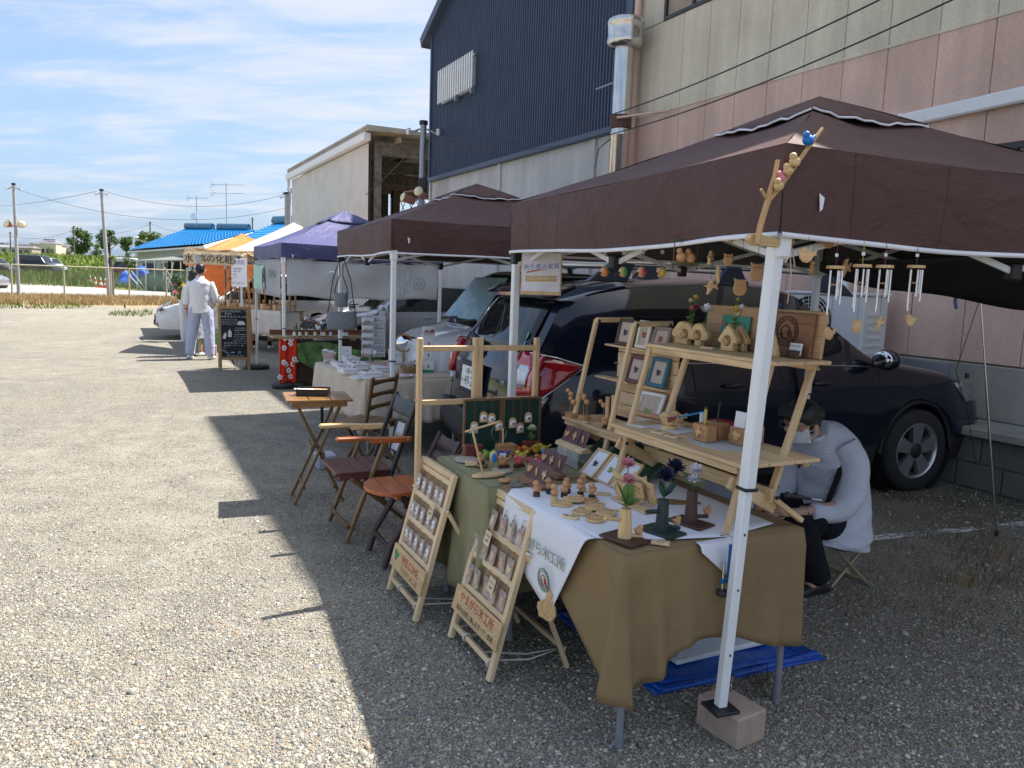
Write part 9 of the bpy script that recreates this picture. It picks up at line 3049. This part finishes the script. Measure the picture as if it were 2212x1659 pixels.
def mirror_and_more():
 RAT=plain('rattan',(.36,.22,.10),.7,var=.3,vs=60)
 p=p2(1620,870)
 c=Vector((p.x,p.y,.725))
 t=thing('round_mirror','round rattan framed mirror standing on the accessory table','mirror',c,RZ2-.5)
 zc=.225
 m=MB();m.lathe([(.078,.0),(.078,.006),(0,.006)],32,M=TR((0,-.006,zc),0,pi/2));m.build('glass',plain('mirror_face',(.86,.88,.90),.02,1.0,var=0),t)
 for k in range(3):
  m=MB();m.tube([((.086+.006*sin(a*9+k*2.1))*cos(a),.004*cos(a*9+k*2.1),zc+(.086+.006*sin(a*9+k*2.1))*sin(a))for a in[2*pi*j/60 for j in range(61)]],.0065,6,caps=False);m.build('rattan_strand',RAT,t)
 m=MB();m.bar((0,.01,zc-.08),(0,.06,.0),.02,.008);m.bar((0,.0,.006),(0,.0,zc-.085),.03,.008,(0,1,0));m.build('prop',RAT,t)
 p=p2(1730,985)
 b=thing('wicker_basket','wicker basket of fabric hair ties','basket',(p.x,p.y,.725),RZ2)
 m=MB()
 for k in range(6):
  r=.062+.006*k
  m.tube([(r*1.2*cos(a),r*sin(a),.006+.011*k)for a in[2*pi*j/26 for j in range(27)]],.006,5,caps=False)
 m.build('weave',RAT,b,kind='stuff')
 rng=random.Random(3)
 for k in range(12):
  m=MB();cc=Vector((rng.uniform(-.05,.05),rng.uniform(-.04,.04),.07+rng.uniform(0,.03)))
  m.tube([cc+Vector((.018*cos(a),.006*sin(a*2),.018*sin(a)))for a in[2*pi*j/12 for j in range(13)]],.006,5,caps=False);m.build('hair_tie',GLIT[k%6]if k%3 else PAPER,b)
 p=p2(1630,1055)
 d=thing('oval_plate','white oval plate of pink wrapped accessories','plate',(p.x,p.y,.725),RZ2)
 m=MB();m.lathe([(.05,0),(.08,.006),(.105,.02),(.103,.022),(.078,.010),(0,.008)],28,M=Matrix.Diagonal((1,.65,1,1)));m.build('plate',WBOX,d)
 for k in range(9):
  m=MB();m.box((rng.uniform(-.07,.07),rng.uniform(-.04,.04),.018),(.04,.025,.006),R=Euler((rng.uniform(-.3,.3),0,rng.uniform(0,3))).to_matrix());m.build('wrapped_sweet',(GLIT[1],PAPER,GLIT[0])[k%3],d)
 p=p2(1010,1060)
 e=thing('plastic_packets','heap of clear plastic packets on the accessory table','packets',(p.x,p.y,.725),RZ2)
 for k in range(5):
  m=MB();m.grid(lambda u,w:(lerp(-.06,.06,u)+.02*k-.04,lerp(-.045,.045,w)+.012*k,.006+.008*k+.012*sin(u*5+k)*sin(w*6)),6,5,True);m.build('packet',BAG,e)
 m=MB();m.box((0,0,.002),(.2,.13,.003));m.build('sheet',PAPER,e)
 for i,(x,y)in enumerate(((1215,925),(1280,925),(1345,930),(1475,935))):
  p=p2(x,y)
  m=MB();m.lathe([(.012,0),(.010,.02),(.003,.042),(0,.044)],10);m.build('ring_cone',BEECH,None,(p.x,p.y,.725+.04),label='little wooden ring cone on the pale riser',cat='ring cone',group='ring cones on the riser')
 p=p2(1985,1000)
 f=thing('flower_card_stand','stand of cards with pink flower pictures and red pins','display stand',(p.x-.02,p.y+.1,.725),RZ2-.2)
 m=MB();m.box((0,0,.22),(.12,.01,.44),ch=.002);m.build('back_panel',WBOX,f)
 for k in range(3):
  m=MB();m.box((0,-.008,.06+.11*k),(.09,.004,.08));c=m.build('card',PAPER,f)
  m=MB();m.prism([(0,0),(.008,.025),(.0,.045),(-.008,.025)],.002,M=TR((0,-.012,.035+.11*k)));m.build('pin',GLIT[3],c)
 for(x,col)in((-.028,GLIT[1]),(.03,GLIT[0])):
  flower(f,Vector((x,-.02,.39)),.032,col,22,4)
 m=MB();m.box((0,-.02,.01),(.1,.03,.03));m.build('green_base',plain('green_base',(.03,.25,.10),.6),f)
mirror_and_more()
def bags():
 KN=plain('grey_knit',(.24,.26,.29),.95,var=.35,vs=140,bs=1.0,bscale=160,bdist=.01)
 dep=8.75
 for(lab,u,v,w,h,st)in(('small grey knitted pouch on a black strap',737,648,.15,.16,.33),('large grey knitted shoulder bag hanging below the pouch',738,693,.33,.20,.60)):
  c=gy(u,v,dep)
  t=thing('knitted_bag',lab,'bag',c,.2)
  m=MB()
  loft(m,[((0,0,-h/2),w*.42,.03,None),((0,0,-h*.44),w*.48,.045,None),((0,0,0),w*.52,.05,None),((0,0,h*.4),w*.50,.035,None),((0,0,h/2),w*.49,.02,None)],20)
  m.build('bag',KN,t)
  for sx in(-1,1):
   m=MB();m.tube([(sx*w*.47,0,h*.46),(sx*w*.42,0,h*.5+.06),(sx*w*(.3 if w>.2 else .1),0,h*.5+st*.6),(sx*.02,0,h*.5+st)],.006,5,flat=.4);m.build('strap',BLKC,t)
   m=MB();m.tube([(sx*w*.47+.012*cos(a),0,h*.52+.02*sin(a))for a in[2*pi*k/10 for k in range(11)]],.003,4);m.build('ring',plain('brass',(.25,.18,.08),.4,.8),t)
bags()
# ====== the spray bottle stall under the navy tent
ZN3=lambda x,y:((1000+x/2.074)*.54861,(800+y/2.074)*.54861)
ZB=.745
def bottle_stall():
 a=gz(*ZN3(150,1085),ZB);b=gz(*ZN3(1010,1085),ZB)
 d=(b-a);L=d.length;ang=atan2(d.y,d.x)
 t=thing('wooden_counter','rustic wooden counter with a dark front holding spray bottles','counter',(a.x,a.y,0),ang)
 PL=wood('weathered_plank',(.40,.27,.16),.6)
 for k in range(3):
  m=MB();m.box((L/2,.06+k*.14,ZB-.02),(L,.135,.035),ch=.004);m.build('top_plank',PL,t)
 m=MB();m.box((L/2,.36,ZB+.03),(L*.98,.03,.07),ch=.004);m.build('back_rail',wood('red_brown_rail',(.20,.07,.035),.6),t)
 m=MB();m.box((L/2+.1,.10,.34),(L-.3,.02,.66));m.build('front_panel',wood('dark_panel',(.075,.034,.018),.6),t)
 for x in(.22,.28,L-.1):
  m=MB();m.box((x,.09,.36),(.05,.05,.70),ch=.004);m.build('leg',wood('orange_leg',(.42,.20,.08),.6),t)
 LIQ=plain('brown_bottle',(.06,.022,.012),.15,coat=.5)
 LAB=[plain('label%d'%i,c,.6,var=.15,vs=90)for i,c in enumerate(((.62,.66,.60),(.52,.62,.58),(.56,.54,.36),(.62,.45,.32),(.45,.50,.60)))]
 def bottle(lab,x,y,li,s=1.0,sprayer=True,lm=None):
  p=gz(*ZM(x,y),ZB)
  o=thing('spray_bottle',lab,'bottle',(p.x,p.y,ZB-.002),ang)
  m=MB();m.lathe([(.020*s,0),(.022*s,.004),(.022*s,.075*s),(.018*s,.088*s),(.010*s,.095*s),(.010*s,.10*s)],14);m.build('glass',LIQ if lm is None else lm,o)
  m=MB();m.lathe([(.0226*s,.012*s),(.0226*s,.066*s)],14,caps=False);m.build('label',LAB[li],o)
  m=MB();m.lathe([(.0115*s,.10*s),(.0115*s,.118*s),(.006*s,.125*s),(.006*s,.14*s)],10);c=m.build('cap',BLACKP,o)
  m=MB();m.box((-.006*s,0,.143*s),(.024*s,.011*s,.012*s),ch=.002);m.build('nozzle',BLACKP,c)
 names=['pale green label','mint label','olive label','orange label','lavender label']
 front=[(35,460,0),(115,460,1),(210,460,2),(335,460,1),(432,460,4),(470,462,3),(562,462,4),(757,464,1),(795,464,1)]
 back=[(65,412,1),(168,412,2),(320,414,4),(430,414,0),(535,414,2)]
 where=['at the counter end','next to the end bottle','beyond the end pair','standing alone near the counter middle','first of the close pair at the counter middle','second of the close pair at the counter middle','just before the hanging bag','first of the pair past the tent leg','second of the pair past the tent leg']
 for i,(x,y,l)in enumerate(front):bottle('brown spray bottle with %s %s'%(names[l],where[i]),x,y,l)
 bw=['behind the end bottle','behind the olive bottle','behind the lone middle bottle','behind the close pair','behind the bottle by the hanging bag']
 for i,(x,y,l)in enumerate(back):bottle('rear row spray bottle %s'%bw[i],x,y,l)
 bottle('taller pump bottle with a pale label past the tent leg',915,425,0,1.35,True,plain('clear_green',(.25,.30,.25),.2))
 RF=fabric('red_print',(.62,.035,.015),.8,wr=.5)
 r=thing('red_floral_garment','bright red garment with white flowers hanging on the counter','garment',(0,0,0))
 A=gz(*ZN3(272,1135),.70)
 def rg(u,w):
  base=t.matrix_basis@Vector((.10+.24*u,.03-.02*sin(u*9)-.015*sin(u*21+w*3),lerp(.71,.05,w)+.03*sin(u*3)))
  return tuple(base)
 m=MB();m.grid(rg,18,16,True);solidify(m.build('cloth',RF,r),.004)
 rng=random.Random(3)
 for k in range(13):
  u,w=rng.random(),rng.random()
  c=Vector(rg(u,w))+t.matrix_basis.to_3x3()@Vector((0,-.012,0))
  m=MB()
  for j in range(5):
   aa=j*1.257+k
   m.ell(c+t.matrix_basis.to_3x3()@Vector((.022*cos(aa),0,.026*sin(aa))),(.017,.004,.017),6,4)
  m.build('printed_flower',PAPER,r)
 g=thing('green_patterned_cloth','green leaf patterned cloth draped in a swag below the counter','cloth',(0,0,0))
 GRN=plain('leaf_print_cloth',(.10,.19,.06),.9,var=.7,vs=9,bs=.6,bscale=12,bdist=.02)
 def gg(u,w):
  hang=.62*sin(pi*min(1,u*.62+.19))**1.5
  return tuple(t.matrix_basis@Vector((.34+1.25*u,.02-.03*sin(u*23)*w-.02*sin(w*9),.64-w*hang*.9-.08*u+.05*sin(u*6))))
 m=MB();m.grid(gg,26,12,True);solidify(m.build('cloth',GRN,g),.004)
bottle_stall()
def utama_logo(parent,M,r,mat):
 m=MB();m.tube([(r*cos(a),r*sin(a),0)for a in[2*pi*k/40 for k in range(41)]],r*.07,4,caps=False,M=M)
 for k in range(16):
  a=2*pi*k/16
  m.prism([(r*1.0,-r*.13),(r*1.22,0),(r*1.0,r*.13)],r*.02,M=M@Matrix.Rotation(a,4,'Z')@Matrix.Rotation(-pi/2,4,'X'))
 m.build('emblem_ring',mat,parent)
 m=MB();m.tube([(x*r,y*r,0)for(x,y)in((-.1,.55),(-.25,.35),(-.02,.2),(.12,.05),(.0,-.12),(-.15,0))],r*.07,5,M=M);m.build('flame_mark',mat,parent)
 m=MB();m.tube([(x*r,y*r,0)for(x,y)in((-.5,.15),(-.42,-.25),(-.1,-.5),(.1,-.5),(.42,-.25),(.5,.15))],r*.07,5,M=M);m.build('bowl_mark',mat,parent)
def banners():
 def sheet_mat(name,c):
  m,nt,b=newmat(name)
  setc(b,c);b.inputs['Roughness'].default_value=.6
  b.inputs['Subsurface Weight'].default_value=0.0
  tr=nt.nodes.new('ShaderNodeBsdfTranslucent');tr.inputs['Color'].default_value=(c[0],c[1],c[2],1)
  mx=nt.nodes.new('ShaderNodeMixShader');mx.inputs[0].default_value=.75
  nt.links.new(b.outputs[0],mx.inputs[1]);nt.links.new(tr.outputs[0],mx.inputs[2])
  nt.links.new(mx.outputs[0],nt.nodes['Material Output'].inputs['Surface'])
  v=coords(nt,'Object');n=tex_noise(nt,v,3.5,4,.6,1);bump(nt,b,n.outputs['Fac'],.6,.05)
  return m
 SH=sheet_mat('white_banner',(.9,.91,.93))
 DK=plain('print_grey',(.10,.12,.13),.7,var=0);PALE=plain('print_pale',(.48,.52,.56),.7,var=0)
 t=thing('white_banner','long white printed banner hung across the near side of the navy tent','banner',(A3.x,A3.y,0),ANG3)
 def fn(u,w):
  x=lerp(.04,2.30,u)
  return(x,-.02+.035*sin(u*13)*w+.02*sin(u*29+2)*(1-w)+.02*sin(w*5+u*8),lerp(1.83,1.31,w)-.03*sin(pi*u)+.012*sin(u*17)*w)
 m=MB();m.grid(fn,60,12,True);solidify(m.build('sheet',SH,t),.002)
 Mb=lambda x,z:Matrix.Translation((x,-.085,z))@Matrix.Rotation(pi/2,4,'X')@Matrix.Diagonal((-1,1,1,1))
 utama_logo(t,Mb(.66,1.58),.085,PALE);utama_logo(t,Mb(1.98,1.53),.085,plain('print_mid',(.30,.34,.38),.7,var=0))
 lettering('美しく、たのしく',.07,PALE,t,Mb(.75,1.38),.0005)
 for(x,z)in((1.80,1.62),(1.66,1.44),(1.72,1.43)):
  m=MB();m.lathe([(.03,-.07),(.03,.03),(.012,.05),(.012,.09)],10,M=Matrix.Translation((x,-.085,z))@Matrix.Diagonal((1,.05,1,1)));m.build('printed_bottle',PALE,t)
 s=thing('printed_banner','printed banner with gear emblem and pink bottle on the navy tent side','banner',(A3.x,A3.y,0),ANG3)
 m=MB();m.grid(lambda u,w:(-.03+.012*sin(u*9+w*3),lerp(2.30,.03,u),lerp(1.82,1.28,w)),24,8,True);solidify(m.build('sheet',SH,s),.002)
 m=MB();m.grid(lambda u,w:(-.052+.002*sin(u*9),lerp(2.28,1.25,u),lerp(1.73,1.36,w)),6,4,True)
 m.build('green_tint',plain('banner_green',(.36,.58,.48),.7,var=.25,vs=3),s)
 Ms=lambda y,z:Matrix.Translation((-.060,y,z))@Matrix.Rotation(-pi/2,4,'Z')@Matrix.Rotation(pi/2,4,'X')
 utama_logo(s,Ms(1.30,1.585),.10,DK)
 lettering('UTAMA',.16,DK,s,Ms(.62,1.60),.0005)
 lettering('SPICE',.07,PALE,s,Ms(.62,1.49),.0005)
 m=MB();m.lathe([(.045,-.10),(.045,.03),(.02,.05)],14,M=Matrix.Translation((-.06,1.42,1.40))@Matrix.Diagonal((.05,1.6,1,1)));m.build('printed_bottle',plain('print_pink',(.66,.34,.26),.6),s)
 m=MB();m.lathe([(.016,.05),(.02,.07),(.012,.13)],12,M=Matrix.Translation((-.06,1.42,1.40))@Matrix.Diagonal((.05,1.6,1,1)));m.build('printed_dropper',plain('print_green',(.03,.12,.08),.6),s)
banners()
def chalkboard():
 L0,R0=gz(*[v for v in(474,801)]),gz(*[v for v in(541,800)])
 d=R0-L0;W=d.length;ang=atan2(d.y,d.x)
 t=thing('chalkboard_sign','black chalkboard A-frame with white chalk writing on the gravel','chalkboard',(L0.x,L0.y,0),ang)
 H=1.06;lean=.14
 FR=wood('board_frame_wood',(.42,.24,.10),.65)
 R=Matrix.Rotation(-lean,4,'X')
 for x in(.02,W-.02):
  m=MB();m.box((x,0,H/2),(.045,.025,H),M=R,ch=.003);m.build('stile',FR,t)
 for z in(.20,H-.025):
  m=MB();m.box((W/2,0,z),(W-.08,.025,.045),M=R,ch=.003);m.build('rail',FR,t)
 m=MB();m.box((W/2,.004,(H+.18)/2),(W-.07,.01,H-.24),M=R);bd=m.build('slate',plain('slate',(.018,.019,.021),.8,var=.2,vs=5),t)
 for x in(.03,W-.03):
  m=MB();m.bar((x,.16,H-.03),(x+(.02 if x>.1 else 0),.46,.01),.04,.025,(0,1,0),ch=.003);m.build('rear_leg',FR,t)
 m=MB();m.box((W/2+.02,.30,.56),(W-.1,.012,.7),R=Euler((.29,0,0)).to_matrix());m.build('rear_panel',plain('slate',(.018,.019,.021),.8),t)
 m=MB();m.tube([(.2,.06,.17),(.24,.12,.08),(.29,.2,.05),(.33,.3,.12)],.014,6,flat=.3);m.build('strap',plain('leather',(.05,.03,.02),.7),t)
 CH=plain('chalk',(.70,.70,.70),.9,var=.1);CB=plain('chalk_blue',(.25,.42,.48),.9)
 T=lambda x,z:R@Matrix.Translation((W*x,-.003,z))@Matrix.Rotation(pi/2,4,'X')
 for(txt,s,x,z)in(("WHAT'S UTAMA SPICE ?",.030,.40,.985),('毎日使う',.028,.33,.935),('ウタマスパイスって',.045,.50,.885),('インドネシア バリ島',.026,.35,.835),('で作られている ナチュラル',.024,.38,.80),('コスメブランドです',.026,.33,.765),('バリ島の伝統的な',.022,.70,.70),('自然素材の美容法で',.022,.70,.665),('つくる。',.022,.62,.63),('100%天然由来原料の',.022,.70,.595),('スキンケアをはじめ、',.022,.70,.56),('いろいろな香りの',.022,.68,.525),('虫よけスプレーなど。',.022,.70,.49),('ある日の使い方',.028,.36,.455),('お肌の保湿、マッサージ、お香',.022,.48,.415),('などに',.022,.2,.385),('@utamaspice_japan_official',.024,.52,.245)):
  lettering(txt,s,CH,bd,T(x,z),.0006,name='chalk_writing')
 m=MB()
 for(x0,x1,z)in((.08,.75,.965),(.06,.2,.885),(.80,.95,.885),(.55,.95,.452)):
  m.tube([R@Vector((W*x0,-.004,z)),R@Vector((W*x1,-.004,z+.003))],.002,4)
 m.build('chalk_lines',CH,bd,kind='stuff')
 for(x,z,h,w)in((.20,.58,.11,.045),(.36,.62,.13,.055)):
  m=MB();m.prism([(-w/2,-h/2),(w/2,-h/2),(w/2,h*.2),(w*.15,h*.32),(w*.15,h*.5),(-w*.15,h*.5),(-w*.15,h*.32),(-w/2,h*.2)],.001,M=R@TR((W*x,-.004,z),0,0,.25 if x<.3 else 0));m.build('chalk_bottle',CH,bd)
 for(x,z,sgn)in((.88,.975,1),(.2,.30,-1)):
  m=MB()
  for k in range(7):
   a=k*.26
   m.tube([R@Vector((W*x-.06+.018*k,-.004,z+.04-.012*k)),R@Vector((W*x-.05+.018*k,-.004,z+.075-.012*k))],.0035,4)
   m.tube([R@Vector((W*x-.06+.018*k,-.004,z+.04-.012*k)),R@Vector((W*x-.03+.018*k,-.004,z+.035-.012*k))],.0035,4)
  m.build('chalk_fern',CB,bd)
 m=MB();m.prism([(-.06,-.02),(-.05,.02),(-.02,.045),(.03,.045),(.06,.02),(.07,-.02)],.001,M=R@TR((W*.72,-.004,.775)));m.build('chalk_bowl',CH,bd)
 m=MB();m.box((0,0,0),(.045,.001,.008),M=R@TR((W*.42,-.004,.30)));m.prism([(.02,-.012),(.04,0),(.02,.012)],.001,M=R@TR((W*.42,-.004,.30)));m.build('chalk_arrow',CH,bd)
 m=MB();m.tube([R@Vector((W*.66+.018*x,-.004,.30+.018*z))for(x,z)in((-1,-1),(1,-1),(1,1),(-1,1),(-1,-1))],.0022,4);m.tube([R@Vector((W*.66+.008*cos(a),-.004,.30+.008*sin(a)))for a in[k*.7 for k in range(10)]],.002,4);m.build('chalk_camera_icon',CH,bd)
chalkboard()
# ====== the craft stall under the cream tent
def cream_stall():
 TAN=tarp_mat('tan_awning',(.66,.52,.34),.75)
 y0=15.4
 a,b=gy(398,537,y0),gy(533,546,y0-.1)
 back_a,back_b=gy(432,541,17.2),gy(560,549,16.0)
 t=thing('fabric_awning','tan fabric awning on wooden poles in front of the cream tent','awning',(0,0,0))
 m=MB();m.grid(lambda u,w:tuple(a.lerp(b,u).lerp(back_a.lerp(back_b,u),w)+Vector((0,0,.015+.02*sin(u*11)-.05*sin(pi*w)+.14*max(0,.15-u)*4*sin(pi*w)))),20,8,True);solidify(m.build('cloth',TAN,t),.005)
 m=MB();m.grid(lambda u,w:tuple(a.lerp(b,u)+Vector((0,-.02,-.17*w*(.6+.4*u)+.015*sin(u*17)))),20,4,True);solidify(m.build('front_flap',TAN,t),.004)
 PO=wood('awning_pole',(.42,.20,.08),.7)
 m=MB();m.tube([a+Vector((0,0,0)),b],.018,8);m.build('front_pole',PO,t)
 m=MB();m.tube([a.lerp(b,.55),a.lerp(b,.95)+Vector((0,.4,-.55))],.016,8);m.build('brace_pole',PO,t)
 for f in(.99,):
  p=a.lerp(b,f);m=MB();m.tube([p,Vector((p.x,p.y+.3,0))],.02,8);m.build('upright_pole',PO,t)
 c0,c1=gy(395,559,y0-.08),gy(526,562,y0-.15)
 d=c1-c0;ang=atan2(d.y,d.x)
 s=thing('cloth_banner','tan cloth banner with large brush lettering under the awning','banner',(c0+c1)/2,ang)
 W=d.length
 m=MB();m.grid(lambda u,w:(lerp(-W/2,W/2,u),.012*sin(u*14+w*2),lerp(.115,-.105,w)),20,4,True);solidify(m.build('cloth',TAN,s),.003)
 Tm=lambda x:Matrix.Translation((x,-.02,0))@Matrix.Rotation(pi/2,4,'X')@Matrix.Rotation(-.03,4,'Z')
 lettering('水',.20,INK,s,Tm(-W*.40),.001)
 lettering('0',.21,plain('pale_blue_ink',(.20,.45,.62),.7),s,Tm(-W*.245),.001)
 lettering('%の化粧液',.185,INK,s,Tm(W*.14),.001,spacing=.93)
 p,q=gz(*ZNN(500,822),.88),gz(*ZNN(1300,835),.86)
 p=gy(*ZNN(480,822),16.4);q=gy(*ZNN(1330,840),15.5)
 d=q-p;L=d.length;ang=atan2(d.y,d.x)
 tb=thing('stall_table','long table under a white cloth below the wooden lattice shelves','table',(p.x,p.y,0),ang)
 m=MB();m.box((L/2,.35,.84),(L,.7,.03));m.build('table_top',PINE,tb)
 for(x,y)in((.05,.05),(L-.05,.05),(.05,.65),(L-.05,.65)):
  m=MB();m.box((x,y,.41),(.05,.05,.82));m.build('leg',PINE,tb)
 c=thing('white_tablecloth','off-white tablecloth hanging from the lattice shelf table','tablecloth',(p.x,p.y,0),ang)
 m=MB();m.grid(lambda u,w:(lerp(-.02,L+.02,u),-.02-.02*sin(u*31)*w-.012*sin(u*53+1)*w,lerp(.862,.36,w)),60,6,True);m.grid(lambda u,w:(lerp(-.02,L+.02,u),lerp(-.02,.72,w),.862),4,2,True)
 solidify(m.build('cloth',fabric('offwhite_cloth',(.66,.63,.58),.9,wr=.4),c),.003)
 LW_=wood('lattice_wood',(.46,.27,.11),.7)
 for k in range(2):
  x0=.08+k*1.0
  sh=thing('lattice_shelf',('slim wooden lattice shelf with round wood crafts on the cream stall' if k==0 else 'second wooden lattice shelf behind the paper notice'),'shelf',tuple(Matrix.Translation((p.x,p.y,.865))@Matrix.Rotation(ang,4,'Z')@Vector((x0,.3,0))),ang)
  for x in(0,.42,.84):
   for y in(0,.16):
    m=MB();m.box((x,y,.40),(.03,.03,.80));m.build('post',LW_,sh)
  for z in(.10,.34,.56,.79):
   m=MB();m.box((.42,.08,z),(.86,.18,.018));m.build('shelf_board',LW_,sh)
  rng=random.Random(k+2)
  for z in(.11,.35,.57):
   for j in range(5):
    x=.08+j*.165+rng.uniform(-.03,.03);r=rng.uniform(.03,.055)
    M=sh.matrix_basis@Vector((x,.06,z+r))
    m=MB()
    if(j+k)%3==2:m.lathe([(r*.6,-r),(r*.7,r*.8),(r*.3,r)],12)
    else:m.lathe([(0,-.02),(r*.9,-.02),(r,-.01),(r,.01),(r*.9,.02),(0,.02)],16,M=Matrix.Rotation(pi/2,4,'X'))
    kinds=['round end grain slice','small turned cup','round log slice','wood disc','short turned post']
    m.build('wood_craft',MAPLE if j%2 else BEECH,None,M,(0,0,ang),label='round wooden craft piece on the lattice shelves of the cream stall',cat='wood craft',group='round crafts on the lattice shelves')
 rng=random.Random(8)
 for k in range(12):
  x=.1+k*(L-.2)/11;M=Matrix.Translation((p.x,p.y,.865))@Matrix.Rotation(ang,4,'Z')
  w=M@Vector((x,.10,.05))
  m=MB()
  if k%3==0:m.box((0,0,0),(.2,.14,.08),ch=.006)
  elif k%3==1:m.lathe([(.04,-.05),(.045,.04),(.02,.06)],12)
  else:m.lathe([(.06,-.05),(.06,.06),(.05,.07)],12)
  m.build('wood_block',CEDAR if k%2 else PINE,None,w,(0,0,ang+rng.uniform(-.3,.3)),label='small wooden block lined up along the front of the white clothed table',cat='wood block',group='wood blocks on the white clothed table')
 n0=gy(*ZNN(818,385),15.2)
 nt_=thing('paper_notice','white paper notice hanging from the awning pole','notice',n0,ang)
 m=MB();m.box((0,0,0),(.42,.006,.56),ch=.001);m.build('sheet',PAPER,nt_)
 GI=plain('grey_print',(.20,.20,.25),.8)
 lettering('無添加',.10,GI,nt_,Matrix.Translation((0,-.005,.19))@Matrix.Rotation(pi/2,4,'X'))
 for i,l in enumerate(('合成界面活性剤','防腐剤・香料','着色料','パラベン')):
  lettering(l,.034,GI,nt_,Matrix.Translation((-.16,-.005,.07-.055*i))@Matrix.Rotation(pi/2,4,'X'),align='LEFT')
 lettering('水を一滴も使いません',.034,GI,nt_,Matrix.Translation((0,-.005,-.21))@Matrix.Rotation(pi/2,4,'X'))
 m=MB();m.box((0,-.01,.29),(.06,.03,.04));m.build('clip',BLACKP,nt_)
 r0=gy(*ZNN(730,450),15.2);r1=gz(*ZNN(320,1330))
 m=MB();m.tube([r0,r0.lerp(r1,.5),r1+Vector((0,0,.02))],.008,5);m.build('orange_rope',plain('orange_rope',(.75,.30,.08),.8),label='orange guy rope running down to a brick',cat='rope')
 bk=gz(*ZNN(338,1420))
 m=MB();m.box((0,0,.10),(.22,.14,.20),ch=.006);m.build('brick_weight',plain('brick_pink',(.42,.28,.22),.9,var=.15,vs=20),None,(bk.x+.1,bk.y+.25,0),(0,0,.3),label='pinkish concrete block weighing down the orange rope',cat='block')
 gr=gz(*ZNN(300,1310))
 g=thing('green_crate','translucent green plastic crate under the stall table','crate',(gr.x+.15,gr.y+.5,0),ang)
 GC=plain('green_plastic',(.16,.36,.10),.4,var=.1)
 for(x,y,dx,dy)in((0,-.22,.9,.012),(0,.22,.9,.012),(-.45,0,.012,.44),(.45,0,.012,.44)):
  m=MB();m.box((x,y,.16),(dx,dy,.32),ch=.004);m.build('side',GC,g)
 m=MB();m.box((0,0,.33),(.94,.48,.03),ch=.006);m.build('rim',plain('pale_lid',(.60,.66,.55),.5),g)
 w0=gz(*ZNN(520,1300))
 wl=thing('standing_sign','small tan board with a brush character under the stall table','sign',(w0.x+.1,w0.y+.35,0),ang)
 m=MB();m.box((0,0,.42),(.22,.02,.34));m.build('board',TAN,wl);lettering('水',.18,plain('brown_brush',(.30,.14,.05),.8),wl,Matrix.Translation((0,-.012,.44))@Matrix.Rotation(pi/2,4,'X'))
 m=MB();m.box((0,0,.13),(.05,.02,.25));m.build('post',PINE,wl)
 fp=gy(*ZNN(130,660),17.5)
 f=thing('flower_tub','tub of mixed red and pink flowers behind the minivan bonnet','flowers',(fp.x,fp.y,0))
 m=MB();m.tube([(0,0,0),(0,0,.95)],[.07,.10],14);m.build('tub',WBOX,f)
 for k in range(12):
  c=Vector((rng.uniform(-.22,.22),rng.uniform(-.15,.15),1.0+rng.uniform(0,.28)))
  flower(f,c,.075,(GLIT[0],PETP,PETY,GLIT[3])[k%4],18,k)
 for k in range(8):leaf(f,(0,0,.95),(rng.uniform(-.3,.3),rng.uniform(-.2,.2),1.05+rng.uniform(0,.15)),.05,LEAFG)
ZNN=lambda x,y:((680+x/3.131)*.54861,(950+y/3.131)*.54861)
cream_stall()
